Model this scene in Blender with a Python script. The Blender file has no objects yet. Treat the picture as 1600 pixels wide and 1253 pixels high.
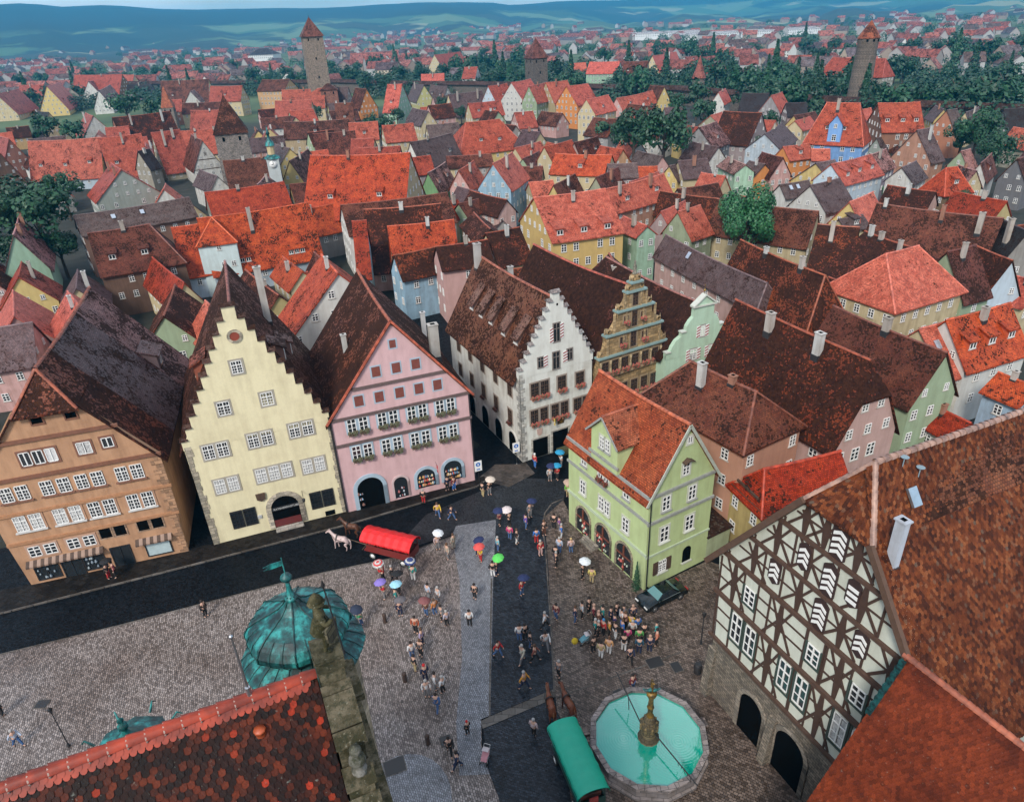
import bpy, math, random
from mathutils import Vector, Matrix
R = math.radians
random.seed(7)
SC = bpy.context.scene
COL = SC.collection
# ---------------------------------------------------------------- camera
PITCH, ROLL = R(28.5), R(-2.75)
_f = Vector((0, math.cos(PITCH), -math.sin(PITCH)))
_r0 = Vector((1, 0, 0)); _u0 = Vector((0, math.sin(PITCH), math.cos(PITCH)))
_r = _r0*math.cos(ROLL) + _u0*math.sin(ROLL)
_u = -_r0*math.sin(ROLL) + _u0*math.cos(ROLL)
cam = bpy.data.objects.new('camera', bpy.data.cameras.new('camera'))
COL.objects.link(cam)
cam.matrix_world = Matrix(((_r.x, _u.x, -_f.x, 0), (_r.y, _u.y, -_f.y, 0), (_r.z, _u.z, -_f.z, 45.0), (0, 0, 0, 1)))
cam.data.sensor_width = 36; cam.data.lens = 36*1100/1600
cam.data.clip_start = 0.5; cam.data.clip_end = 40000
SC.camera = cam
CAM = Vector((0, 0, 45))
# ---------------------------------------------------------------- world, sun, exposure
W = bpy.data.worlds.new('World'); SC.world = W; W.use_nodes = True
nt = W.node_tree; nt.nodes.clear()
def N(tree, t, **k):
    n = tree.nodes.new(t)
    for a, v in k.items(): setattr(n, a, v)
    return n
SUN_EL, SUN_AZ = R(40), R(203)
sky = N(nt, 'ShaderNodeTexSky', sky_type='NISHITA'); sky.sun_disc = False
sky.sun_elevation = SUN_EL; sky.sun_rotation = SUN_AZ
tc = N(nt, 'ShaderNodeTexCoord'); mp = N(nt, 'ShaderNodeMapping'); mp.inputs['Scale'].default_value = (1, 1, 2.2)
no = N(nt, 'ShaderNodeTexNoise'); no.inputs['Scale'].default_value = 2.1; no.inputs['Detail'].default_value = 6
rm = N(nt, 'ShaderNodeValToRGB'); rm.color_ramp.elements[0].position = .40; rm.color_ramp.elements[1].position = .60
rm.color_ramp.elements[0].color = (.10,)*3+(1,); rm.color_ramp.elements[1].color = (.95,)*3+(1,)
mx = N(nt, 'ShaderNodeMixRGB'); mx.inputs[2].default_value = (10.0, 10.6, 11.6, 1)
bg = N(nt, 'ShaderNodeBackground'); bg.inputs['Strength'].default_value = 0.06
wo = N(nt, 'ShaderNodeOutputWorld')
L = nt.links.new
L(tc.outputs['Generated'], mp.inputs[0]); L(mp.outputs[0], no.inputs['Vector']); L(no.outputs[0], rm.inputs[0])
L(rm.outputs[0], mx.inputs[0]); L(sky.outputs[0], mx.inputs[1]); L(mx.outputs[0], bg.inputs[0]); L(bg.outputs[0], wo.inputs[0])
sun = bpy.data.objects.new('sun', bpy.data.lights.new('sun', 'SUN')); COL.objects.link(sun)
sun.data.energy = 1.5; sun.data.angle = R(12); sun.data.color = (1, .94, .86)
_sd = Vector((math.sin(SUN_AZ)*math.cos(SUN_EL), math.cos(SUN_AZ)*math.cos(SUN_EL), math.sin(SUN_EL)))
sun.rotation_euler = _sd.to_track_quat('Z', 'Y').to_euler()
SC.view_settings.view_transform = 'Standard'; SC.view_settings.look = 'None'
SC.view_settings.exposure = 1.28; SC.view_settings.gamma = 1
# ---------------------------------------------------------------- materials
MATS = {}
def mat(name):
    m = bpy.data.materials.new(name); m.use_nodes = True; MATS[name] = m
    return m, m.node_tree, m.node_tree.nodes['Principled BSDF']
def noise(t, scale, detail=3, vec=None, rough=.55):
    n = N(t, 'ShaderNodeTexNoise'); n.inputs['Scale'].default_value = scale; n.inputs['Detail'].default_value = detail
    n.inputs['Roughness'].default_value = rough
    if vec is not None: t.links.new(vec, n.inputs['Vector'])
    return n.outputs['Fac']
def ramp(t, fac, stops, interp='LINEAR'):
    r = N(t, 'ShaderNodeValToRGB'); r.color_ramp.interpolation = interp
    e = r.color_ramp.elements
    while len(e) < len(stops): e.new(.5)
    for q, (p, c) in zip(e, stops):
        q.position = p; q.color = (c if isinstance(c, tuple) else (c, c, c))[:3]+(1,)
    t.links.new(fac, r.inputs[0]); return r.outputs[0]
def mixc(t, fac, a, b, mode='MIX'):
    m = N(t, 'ShaderNodeMixRGB', blend_type=mode)
    for i, x in ((0, fac), (1, a), (2, b)):
        if isinstance(x, (int, float)): m.inputs[i].default_value = x if i == 0 else (x, x, x, 1)
        elif isinstance(x, tuple): m.inputs[i].default_value = x[:3]+(1,)
        else: t.links.new(x, m.inputs[i])
    return m.outputs[0]
def math_(t, op, a, b=0.0, clamp=False):
    m = N(t, 'ShaderNodeMath', operation=op, use_clamp=clamp)
    for i, x in ((0, a), (1, b)):
        if isinstance(x, (int, float)): m.inputs[i].default_value = x
        else: t.links.new(x, m.inputs[i])
    return m.outputs[0]
def bump(t, b, h, strength=.4, dist=.03):
    n = N(t, 'ShaderNodeBump'); n.inputs['Strength'].default_value = strength; n.inputs['Distance'].default_value = dist
    t.links.new(h, n.inputs['Height']); t.links.new(n.outputs[0], b.inputs['Normal'])
def ocol(t):
    o = N(t, 'ShaderNodeObjectInfo'); return o.outputs['Color'], o.outputs['Alpha'], o.outputs['Random']
def objv(t, loc_random=True):
    """object coordinates shifted by the object's own random number, so no two copies carry the same pattern"""
    c = N(t, 'ShaderNodeTexCoord'); o = N(t, 'ShaderNodeObjectInfo')
    v = N(t, 'ShaderNodeVectorMath', operation='MULTIPLY_ADD')
    t.links.new(o.outputs['Random'], v.inputs[0]); v.inputs[1].default_value = (91, 57, 33); t.links.new(c.outputs['Object'], v.inputs[2])
    return v.outputs[0]
def roofmat():
    m, t, b = mat('roof_tile')
    col, al, rnd = ocol(t)
    uv = N(t, 'ShaderNodeTexCoord').outputs['UV']; ov = objv(t)
    bk = N(t, 'ShaderNodeTexBrick'); t.links.new(uv, bk.inputs['Vector'])
    bk.inputs['Color1'].default_value = (.62,)*3+(1,); bk.inputs['Color2'].default_value = (1.35, 1.3, 1.25, 1)
    bk.inputs['Mortar'].default_value = (.32,)*3+(1,); bk.inputs['Scale'].default_value = 1
    bk.inputs['Mortar Size'].default_value = .018; bk.inputs['Brick Width'].default_value = .2; bk.inputs['Row Height'].default_value = .19
    b2 = N(t, 'ShaderNodeTexBrick'); t.links.new(uv, b2.inputs['Vector']); b2.inputs['Color1'].default_value = (0, 0, 0, 1); b2.inputs['Color2'].default_value = (1, 1, 1, 1); b2.inputs['Mortar'].default_value = (.5, .5, .5, 1)
    b2.inputs['Scale'].default_value = 1; b2.inputs['Mortar Size'].default_value = .0; b2.inputs['Brick Width'].default_value = .2; b2.inputs['Row Height'].default_value = .19
    sr = N(t, 'ShaderNodeSeparateColor'); t.links.new(b2.outputs['Color'], sr.inputs[0]); rnd = sr.outputs[0]
    base = mixc(t, 1.0, col, bk.outputs['Color'], 'MULTIPLY')
    n1 = noise(t, .35, 6, ov, .65); n2 = noise(t, 2.2, 4, ov, .7); n3 = noise(t, .9, 3, ov, .6)
    base = mixc(t, ramp(t, n3, [(.38, 0.0), (.62, .75)]), base, mixc(t, 1.0, base, (.60, .42, .38), 'MULTIPLY'))
    s = math_(t, 'ADD', math_(t, 'MULTIPLY', n1, .62), math_(t, 'MULTIPLY', n2, .38))
    s = math_(t, 'ADD', s, math_(t, 'MULTIPLY', math_(t, 'SUBTRACT', al, .5), .36))
    s = math_(t, 'ADD', s, math_(t, 'MULTIPLY', math_(t, 'SUBTRACT', rnd, .5), .17))
    mask = ramp(t, s, [(.515, 0.0), (.56, .95)])
    moss = mixc(t, ramp(t, n2, [(.4, 0.0), (.62, 1.0)]), (.013, .007, .006), (.042, .018, .011))
    base = mixc(t, mask, base, moss)
    li = ramp(t, noise(t, 6.5, 2, ov, .5), [(.72, 0.0), (.76, .4)])
    base = mixc(t, li, base, (.28, .25, .22))
    t.links.new(base, b.inputs['Base Color'])
    t.links.new(mixc(t, mask, ramp(t, n2, [(.3, .40), (.7, .60)]), .8), b.inputs['Roughness'])
    t.links.new(ramp(t, mask, [(0, .22), (1, .08)]), b.inputs['Specular IOR Level'])
    bump(t, b, bk.outputs['Fac'], .6, .03)
roofmat()
def ridgemat():
    m, t, b = mat('ridge_tile'); col, al, r = ocol(t); ov = objv(t)
    c = mixc(t, ramp(t, noise(t, 1.7, 4, ov), [(.35, .1), (.65, .95)]), mixc(t, 1.0, col, (1.35, 1.25, 1.2), 'MULTIPLY'), mixc(t, 1.0, col, (.45, .42, .45), 'MULTIPLY'))
    t.links.new(c, b.inputs['Base Color']); b.inputs['Roughness'].default_value = .5
ridgemat()
def plastermat(name, dirt=.35, rough=.85):
    m, t, b = mat(name); col, al, r = ocol(t); ov = objv(t)
    mpg = N(t, 'ShaderNodeMapping'); mpg.inputs['Scale'].default_value = (1.6, 1.6, .22); t.links.new(ov, mpg.inputs[0])
    streak = noise(t, 1.0, 5, mpg.outputs[0], .6); n = noise(t, .8, 6, ov, .6)
    f = ramp(t, math_(t, 'ADD', math_(t, 'MULTIPLY', streak, .6), math_(t, 'MULTIPLY', n, .4)), [(.42, 0.0), (.68, dirt)])
    c = mixc(t, f, col, mixc(t, 1.0, col, (.52, .47, .42), 'MULTIPLY'))
    c = mixc(t, ramp(t, noise(t, 9, 3, ov), [(.3, 0.0), (.8, .12)]), c, (.25, .22, .2))
    t.links.new(c, b.inputs['Base Color']); b.inputs['Roughness'].default_value = rough
    bump(t, b, noise(t, 14, 3, ov), .25, .02)
plastermat('plaster', .42); plastermat('old_plaster', .8)
def stonemat(name, w=.75, h=.36, lo=.55, mortar=.35, rough=.85):
    m, t, b = mat(name); col, al, r = ocol(t); ov = objv(t); uv = N(t, 'ShaderNodeTexCoord').outputs['UV']
    bk = N(t, 'ShaderNodeTexBrick'); t.links.new(uv, bk.inputs['Vector'])
    bk.inputs['Color1'].default_value = (lo,)*3+(1,); bk.inputs['Color2'].default_value = (1.2, 1.15, 1.1, 1); bk.inputs['Mortar'].default_value = (mortar,)*3+(1,)
    bk.inputs['Scale'].default_value = 1; bk.inputs['Mortar Size'].default_value = .02; bk.inputs['Brick Width'].default_value = w; bk.inputs['Row Height'].default_value = h
    c = mixc(t, 1.0, col, bk.outputs['Color'], 'MULTIPLY')
    c = mixc(t, ramp(t, noise(t, 1.3, 6, ov, .65), [(.4, 0.0), (.7, .7)]), c, mixc(t, 1.0, c, (.4, .38, .32), 'MULTIPLY'))
    t.links.new(c, b.inputs['Base Color']); b.inputs['Roughness'].default_value = rough
    bump(t, b, math_(t, 'ADD', bk.outputs['Fac'], noise(t, 8, 4, ov)), .5, .03)

def weathered():
    m, t, b = mat('weathered_stone'); col, al, r = ocol(t); ov = objv(t)
    c = mixc(t, ramp(t, noise(t, 1.6, 8, ov, .7), [(.40, 0.0), (.58, 1.0)]), col, mixc(t, 1.0, col, (.28, .30, .22), 'MULTIPLY'))
    c = mixc(t, ramp(t, noise(t, 5, 6, ov, .7), [(.50, 0.0), (.64, .8)]), c, (.022, .026, .012))
    c = mixc(t, ramp(t, noise(t, 11, 4, ov, .6), [(.62, 0.0), (.70, .7)]), c, (.20, .19, .14))
    t.links.new(c, b.inputs['Base Color']); b.inputs['Roughness'].default_value = .85; b.inputs['Specular IOR Level'].default_value = .2
    bump(t, b, noise(t, 7, 6, ov, .7), .9, .05)
stonemat('stone'); stonemat('ashlar', 1.1, .5, .8, .5); stonemat('rubble', .4, .22, .5, .3)
def paintmat(name, rough=.5, metal=0.0, var=.25, spec=.5):
    m, t, b = mat(name); col, al, r = ocol(t); ov = objv(t)
    c = mixc(t, ramp(t, noise(t, 3, 5, ov), [(.35, 0.0), (.7, var)]), col, mixc(t, 1.0, col, (.5, .48, .45), 'MULTIPLY'))
    t.links.new(c, b.inputs['Base Color']); b.inputs['Roughness'].default_value = rough; b.inputs['Metallic'].default_value = metal
    b.inputs['Specular IOR Level'].default_value = spec
weathered(); paintmat('paint', .55); paintmat('cloth', .85, 0, .35); paintmat('metal', .35, .9, .3); paintmat('timber', .75, 0, .5); paintmat('skin', .6, 0, .1)
paintmat('canvas', .45, 0, .15); paintmat('coat', .5, 0, .4); paintmat('car_paint', .12, .2, .02, .8)
def fixed(name, c, rough=.6, metal=0.0, nz=None):
    m, t, b = mat(name)
    if nz:
        ov = N(t, 'ShaderNodeTexCoord').outputs['Object']
        t.links.new(mixc(t, ramp(t, noise(t, nz[0], 4, ov), [(.38, 0.0), (.62, 1.0)]), c, nz[1]), b.inputs['Base Color'])
    else: b.inputs['Base Color'].default_value = c+(1,)
    b.inputs['Roughness'].default_value = rough; b.inputs['Metallic'].default_value = metal
    return m, t, b
fixed('white_paint', (.74, .74, .72), .5); fixed('glass', (.018, .022, .026), .08); MATS['glass'].node_tree.nodes['Principled BSDF'].inputs['Specular IOR Level'].default_value = .7
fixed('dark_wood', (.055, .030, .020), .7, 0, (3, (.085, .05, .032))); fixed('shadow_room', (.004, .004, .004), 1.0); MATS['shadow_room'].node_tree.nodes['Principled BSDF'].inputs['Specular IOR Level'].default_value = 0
fixed('curtain', (.55, .55, .53), .8, 0, (5, (.3, .3, .3)))
fixed('iron', (.02, .02, .022), .5); fixed('leaf_red', (.42, .02, .04), .7, 0, (9, (.06, .10, .03))); fixed('leaf_box', (.04, .075, .03), .7, 0, (11, (.10, .06, .03)))
fixed('bark', (.05, .035, .025), .9); fixed('gold', (.30, .17, .035), .45, .5, (4, (.06, .045, .02)))
fixed('tar', (.03, .03, .032), .4); fixed('rubber', (.015, .015, .015), .8)
def coppermat():
    m, t, b = mat('copper_patina'); ov = N(t, 'ShaderNodeTexCoord').outputs['Object']
    mpg = N(t, 'ShaderNodeMapping'); mpg.inputs['Scale'].default_value = (1.5, 1.5, .5); t.links.new(ov, mpg.inputs[0])
    c = ramp(t, noise(t, 1.1, 6, mpg.outputs[0], .65), [(.40, (.003, .020, .022)), (.51, (.008, .085, .086)), (.62, (.03, .28, .265))])
    c = mixc(t, ramp(t, noise(t, 7, 3, ov), [(.55, 0.0), (.7, .6)]), c, (.03, .06, .06))
    t.links.new(c, b.inputs['Base Color']); b.inputs['Roughness'].default_value = .5
    bump(t, b, noise(t, 3, 4, ov), .3, .04)
coppermat()
fixed('copper_dark', (.004, .016, .018), .5, 0, (4, (.01, .07, .07)))
def leafmat(name, a, c2):
    m, t, b = mat(name); g = N(t, 'ShaderNodeNewGeometry'); o = N(t, 'ShaderNodeObjectInfo')
    ov = objv(t)
    c = mixc(t, ramp(t, noise(t, .45, 3, ov), [(.38, 0.0), (.62, 1.0)]), a, c2)
    c = mixc(t, math_(t, 'MULTIPLY', g.outputs['Random Per Island'], .6), c, tuple(x*1.7 for x in c2))
    c = mixc(t, math_(t, 'MULTIPLY', o.outputs['Random'], .45), c, tuple(x*.45 for x in a))
    t.links.new(c, b.inputs['Base Color']); b.inputs['Roughness'].default_value = .55
    b.inputs['Transmission Weight'].default_value = 0
leafmat('leaf', (.005, .028, .012), (.014, .066, .024)); leafmat('leaf_bright', (.014, .085, .03), (.035, .16, .05))
def setts(name, c1, c2, w, h, mortar, wet=.35, hue=None, sc=1.0, rot=0.0, bmp=.9, spec=.2):
    """wet stone setts in rows with worn, dirty patches"""
    m, t, b = mat(name); ge = N(t, 'ShaderNodeNewGeometry')
    mpg = N(t, 'ShaderNodeMapping'); mpg.inputs['Rotation'].default_value = (0, 0, rot); t.links.new(ge.outputs['Position'], mpg.inputs[0])
    wv = N(t, 'ShaderNodeTexNoise'); wv.inputs['Scale'].default_value = .6; t.links.new(ge.outputs['Position'], wv.inputs['Vector'])
    vm = N(t, 'ShaderNodeVectorMath', operation='MULTIPLY_ADD'); t.links.new(wv.outputs['Color'], vm.inputs[0]); vm.inputs[1].default_value = (.5, .5, 0); t.links.new(mpg.outputs[0], vm.inputs[2])
    P = vm.outputs[0]; Q = ge.outputs['Position']
    bk = N(t, 'ShaderNodeTexBrick'); t.links.new(P, bk.inputs['Vector'])
    bk.inputs['Color1'].default_value = c1+(1,); bk.inputs['Color2'].default_value = c2+(1,); bk.inputs['Mortar'].default_value = mortar+(1,)
    bk.inputs['Scale'].default_value = 1; bk.inputs['Mortar Size'].default_value = .016; bk.inputs['Mortar Smooth'].default_value = .4
    bk.inputs['Brick Width'].default_value = w; bk.inputs['Row Height'].default_value = h; bk.offset = .5
    n1 = noise(t, .16, 5, Q, .6); n2 = noise(t, 1.4, 5, Q, .7); n3 = noise(t, 5.0, 3, Q, .6)
    c = mixc(t, ramp(t, n1, [(.38, 0.0), (.66, .75)]), bk.outputs['Color'], mixc(t, 1.0, bk.outputs['Color'], hue or (.5, .45, .42), 'MULTIPLY'))
    c = mixc(t, ramp(t, n2, [(.5, 0.0), (.72, .65)]), c, mixc(t, 1.0, c, (.45, .42, .4), 'MULTIPLY'))
    vo = N(t, 'ShaderNodeTexVoronoi'); vo.inputs['Scale'].default_value = 3.4; t.links.new(Q, vo.inputs['Vector'])
    sp = math_(t, 'MULTIPLY', ramp(t, vo.outputs['Distance'], [(.10, 1.0), (.16, 0.0)]), ramp(t, noise(t, .7, 3, Q), [(.5, 0.0), (.6, 1.0)]))
    c = mixc(t, math_(t, 'MULTIPLY', sp, .7), c, (.02, .017, .015))
    t.links.new(c, b.inputs['Base Color'])
    t.links.new(ramp(t, math_(t, 'ADD', math_(t, 'MULTIPLY', n2, .5), math_(t, 'MULTIPLY', n3, .5)), [(.35, wet*.55), (.65, wet*1.6)]), b.inputs['Roughness'])
    b.inputs['Specular IOR Level'].default_value = spec
    bump(t, b, math_(t, 'ADD', math_(t, 'MULTIPLY', bk.outputs['Fac'], -1.0), math_(t, 'MULTIPLY', n3, .6)), bmp, .03)
RT = R(-19)
setts('square_setts', (.12, .098, .088), (.38, .33, .31), .24, .145, (.018, .014, .013), .42, (.55, .46, .40), rot=R(72), spec=.45)
setts('pale_setts', (.17, .175, .19), (.31, .32, .35), .20, .14, (.04, .04, .045), .36, (.6, .62, .66), rot=R(70), spec=.4)
setts('dark_setts', (.009, .012, .017), (.040, .048, .062), .26, .16, (.005, .006, .008), .34, (.6, .65, .7), rot=R(20), spec=.22)
setts('street_setts', (.004, .005, .007), (.014, .017, .022), .24, .15, (.003, .003, .003), .42, (.6, .65, .7), rot=R(20), spec=.08)
setts('brown_cobbles', (.075, .054, .042), (.25, .195, .165), .25, .19, (.014, .010, .008), .36, (.42, .36, .31), rot=R(33), spec=.4)
setts('crossing_setts', (.012, .014, .018), (.050, .055, .062), .2, .14, (.006, .006, .007), .36, (.5, .55, .6), rot=R(62), spec=.3)
setts('kerb_stone', (.09, .08, .07), (.17, .155, .14), 1.1, .6, (.02, .02, .02), .5)
setts('pavement_slabs', (.012, .010, .009), (.026, .022, .019), .6, .6, (.005, .005, .004), .5, rot=R(20), spec=.1)
setts('lane_slabs', (.06, .052, .045), (.12, .10, .088), .8, .5, (.02, .016, .014), .4, rot=R(30))
def groundmat():
    m, t, b = mat('land'); ge = N(t, 'ShaderNodeNewGeometry'); Q = ge.outputs['Position']
    sx = N(t, 'ShaderNodeSeparateXYZ'); t.links.new(Q, sx.inputs[0])
    near = ramp(t, noise(t, .3, 4, Q), [(.35, (.008, .012, .007)), (.65, (.028, .028, .022))])
    mpg = N(t, 'ShaderNodeMapping'); mpg.inputs['Scale'].default_value = (.0035, .0035, .0); t.links.new(Q, mpg.inputs[0])
    vo = N(t, 'ShaderNodeTexVoronoi'); vo.inputs['Scale'].default_value = 1; t.links.new(mpg.outputs[0], vo.inputs['Vector'])
    sep = N(t, 'ShaderNodeSeparateColor'); t.links.new(vo.outputs['Color'], sep.inputs[0])
    field = ramp(t, sep.outputs[0], [(.0, (.04, .09, .05)), (.3, (.10, .16, .08)), (.5, (.05, .11, .05)), (.7, (.20, .22, .13)), (.85, (.03, .06, .03))], 'CONSTANT')
    fo = ramp(t, noise(t, .0012, 6, Q, .6), [(.50, 0.0), (.53, 1.0)])
    hi = math_(t, 'ADD', math_(t, 'MULTIPLY', sx.outputs[2], .0125), math_(t, 'MULTIPLY', math_(t, 'SUBTRACT', noise(t, .0016, 5, Q, .6), .5), 1.6))
    fm = math_(t, 'MAXIMUM', math_(t, 'MULTIPLY', fo, .9), ramp(t, hi, [(.85, 0.0), (1.0, 1.0)]))
    field = mixc(t, fm, field, (.004, .014, .014))
    d = N(t, 'ShaderNodeVectorMath', operation='LENGTH'); t.links.new(Q, d.inputs[0])
    far = ramp(t, math_(t, 'MULTIPLY', d.outputs['Value'], .001), [(.42, 0.0), (.48, 1.0)])
    green = ramp(t, noise(t, .02, 4, Q), [(.4, (.03, .06, .02)), (.6, (.07, .11, .04))])
    far2 = ramp(t, math_(t, 'MULTIPLY', d.outputs['Value'], .0005), [(.80, 0.0), (.95, 1.0)])
    c = mixc(t, far2, mixc(t, far, near, green), field)
    t.links.new(c, b.inputs['Base Color']); b.inputs['Roughness'].default_value = .9
groundmat()
def watermat():
    m, t, b = mat('water'); ov = N(t, 'ShaderNodeTexCoord').outputs['Object']
    b.inputs['Base Color'].default_value = (.0, .34, .24, 1); b.inputs['Roughness'].default_value = .05; b.inputs['IOR'].default_value = 2.3; b.inputs['Coat Weight'].default_value = 1; b.inputs['Coat IOR'].default_value = 2.0; b.inputs['Coat Roughness'].default_value = .03
    hs = None
    for c in ((-1.7, .2), (1.9, -.7)):
        v = N(t, 'ShaderNodeVectorMath', operation='DISTANCE'); t.links.new(ov, v.inputs[0]); v.inputs[1].default_value = (c[0], c[1], 0)
        s = math_(t, 'MULTIPLY', math_(t, 'SINE', math_(t, 'MULTIPLY', v.outputs['Value'], 34.0)), math_(t, 'DIVIDE', .35, math_(t, 'ADD', v.outputs['Value'], .35)))
        hs = s if hs is None else math_(t, 'ADD', hs, s)
    hs = math_(t, 'ADD', hs, math_(t, 'MULTIPLY', noise(t, 2.5, 3, ov), .8))
    bump(t, b, hs, .22, .015)
watermat()
def neartile(name, stops, rough=.55):
    m, t, b = mat(name); uv = N(t, 'ShaderNodeTexCoord').outputs['UV']; s = N(t, 'ShaderNodeSeparateXYZ'); t.links.new(uv, s.inputs[0])
    ov = N(t, 'ShaderNodeTexCoord').outputs['Object']
    c = ramp(t, s.outputs[0], stops)
    c = mixc(t, ramp(t, noise(t, 16, 4, ov), [(.4, 0.0), (.7, .6)]), c, mixc(t, 1.0, c, (.35, .3, .3), 'MULTIPLY'))
    c = mixc(t, ramp(t, noise(t, .5, 4, ov), [(.42, 0.0), (.62, .6)]), c, mixc(t, 1.0, c, (.33, .26, .26), 'MULTIPLY'))
    c = mixc(t, ramp(t, noise(t, 7, 5, ov), [(.66, 0.0), (.74, .5)]), c, (.20, .22, .19))
    t.links.new(c, b.inputs['Base Color']); b.inputs['Roughness'].default_value = rough; b.inputs['Specular IOR Level'].default_value = .15
    bump(t, b, noise(t, 20, 3, ov), .3, .01)
neartile('tile_old_dark', [(0, (.008, .003, .0025)), (.5, (.020, .005, .003)), (.75, (.060, .011, .004)), (.97, (.13, .022, .007)), (1, (.34, .03, .01))])
neartile('tile_weathered', [(0, (.05, .014, .006)), (.35, (.11, .028, .009)), (.7, (.18, .048, .014)), (.93, (.24, .08, .028)), (1, (.10, .07, .05))])
neartile('tile_even', [(0, (.10, .018, .005)), (.5, (.15, .026, .007)), (1, (.20, .036, .010))])
# ---------------------------------------------------------------- mesh builder
class MB:
    def __init__(s): s.v = []; s.f = []; s.m = []; s.uv = []; s.sm = []
    def face(s, pts, m=0, uv=None, smooth=False):
        i = len(s.v); s.v += [tuple(p) for p in pts]; s.f.append(list(range(i, i+len(pts)))); s.m.append(m); s.uv.append(uv); s.sm.append(smooth)
    def box(s, x0, y0, z0, x1, y1, z1, m=0):
        p = [(x0, y0, z0), (x1, y0, z0), (x1, y1, z0), (x0, y1, z0), (x0, y0, z1), (x1, y0, z1), (x1, y1, z1), (x0, y1, z1)]
        for q in ((3, 2, 1, 0), (4, 5, 6, 7), (0, 1, 5, 4), (1, 2, 6, 5), (2, 3, 7, 6), (3, 0, 4, 7)): s.face([p[k] for k in q], m)
    def hexa(s, lo, hi, m=0):
        n = len(lo)
        s.face(lo[::-1], m); s.face(hi, m)
        for k in range(n): s.face([lo[k], lo[(k+1) % n], hi[(k+1) % n], hi[k]], m)
    def plate(s, poly, y0, y1, m=0):
        """polygon in (x, z), counter-clockwise seen from -y, thickened from y0 (front) to y1"""
        f = [(x, y0, z) for x, z in poly]; b = [(x, y1, z) for x, z in poly]; n = len(poly)
        s.face(f, m); s.face(b[::-1], m)
        for k in range(n): s.face([f[(k+1) % n], f[k], b[k], b[(k+1) % n]], m)
    def grid(s, rows, m=0, close=False, smooth=True, uv=None):
        i = len(s.v); n = len(rows[0])
        for r in rows: s.v += [tuple(p) for p in r]
        for a in range(len(rows)-1):
            for k in range(n if close else n-1):
                k2 = (k+1) % n
                s.f.append([i+a*n+k, i+a*n+k2, i+(a+1)*n+k2, i+(a+1)*n+k]); s.m.append(m); s.sm.append(smooth)
                s.uv.append(None if uv is None else [uv[a][k], uv[a][k2], uv[a+1][k2], uv[a+1][k]])
    def lathe(s, prof, n=12, c=(0, 0, 0), m=0, smooth=True, ph=0.0):
        rows = [[(c[0]+r*math.cos(ph+2*math.pi*k/n), c[1]+r*math.sin(ph+2*math.pi*k/n), c[2]+z) for k in range(n)] for r, z in prof]
        if smooth: s.grid(rows, m, True, True)
        else:
            for a in range(len(rows)-1):
                for k in range(n):
                    k2 = (k+1) % n; s.face([rows[a][k], rows[a][k2], rows[a+1][k2], rows[a+1][k]], m)
        if prof[-1][0] > 1e-4: s.face(rows[-1], m)
    def tube(s, p, q, r0, r1=None, n=6, m=0, smooth=True):
        p = Vector(p); q = Vector(q); r1 = r0 if r1 is None else r1
        d = (q-p).normalized(); a = d.orthogonal().normalized(); b = d.cross(a)
        rows = [[tuple(c+a*r*math.cos(2*math.pi*k/n)+b*r*math.sin(2*math.pi*k/n)) for k in range(n)] for c, r in ((p, r0), (q, r1))]
        s.grid(rows, m, True, smooth); s.face(rows[0][::-1], m); s.face(rows[1], m)
    def beam(s, p, q, w, y0, y1, m=0):
        """flat timber between two (x, z) points on a facade"""
        a = Vector((q[0]-p[0], q[1]-p[1])); a.normalize(); n = Vector((-a.y, a.x))*w/2
        s.plate([(p[0]-n.x, p[1]-n.y), (q[0]-n.x, q[1]-n.y), (q[0]+n.x, q[1]+n.y), (p[0]+n.x, p[1]+n.y)], y0, y1, m)
    def mesh(s, name, mats):
        me = bpy.data.meshes.new(name); me.from_pydata(s.v, [], s.f)
        for k in mats: me.materials.append(MATS[k])
        me.polygons.foreach_set('material_index', s.m); me.polygons.foreach_set('use_smooth', s.sm)
        ul = me.uv_layers.new(name='UVMap'); flat = []
        Zv = Vector((0, 0, 1))
        for p, uv in zip(s.f, s.uv):
            if uv is not None:
                for c in uv: flat += [c[0], c[1]]
                continue
            a, b, c = Vector(s.v[p[0]]), Vector(s.v[p[1]]), Vector(s.v[p[2]])
            n = (b-a).cross(c-a)
            if n.length < 1e-9 and len(p) > 3: n = (c-a).cross(Vector(s.v[p[3]])-a)
            if n.length < 1e-9: n = Zv.copy()
            n.normalize(); h = Zv.cross(n)
            h = h.normalized() if h.length > .05 else Vector((1, 0, 0))
            t = n.cross(h)
            for k in p: q = Vector(s.v[k]); flat += [q.dot(h), q.dot(t)]
        ul.data.foreach_set('uv', flat); me.update(); return me
    def build(s, name, mats, parent=None, color=None, loc=None, rz=0):
        return link(name, s.mesh(name, mats if isinstance(mats, (list, tuple)) else [mats]), parent, color, loc, rz)
def link(name, me, parent=None, color=None, loc=None, rz=0):
    o = bpy.data.objects.new(name, me); COL.objects.link(o)
    if parent: o.parent = parent
    if color: o.color = tuple(color)+((.5,) if len(color) == 3 else ())
    if loc is not None: o.location = loc
    if rz: o.rotation_euler = (0, 0, rz)
    return o
def tag(o, label, cat, group=None, kind=None):
    o['label'] = label; o['category'] = cat
    if group: o['group'] = group
    if kind: o['kind'] = kind
    return o
def thing(name, label, cat, loc=(0, 0, 0), rz=0, group=None):
    o = bpy.data.objects.new(name, None); COL.objects.link(o); o.location = loc; o.rotation_euler = (0, 0, rz); o.empty_display_size = .5
    return tag(o, label, cat, group)
def struct(name, mb, mats, color=None):
    o = mb.build(name, mats, None, color); o['kind'] = 'structure'; return o
def copytree(o, parent=None):
    c = o.copy(); COL.objects.link(c)
    if parent: c.parent = parent
    for ch in o.children: copytree(ch, c)
    return c
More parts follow.
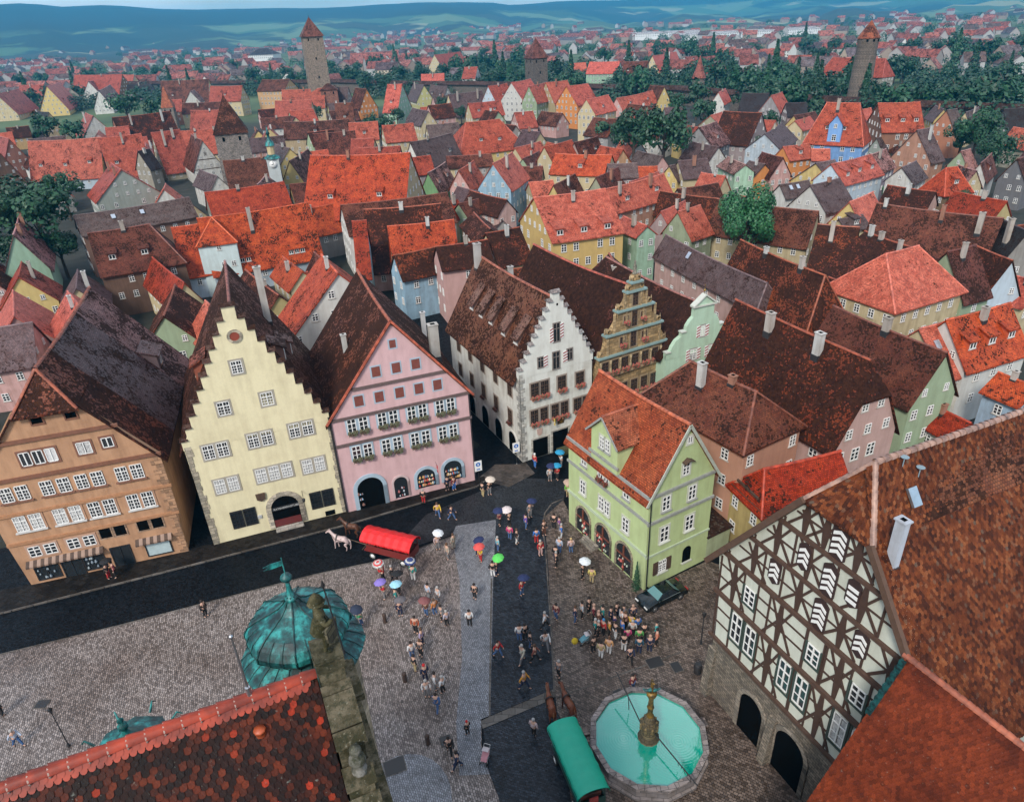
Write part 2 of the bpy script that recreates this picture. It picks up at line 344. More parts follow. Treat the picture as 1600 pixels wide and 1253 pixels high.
def lerp(a, b, t): return Vector(a)*(1-t)+Vector(b)*t
def slab(mb, E0, E1, R0, R1, nx=8, ny=4, th=.2, sag=.12, rough=.05, m=0):
    """roof slope between an eave E0-E1 and a ridge R0-R1, uneven like an old roof, closed below"""
    E0, E1, R0, R1 = map(Vector, (E0, E1, R0, R1)); top = []; uv = []
    n = (E1-E0).cross(R0-E0)
    for a in range(ny+1):
        t = a/ny; row = []; ur = []
        for k in range(nx+1):
            s = k/nx; p = (E0*(1-s)+E1*s)*(1-t)+(R0*(1-s)+R1*s)*t
            dz = -sag*math.sin(math.pi*s)*(.35+.65*t)
            if 0 < k < nx and a < ny: dz += random.uniform(-rough, rough)
            elif 0 < k < nx: dz += .4*rough*math.sin(k*1.7)
            row.append(p+Vector((0, 0, dz)))
            u = (p-E0).dot((E1-E0).normalized()); v = (p-E0-(E1-E0).normalized()*u).length
            ur.append((u, v))
        top.append(row); uv.append(ur)
    flip = n.z < 0
    mb.grid(top if not flip else [r[::-1] for r in top], m, False, False, uv if not flip else [r[::-1] for r in uv])
    lo = [[p-Vector((0, 0, th)) for p in r] for r in top]
    mb.grid(lo if flip else [r[::-1] for r in lo], m, False, False)
    edge = top[0]+[r[-1] for r in top[1:]]+top[-1][::-1][1:]+[r[0] for r in top[::-1][1:-1]]
    el = [p-Vector((0, 0, th)) for p in edge]
    k = len(edge)
    for i in range(k):
        j = (i+1) % k; q = [edge[i], edge[j], el[j], el[i]]
        mb.face(q[::-1] if not flip else q, m)
def capline(mb, P, Q, r=.13, sag=0.0, m=0, n=None, piece=.45):
    P = Vector(P); Q = Vector(Q); n = n or max(2, int((Q-P).length/piece)); n = min(n, 60); d = (Q-P).normalized(); sd = d.cross(Vector((0, 0, 1))).normalized(); up = sd.cross(d)
    for i in range(n):
        c = []
        for s, rr in ((i/n, r*1.12), ((i+1.08)/n, r*.9)):
            b = P+(Q-P)*min(s, 1)-Vector((0, 0, sag*math.sin(math.pi*min(s, 1))+.03))
            c.append([tuple(b+sd*rr*math.cos(a)+up*rr*math.sin(a)) for a in (0, .8, 1.57, 2.34, 3.14)])
        mb.grid(c[::-1], m, False, True)

ROOFC = {'or': (.48, .075, .018, .36), 'rd': (.36, .042, .011, .40), 'sa': (.54, .13, .085, .28), 'pk': (.38, .19, .17, .55), 'br': (.17, .052, .028, .55), 'mo': (.26, .055, .016, .80), 'gy': (.13, .088, .088, .35), 'dk': (.030, .026, .028, .4)}
WALLC = {'cream': (.60, .50, .30), 'white': (.66, .66, .62), 'yellow': (.68, .52, .20), 'pink': (.60, .36, .33), 'mint': (.38, .58, .42), 'ice': (.50, .60, .68), 'grey': (.36, .33, .30), 'orange': (.66, .25, .06),
         'brown': (.26, .13, .07), 'sand': (.60, .44, .22), 'green': (.34, .44, .28), 'amber': (.60, .30, .06), 'leaf': (.20, .40, .18), 'sky': (.33, .52, .66), 'rose': (.58, .38, .34), 'gold': (.66, .46, .16),
         'terra': (.48, .20, .11), 'salmon': (.56, .29, .19), 'slate': (.14, .14, .15), 'azure': (.16, .32, .60), 'iceblue': (.42, .58, .74), 'bark': (.15, .08, .05)}
MC = {}
def winmesh(w, h, style='a'):
    """window seen from -y, centred on its own origin: frame with mullion, transom and bars; returns frame, pane"""
    k = (round(w, 2), round(h, 2), style)
    if k in MC: return MC[k]
    f = MB(); a, b = w/2, h/2; t = .07
    for q in ((-a, -b, a, -b+t), (-a, b-t, a, b), (-a, -b, -a+t, b), (a-t, -b, a, b)): f.box(q[0], -.07, q[1], q[2], .0, q[3])
    f.box(-.045, -.085, -b, .045, .0, b)
    if style != 'plain':
        zt = b-h*.33
        f.box(-a, -.08, zt-.035, a, .0, zt+.035)
        for z in ([zt-(zt+b)*.5] if style == 'a' else [zt-(zt+b)*.34, zt-(zt+b)*.67]): f.box(-a, -.06, z-.017, a, .0, z+.017)
        for x in (-a/2, a/2):
            if style != 'a': f.box(x-.017, -.06, -b, x+.017, .0, b)
    g = MB(); g.face([(-a+.02, -.02, -b+.02), (a-.02, -.02, -b+.02), (a-.02, -.02, b-.02), (-a+.02, -.02, b-.02)])
    fm = f.mesh('window', ['white_paint']); gm = g.mesh('pane', ['glass'])
    c = MB(); c.v = list(f.v); c.f = list(f.f); c.m = list(f.m); c.uv = list(f.uv); c.sm = list(f.sm)
    c.face([(-a+.02, -.02, -b+.02), (a-.02, -.02, -b+.02), (a-.02, -.02, b-.02), (-a+.02, -.02, b-.02)], 1)
    c.box(-a-.1, -.10, -b-.1, a+.1, .0, -b, 2)
    cm = c.mesh('window', ['white_paint', 'glass', 'paint'])
    MC[k] = (fm, gm, cm); return MC[k]
def small_window(par, x, y, z, rz, w=.9, h=1.25, style='a', color=(.5, .47, .42)):
    o = link('window', winmesh(w, h, style)[2], par, color, (x, y, z), rz); return o
def window(par, u, z, w, h, style='b', sill=None, surround=None, box=None, shutters=None, y=0.0, curtain=False):
    """foreground window on a facade in the x-z plane: frame > pane, surround, sill, flower box, shutters"""
    fm, gm, cm = winmesh(w, h, style)
    o = link('window', fm, par, None, (u, y-.01, z))
    p = link('pane', gm, o)
    if curtain:
        key = ('cur', w, h)
        if key not in MC:
            c = MB(); c.face([(-w/2+.09, -.026, -h/2+.1), (-w*.08, -.026, -h/2+.1), (-w*.1, -.026, h*.42), (-w/2+.09, -.026, h*.42)]); c.face([(w*.1, -.026, -h/2+.1), (w/2-.09, -.026, -h/2+.1), (w/2-.09, -.026, h*.42), (w*.08, -.026, h*.42)])
            MC[key] = c.mesh('curtain', ['curtain'])
        link('curtain', MC[key], o)
    if surround:
        key = ('sur', w, h)
        if key not in MC:
            s = MB(); a, b, t = w/2+.003, h/2+.003, .17
            for q in ((-a-t, -b-t, a+t, -b), (-a-t, b, a+t, b+t), (-a-t, -b, -a, b), (a, -b, a+t, b)): s.box(q[0], -.05, q[1], q[2], .012, q[3])
            MC[key] = s.mesh('surround', ['plaster'])
        link('surround', MC[key], o, surround)
    if sill:
        key = ('sill', w)
        if key not in MC:
            s = MB(); s.box(-w/2-.16, -.2, -.12, w/2+.16, -.0, 0); MC[key] = s.mesh('sill', ['plaster'])
        link('sill', MC[key], o, sill, (0, 0, -h/2-.02))
    if box:
        key = ('box', w, box)
        if key not in MC:
            s = MB(); s.box(-w/2, -.40, -.22, w/2, -.21, -.02, 0)
            rr = random.Random(3)
            for i in range(int(70*w)):
                x = rr.uniform(-w/2-.05, w/2+.05); yy = rr.uniform(-.46, -.16); zz = rr.uniform(-.22 if yy < -.38 else -.04, .20); q = rr.uniform(.05, .09); an = rr.uniform(0, 3)
                s.face([(x-q, yy, zz-q*math.sin(an)), (x+q*math.cos(an), yy-q*.6, zz-q), (x+q, yy, zz+q), (x-q*.3, yy+q, zz+q)], 1)
            MC[key] = s.mesh('flower_box', ['dark_wood', box])
        link('flower_box', MC[key], o, None, (0, 0, -h/2))
    return o
HOUSES = []
def house(Ax, Ay, Bx, By, zr, w, ze, roof, wall, opt, label, near=False):
    A = Vector((Ax, Ay)); B = Vector((Bx, By)); d = (A-B); Ln = d.length; d.normalize(); C = (A+B)/2; rz = math.atan2(d.y, d.x)
    dist = C.length
    root = thing('house', label, 'house', (C.x, C.y, 0), rz)
    rc = ROOFC[roof]; k = random.uniform(.85, 1.15); rc = (rc[0]*k, rc[1]*k*random.uniform(.9, 1.1), rc[2]*k, rc[3]+random.uniform(-.08, .08))
    wc = tuple(c*random.uniform(.62, .9) for c in WALLC[wall]) if wall in ('grey', 'brown', 'sand') else (lambda g: tuple(c*g for c in WALLC[wall]))(random.uniform(.68, .92))
    if dist > 170 and roof in ('or', 'rd'):  # far red and orange roofs turn pinker: wet sheen put into the colour
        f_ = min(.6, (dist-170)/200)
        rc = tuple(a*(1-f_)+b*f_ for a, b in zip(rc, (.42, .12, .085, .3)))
    hA = .75*w if 'h' in opt else 0; hB = .75*w if 'H' in opt else 0
    kA = .42*(zr-ze) if 'k' in opt else 0
    x0, x1 = -Ln/2-hB, Ln/2+hA+(kA*.45 if kA else 0); ins = .12
    wb = MB()
    def gab(x, hip, inner):
        if hip: return [(x, -w+ins, ze-.1), (x, w-ins, ze-.1)]
        if kA and x > 0: return [(x, -w+ins, ze-.1), (x, -kA/((zr-ze)/w), zr-kA-.2), (x, kA/((zr-ze)/w), zr-kA-.2), (x, w-ins, ze-.1)]
        return [(x, -w+ins, ze-.1), (x, 0, zr-.25), (x, w-ins, ze-.1)]
    zb = 0 if ze < 40 else 0
    xa, xb = x0+(.3 if hB else 0), x1-(.3 if hA else 0)
    wb.face([(xb, -w+ins, zb), (xb, w-ins, zb)]+gab(xb, hA, 0)[::-1])
    wb.face([(xa, w-ins, zb), (xa, -w+ins, zb)]+gab(xa, hB, 0))
    wb.face([(xa, -w+ins, zb), (xb, -w+ins, zb), (xb, -w+ins, ze-.1), (xa, -w+ins, ze-.1)])
    wb.face([(xb, w-ins, zb), (xa, w-ins, zb), (xa, w-ins, ze-.1), (xb, w-ins, ze-.1)])
    wb.build('wall', ['old_plaster' if random.random() < .5 else 'plaster'], root, wc)
    rb = MB(); m = (zr-ze)/w; ov = .4; og = .25; sag = min(.35, Ln*.012)
    nx = max(3, min(10, int(Ln/2.5)))
    for s in (-1, 1):
        if kA:
            yt = kA/m; zt = zr-kA
            slab(rb, (x0-og, s*(w+ov), ze-ov*m), (x1+og, s*(w+ov), ze-ov*m), (x0-og, s*yt, zt), (x1+og, s*yt, zt), nx, 3, .18, sag*.5, .04)
            slab(rb, (x0-og, s*yt, zt), (x1+og, s*yt, zt), (x0-og, 0, zr), (x1-kA*.45, 0, zr), nx, 2, .18, sag*.5, .03)
            if s > 0: slab(rb, (x1+og+.05, -yt-.1, zt-.1), (x1+og+.05, yt+.1, zt-.1), (x1-kA*.45, -.01, zr), (x1-kA*.45, .01, zr), 4, 3, .18, 0, .02)
            continue
        slab(rb, (x0-(0 if hB else og), s*(w+ov), ze-ov*m), (x1+(0 if hA else og), s*(w+ov), ze-ov*m), (x0+hB-(0 if hB else og), 0, zr), (x1-hA+(0 if hA else og), 0, zr), nx, 4, .18, sag, .04)
    rd = MB(); capline(rd, (x0+hB-og, 0, zr), (x1-hA+og-(kA*.45), 0, zr), .15, sag*(.5 if kA else 1), 0, None if dist < 200 else 6, .5)
    for hip, xe, sx in ((hB, x0, -1), (hA, x1, 1)):
        if hip:
            e = ov*.75
            slab(rb, (xe+sx*e*0, -(w+ov), ze-ov*m), (xe+sx*e*0, (w+ov), ze-ov*m), (xe-sx*hip-.02*sx, 0, zr), (xe-sx*hip-.02*sx, 0.01, zr), 4, 4, .18, 0, .02)
            for s in (-1, 1): capline(rd, (xe-sx*hip, 0, zr), (xe, s*(w+ov), ze-ov*m), .13, 0, 0, None if dist < 200 else 5, .5)
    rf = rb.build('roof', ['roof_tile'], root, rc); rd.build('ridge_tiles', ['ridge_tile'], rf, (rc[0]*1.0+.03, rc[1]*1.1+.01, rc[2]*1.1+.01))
    cam2 = Vector((-C.x, -C.y)).normalized()
    cx = cam2.dot(d); cyy = cam2.dot(Vector((-d.y, d.x)))
    sv = 1 if cyy > 0 else -1; vx = 1 if cx > 0 else -1
    noW = 'w0' in opt
    # windows on the gable in view
    hip = hA if vx > 0 else hB; xg = xb if vx > 0 else xa
    ww, wh = (.85, 1.15) if zr < 16 else (1.0, 1.35)
    rg = random.Random(int(abs(Ax)*10+zr))
    kip = 'k' in opt
    if not noW and abs(cx) > .12:
        z = ze-1.5; rows = [z]
        while z-2.8 > 1.6 and len(rows) < 3: z -= 2.8; rows.append(z)
        zz = ze+1.0
        if not hip:
            while zz < zr-2.0: rows.append(zz); zz += 2.6
        for z in rows:
            av = (w-.2 if z < ze else w*(zr-z-.6)/(zr-ze))-.75
            if av < .1: n = 1; av = 0
            else: n = max(1, min(5, int(2*av/2.0)+1))
            for i in range(n):
                y = 0 if n == 1 else -av+2*av*i/(n-1)*.98
                if rg.random() < .12 or (z > ze and zr-abs(y)*m-z < 1.0 and n > 1): continue
                small_window(root, xg+vx*.012, y, z, R(90)*vx, ww if z < ze else ww*.8, wh if z < ze else wh*.75)
    if not noW and abs(cyy) > .12:
        z = ze-1.6; rows = [z]
        while z-2.8 > 1.6 and len(rows) < 3: z -= 2.8; rows.append(z)
        n = max(1, min(8, int((xb-xa-1.5)/2.3)))
        for z in rows:
            for i in range(n):
                if rg.random() < .12: continue
                small_window(root, xa+1.0+(xb-xa-2)*(i+.5)/n, sv*(w-ins+.012), z, R(180) if sv > 0 else 0, ww, wh)
    import re
    g = re.search(r'd(\d)', opt); nd = int(g.group(1)) if g else 0
    for i in range(nd):
        x = x0+hB+(x1-x0-hA-hB)*(i+.5)/nd+rg.uniform(-.4, .4)
        dormer(root, x, sv, w, ze, zr, .30+.06*rg.random(), 1.5, rc, wc)
    g = re.search(r'b(\d)', opt); nb = int(g.group(1)) if g else 0
    for i in range(nb):
        x = x0+(x1-x0)*(i+.5)/nb+.5; dormer(root, x, sv, w, ze, zr, .10, 3.4 if nb == 2 else 1.6, rc, wc)
    g = re.search(r's(\d)', opt); ns = int(g.group(1)) if g else 0
    for i in range(ns):
        t = .62; x = x0+(x1-x0)*(.3+.25*i); sk = MB(); yy = w*(1-t); z = ze+(zr-ze)*t; th = math.atan(m)
        u = Vector((0, -math.cos(th)*sv, math.sin(th))); nn = Vector((0, math.sin(th)*sv, math.cos(th))); o = Vector((x, sv*yy, z))+nn*.1
        lo = [o+Vector((a, 0, 0))+u*b for a, b in ((-.4, -.55), (.4, -.55), (.4, .55), (-.4, .55))]; hi = [p+nn*.1 for p in lo]
        if sv < 0: pass
        sk.hexa(lo, hi); sk.build('skylight', ['metal'], root, (.75, .8, .85))
    g = re.search(r'c(\d)', opt); nc = int(g.group(1)) if g else (1 if rg.random() < .45 else 0)
    for i in range(nc):
        x = x0+hB+(x1-x0-hA-hB)*((i+.5)/nc)+rg.uniform(-1, 1)*.12*Ln; y = sv*w*rg.choice((.05, .18, .35)); chimney(root, x, y, zr-abs(y)*m-.6, zr+rg.uniform(.5, 1.3), rg.uniform(.55, .8), rg.choice([(.5, .5, .48), (.42, .38, .34), (.30, .14, .09), (.36, .32, .28)]))
    if 'v' in opt:
        ch = MB(); xg2 = vx*(abs(xg)+.05)
        for k in range(3):
            z = (ze+zr)/2+.55-k*.42
            for s in (-1, 1):
                a = [(0, z+.3), (.45*s, z), (.45*s, z-.2), (0, z+.1)]
                ch.face([(xg2, y, q) for y, q in a]); ch.face([(xg2, y, q) for y, q in a[::-1]])
        ch.build('chevron', ['dark_wood'], root)
        tb = MB()
        for z in (ze-.1, ze+(zr-ze)*.33): tb.box(xg-.08, -w*(zr-z)/(zr-ze)*.97, z-.12, xg+.08, w*(zr-z)/(zr-ze)*.97, z+.1)
        tb.build('timber_frame', ['dark_wood'], root)
    HOUSES.append(root)
    return root
def fillers():
    rr = random.Random(5); pts = [(h.location.x, h.location.y, 8.6) for h in HOUSES]+[(x, y, r_*.8) for x, y, r_ in TREES]
    keep = [(-38, 62, 21), (-24, 66, 20), (-11, 70, 18), (4, 78, 20), (15, 85, 16), (24, 88, 16), (0, 40, 34), (30, 40, 34), (-50, 72, 19), (-84, 236, 9), (-62, 203, 8), (-118, 415, 12), (-8, 90, 6), (-16, 110, 8), (-28, 130, 7)]; n = 0
    for i in range(2600):
        az = R(rr.uniform(-39, 38)); d = rr.uniform(95, 430 if az < .1 else 300); x, y = d*math.sin(az), d*math.cos(az)
        if any((x-a)**2+(y-b)**2 < c*c for a, b, c in keep) or any((x-a)**2+(y-b)**2 < (c+2.5)**2 for a, b, c in pts): continue
        l = rr.uniform(4, 7); w = rr.uniform(3.4, 4.6); a = R(27+90*rr.choice((0, 1))+rr.uniform(-12, 12)); zr = rr.uniform(8.5, 11.5); pts.append((x, y, 7))
        rc = rr.choice(('rd', 'br', 'mo', 'or', 'gy', 'sa')); wc = rr.choice(('cream', 'white', 'grey', 'sand', 'pink', 'yellow', 'green'))
        near = min(HOUSES[:FIX], key=lambda h: (h.location.x-x)**2+(h.location.y-y)**2); side = ('right of' if x > near.location.x else 'left of') if abs(x-near.location.x) > abs(y-near.location.y) else ('behind' if y > near.location.y else 'in front of')
        words = near['label'].replace('house ', '', 1).replace(',', '').split()[:6]
        house(x+l*math.cos(a), y+l*math.sin(a), x-l*math.cos(a), y-l*math.sin(a), zr, w, zr-w*1.15, rc, wc, '-', 'low '+{'rd': 'red', 'br': 'brown', 'mo': 'mossy', 'or': 'orange', 'gy': 'slate', 'sa': 'salmon'}[rc]+' roofed '+wc+' house '+side+' the '+('' if 'house' in words or 'roof' in words else 'house ')+' '.join(words)); n += 1
        if n >= 80: break
def dormer(root, x, s, w, ze, zr, t, dw, rc, wc, hd=1.15):
    m = (zr-ze)/w; yf = w*(1-t); z0 = ze+(zr-ze)*t-.05; z1 = z0+hd; m2 = .33*m; b = hd/(m-m2)
    P = lambda xx, y, z: (xx, s*y, z)
    mb = MB(); a = dw/2; o = s
    def f(p, q=0): mb.face(p if s < 0 else p[::-1], q)
    f([P(x-a, yf, z0-.1), P(x+a, yf, z0-.1), P(x+a, yf, z1), P(x-a, yf, z1)], 0)
    for k in (-a, a):
        q = [P(x+k, yf, z0-.1), P(x+k, yf, z1), P(x+k, yf-b, z1+m2*b)]
        f(q if k < 0 else q[::-1], 0)
    e = .22
    lo = [P(x-a-e, yf+.3, z1-.3*m2), P(x+a+e, yf+.3, z1-.3*m2), P(x+a+e, yf-b, z1+m2*b), P(x-a-e, yf-b, z1+m2*b)]
    hi = [(p[0], p[1], p[2]+.14) for p in lo]
    if s > 0: lo.reverse(); hi.reverse()
    mb.hexa(lo, hi, 1)
    d = mb.build('dormer', ['plaster', 'roof_tile'], root, (rc[0]*.9, rc[1]*.9, rc[2]*.9, rc[3]))
    n = 1 if dw < 2 else 3
    for i in range(n):
        o2 = link('window', winmesh(.85 if n > 1 else dw*.7, .8, 'plain')[2], d, (.5, .48, .45), P(x-a+dw*(i+.5)/n, yf+.012, z0+.5), R(180) if s > 0 else 0)
    return d
def chimney(root, x, y, z0, z1, q=.7, col=(.5, .48, .45), name='chimney', pot=True):
    mb = MB(); a = q/2; mb.box(x-a, y-a*.8, z0, x+a, y+a*.8, z1, 0); mb.box(x-a-.07, y-a*.8-.07, z1-.002, x+a+.07, y+a*.8+.07, z1+.09, 0)
    mb.box(x-a*.5, y-a*.45, z1+.088, x+a*.5, y+a*.45, z1+.11, 1)
    mb.box(x-a-.05, y-a*.8-.05, z0-.4, x+a+.05, y+a*.8+.05, z0+.55, 2)
    return mb.build(name, ['old_plaster', 'shadow_room', 'tar'], root, col)
# ---------------------------------------------------------------- trees
def crown_mesh(key, n, q, seed, lobes=9, conical=False):
    if key in MC: return MC[key]
    r = random.Random(seed); mb = MB(); lb = []
    for i in range(lobes):
        a = r.uniform(0, 6.28); e = r.uniform(-.45, 1.2); d = r.uniform(.42, .78)
        lb.append((Vector((math.cos(a)*math.cos(e)*d, math.sin(a)*math.cos(e)*d, math.sin(e)*d*.95)), r.uniform(.20, .40)))
    lb.append((Vector((0, 0, .0)), .48))
    for i in range(n):
        if conical:
            z = r.uniform(-1.2, 1.5); rr = .62*(1.55-z)/2.7*r.uniform(.7, 1.05)*(.82+.18*math.sin(z*14)); a = r.uniform(0, 6.28); p = Vector((rr*math.cos(a), rr*math.sin(a), z)); nrm = Vector((math.cos(a), math.sin(a), .4))
        else:
            c, s = r.choice(lb); v = Vector((r.gauss(0, 1), r.gauss(0, 1), r.gauss(0, 1))).normalized(); p = c+v*s*r.uniform(.78, 1.06); nrm = v
        nrm = (nrm+Vector((r.uniform(-.7, .7), r.uniform(-.7, .7), r.uniform(-.3, .9)))).normalized()
        a = nrm.orthogonal().normalized(); b = nrm.cross(a); an = r.uniform(0, 3.14); a, b = a*math.cos(an)+b*math.sin(an), b*math.cos(an)-a*math.sin(an)
        k = q*r.uniform(.6, 1.3)
        mb.face([p-a*k, p+b*k*.55, p+a*k, p-b*k*.55])
    MC[key] = mb.mesh('crown', ['leaf']); return MC[key]
def trunk_mesh(key='trunk'):
    if key in MC: return MC[key]
    mb = MB(); mb.tube((0, 0, -1.45), (.02, 0, -.6), .075, .055, 7); mb.tube((.02, 0, -.6), (-.03, .03, .1), .055, .03, 6)
    for a, z in ((.3, -.6), (2.2, -.5), (4.1, -.55), (5.2, -.3), (1.2, -.2)): mb.tube((.0, 0, z), (.38*math.cos(a), .38*math.sin(a), z+.45), .032, .012, 5)
    MC[key] = mb.mesh('trunk', ['bark']); return MC[key]
def tree(x, y, Rr, label, group=None, lod=0, seed=0, conical=False, bright=False, name='tree', zc=None):
    root = thing(name, label, 'tree', (x, y, 0), random.uniform(0, 6.28), group)
    if conical: me = crown_mesh(('con', lod), 900 if lod else 2200, .10 if lod else .07, 5, conical=True)
    else: me = crown_mesh((lod, seed % 4), (9000, 2600, 700)[lod], (.036, .062, .11)[lod], 11+seed % 4, 14+seed % 4)
    c = link('crown', me, root, None, (0, 0, (1.4 if zc is None else zc)*Rr), 0); c.scale = (Rr, Rr, Rr*random.uniform(.85, 1.15))
    if bright: c.material_slots[0].link = 'OBJECT'; c.material_slots[0].material = MATS['leaf_bright']
    t = link('trunk', trunk_mesh(), root, None, (0, 0, 1.4*Rr), 0); t.scale = (Rr, Rr, Rr)
    return root

STONE = (.34, .31, .26)
def ang(a, b): return math.atan2(b[1]-a[1], b[0]-a[0])
def gable_roof(par, ul, ur, um, y0, y1, zl, zr, color, ridgecol, trunc=0, sides=(1, -1), sag=.25, ov=.5, cuts=None, th=.22, name='roof', mats=('roof_tile',)):
    """roof over a facade frame: ridge runs back along +y; trunc = height below the ridge where a half hip starts"""
    out = []
    cuts = cuts or [(y0, y1, color)]
    for ci, (ya, yb, col) in enumerate(cuts):
        mb = MB()
        for s in sides:
            ue = ul if s < 0 else ur; m = (zr-zl)/abs(um-ue); dx = -1 if s < 0 else 1
            E = lambda y: (ue+dx*ov, y, zl-ov*m)
            hd = trunc*.45 if (trunc and ci == 0) else 0
            if hd:
                ut = um+dx*trunc/m; T = lambda y: (ut, y, zr-trunc)
                slab(mb, E(ya), E(yb), T(ya), T(yb), max(4, int((yb-ya)/2)), 4, th, sag*.5, .05)
                slab(mb, T(ya), T(yb), (um, ya+hd, zr), (um, yb, zr), max(4, int((yb-ya)/2)), 2, th, sag*.5, .03)
            else: slab(mb, E(ya), E(yb), (um, ya, zr), (um, yb, zr), max(4, int((yb-ya)/2)), 6, th, sag, .05)
        if trunc and ci == 0:
            m1 = (zr-zl)/(um-ul); m2 = (zr-zl)/(ur-um)
            slab(mb, (um-trunc/m1-.1, ya-.25, zr-trunc-.25), (um+trunc/m2+.1, ya-.25, zr-trunc-.25), (um-.01, ya+trunc*.45, zr), (um+.01, ya+trunc*.45, zr), 4, 3, th, 0, .02)
        o = mb.build(name, list(mats), par, col); out.append(o)
    rd = MB(); yr = y0+(trunc*.45 if trunc else 0); capline(rd, (um, yr, zr+.04), (um, y1, zr+.04), .17, sag if not trunc else sag*.5)
    if trunc:
        for s, m in ((-1, (zr-zl)/(um-ul)), (1, (zr-zl)/(ur-um))): capline(rd, (um, yr, zr+.03), (um+s*trunc/m, y0-.25, zr-trunc-.2), .15)
    rd.build('ridge_tiles', ['ridge_tile'], out[0], ridgecol)
    return out
def shell(par, poly, D, color, name='wall', m='plaster', y0=0):
    top = max(z for x, z in poly); mid = sum(x for x, z in poly)/len(poly); ev = sorted(set(z for x, z in poly))
    lim = [z for x, z in poly if z < top-2.5]; ev = max(lim) if lim and top > 12.5 else 1e9
    low = [(x, z if z < ev-.01 else (z-.35 if z < ev+.01 else z-1.1)) for x, z in poly]
    mb = MB(); mb.plate(poly, y0, y0+.4); mb.plate(low, y0+.401, D-.4); mb.plate(low, D-.399, D); return mb.build(name, [m], par, color)
def band(par, bands, color, name='cornice', m='timber', pr=.14, h=.22):
    for (u0, u1, z) in bands:
        mb = MB(); mb.box(u0, -pr, z-h/2, u1, .02, z+h/2); mb.build(name, [m], par, color)
def arch_pts(u, z0, w, h, n=12):
    r = w/2; c = z0+h-r
    return [(u-r, z0), (u+r, z0)]+[(u+r*math.cos(math.pi*k/n), c+r*math.sin(math.pi*k/n)) for k in range(0, n+1)]
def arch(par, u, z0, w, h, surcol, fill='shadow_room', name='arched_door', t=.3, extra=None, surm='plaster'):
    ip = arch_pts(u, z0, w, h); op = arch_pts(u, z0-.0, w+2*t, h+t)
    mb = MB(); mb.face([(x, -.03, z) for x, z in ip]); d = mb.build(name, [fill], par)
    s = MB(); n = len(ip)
    for k in range(1, n-1):
        j = k+1 if k+1 < n else 0
        s.face([(op[k][0], -.10, op[k][1]), (op[j][0], -.10, op[j][1]), (ip[j][0], -.10, ip[j][1]), (ip[k][0], -.10, ip[k][1])][::-1])
        s.face([(ip[k][0], -.10, ip[k][1]), (ip[j][0], -.10, ip[j][1]), (ip[j][0], -.0, ip[j][1]), (ip[k][0], -.0, ip[k][1])][::-1])
        s.face([(op[k][0], -.10, op[k][1]), (op[j][0], -.10, op[j][1]), (op[j][0], .0, op[j][1]), (op[k][0], .0, op[k][1])])
    for sg in (-1, 1):
        a, b = sorted((u+sg*w/2, u+sg*(w/2+t))); s.box(a, -.10, z0, b, 0, z0+h-w/2)
    s.build('surround', [surm], d, surcol)
    return d
def goods(par, u, z0, w, h, n, seed, cols=((.5, .3, .12), (.6, .5, .35), (.4, .05, .04), (.1, .2, .3))):
    """toys and wares on a shop window's shelves"""
    r = random.Random(seed)
    for ci, c in enumerate(cols):
        mb = MB()
        for i in range(n):
            x = u+r.uniform(-w/2, w/2)*.85; z = z0+r.choice((.12, .5, .85))*h*.8; q = r.uniform(.07, .15)
            mb.lathe([(q*.6, 0), (q, q*.6), (q*.8, q*1.3), (q*.45, q*1.5), (q*.55, q*2.1), (0.001, q*2.5)], 6, (x, -.12, z))
        mb.build('shop_goods', ['cloth'], par, c)
def striped_shutter(par, u, z, w, h, y=-.06, chev=0):
    mb = MB(); mb.box(u-w/2, y-.05, z-h/2, u+w/2, y, z+h/2, 0)
    n = max(3, int(h/.30)); st = h/n
    for k in range(n):
        zz = z-h/2+k*st; a, b = zz+.02, min(zz+st*.5, z+h/2)
        dz = .16
        for p in ([(u-w/2, a), (u+w/2, min(a+dz, z+h/2)), (u+w/2, min(b+dz, z+h/2)), (u-w/2, b)],):
            mb.face([(x, y-.055, q) for x, q in p], 1)
    return mb.build('shutter', ['white_paint', 'red_stripe'], par)
fixed('red_stripe', (.28, .03, .025), .6)
def pipe(par, u, z0, z1, y=-.12):
    mb = MB(); mb.tube((u, y, z0), (u, y, z1), .06, .06, 6); mb.tube((u, y, z1), (u, y+.1, z1+.35), .06, .1, 6); mb.build('drainpipe', ['iron'], par)
def dark(o, m='dark_wood'):
    o.material_slots[0].link = 'OBJECT'; o.material_slots[0].material = MATS[m]; return o
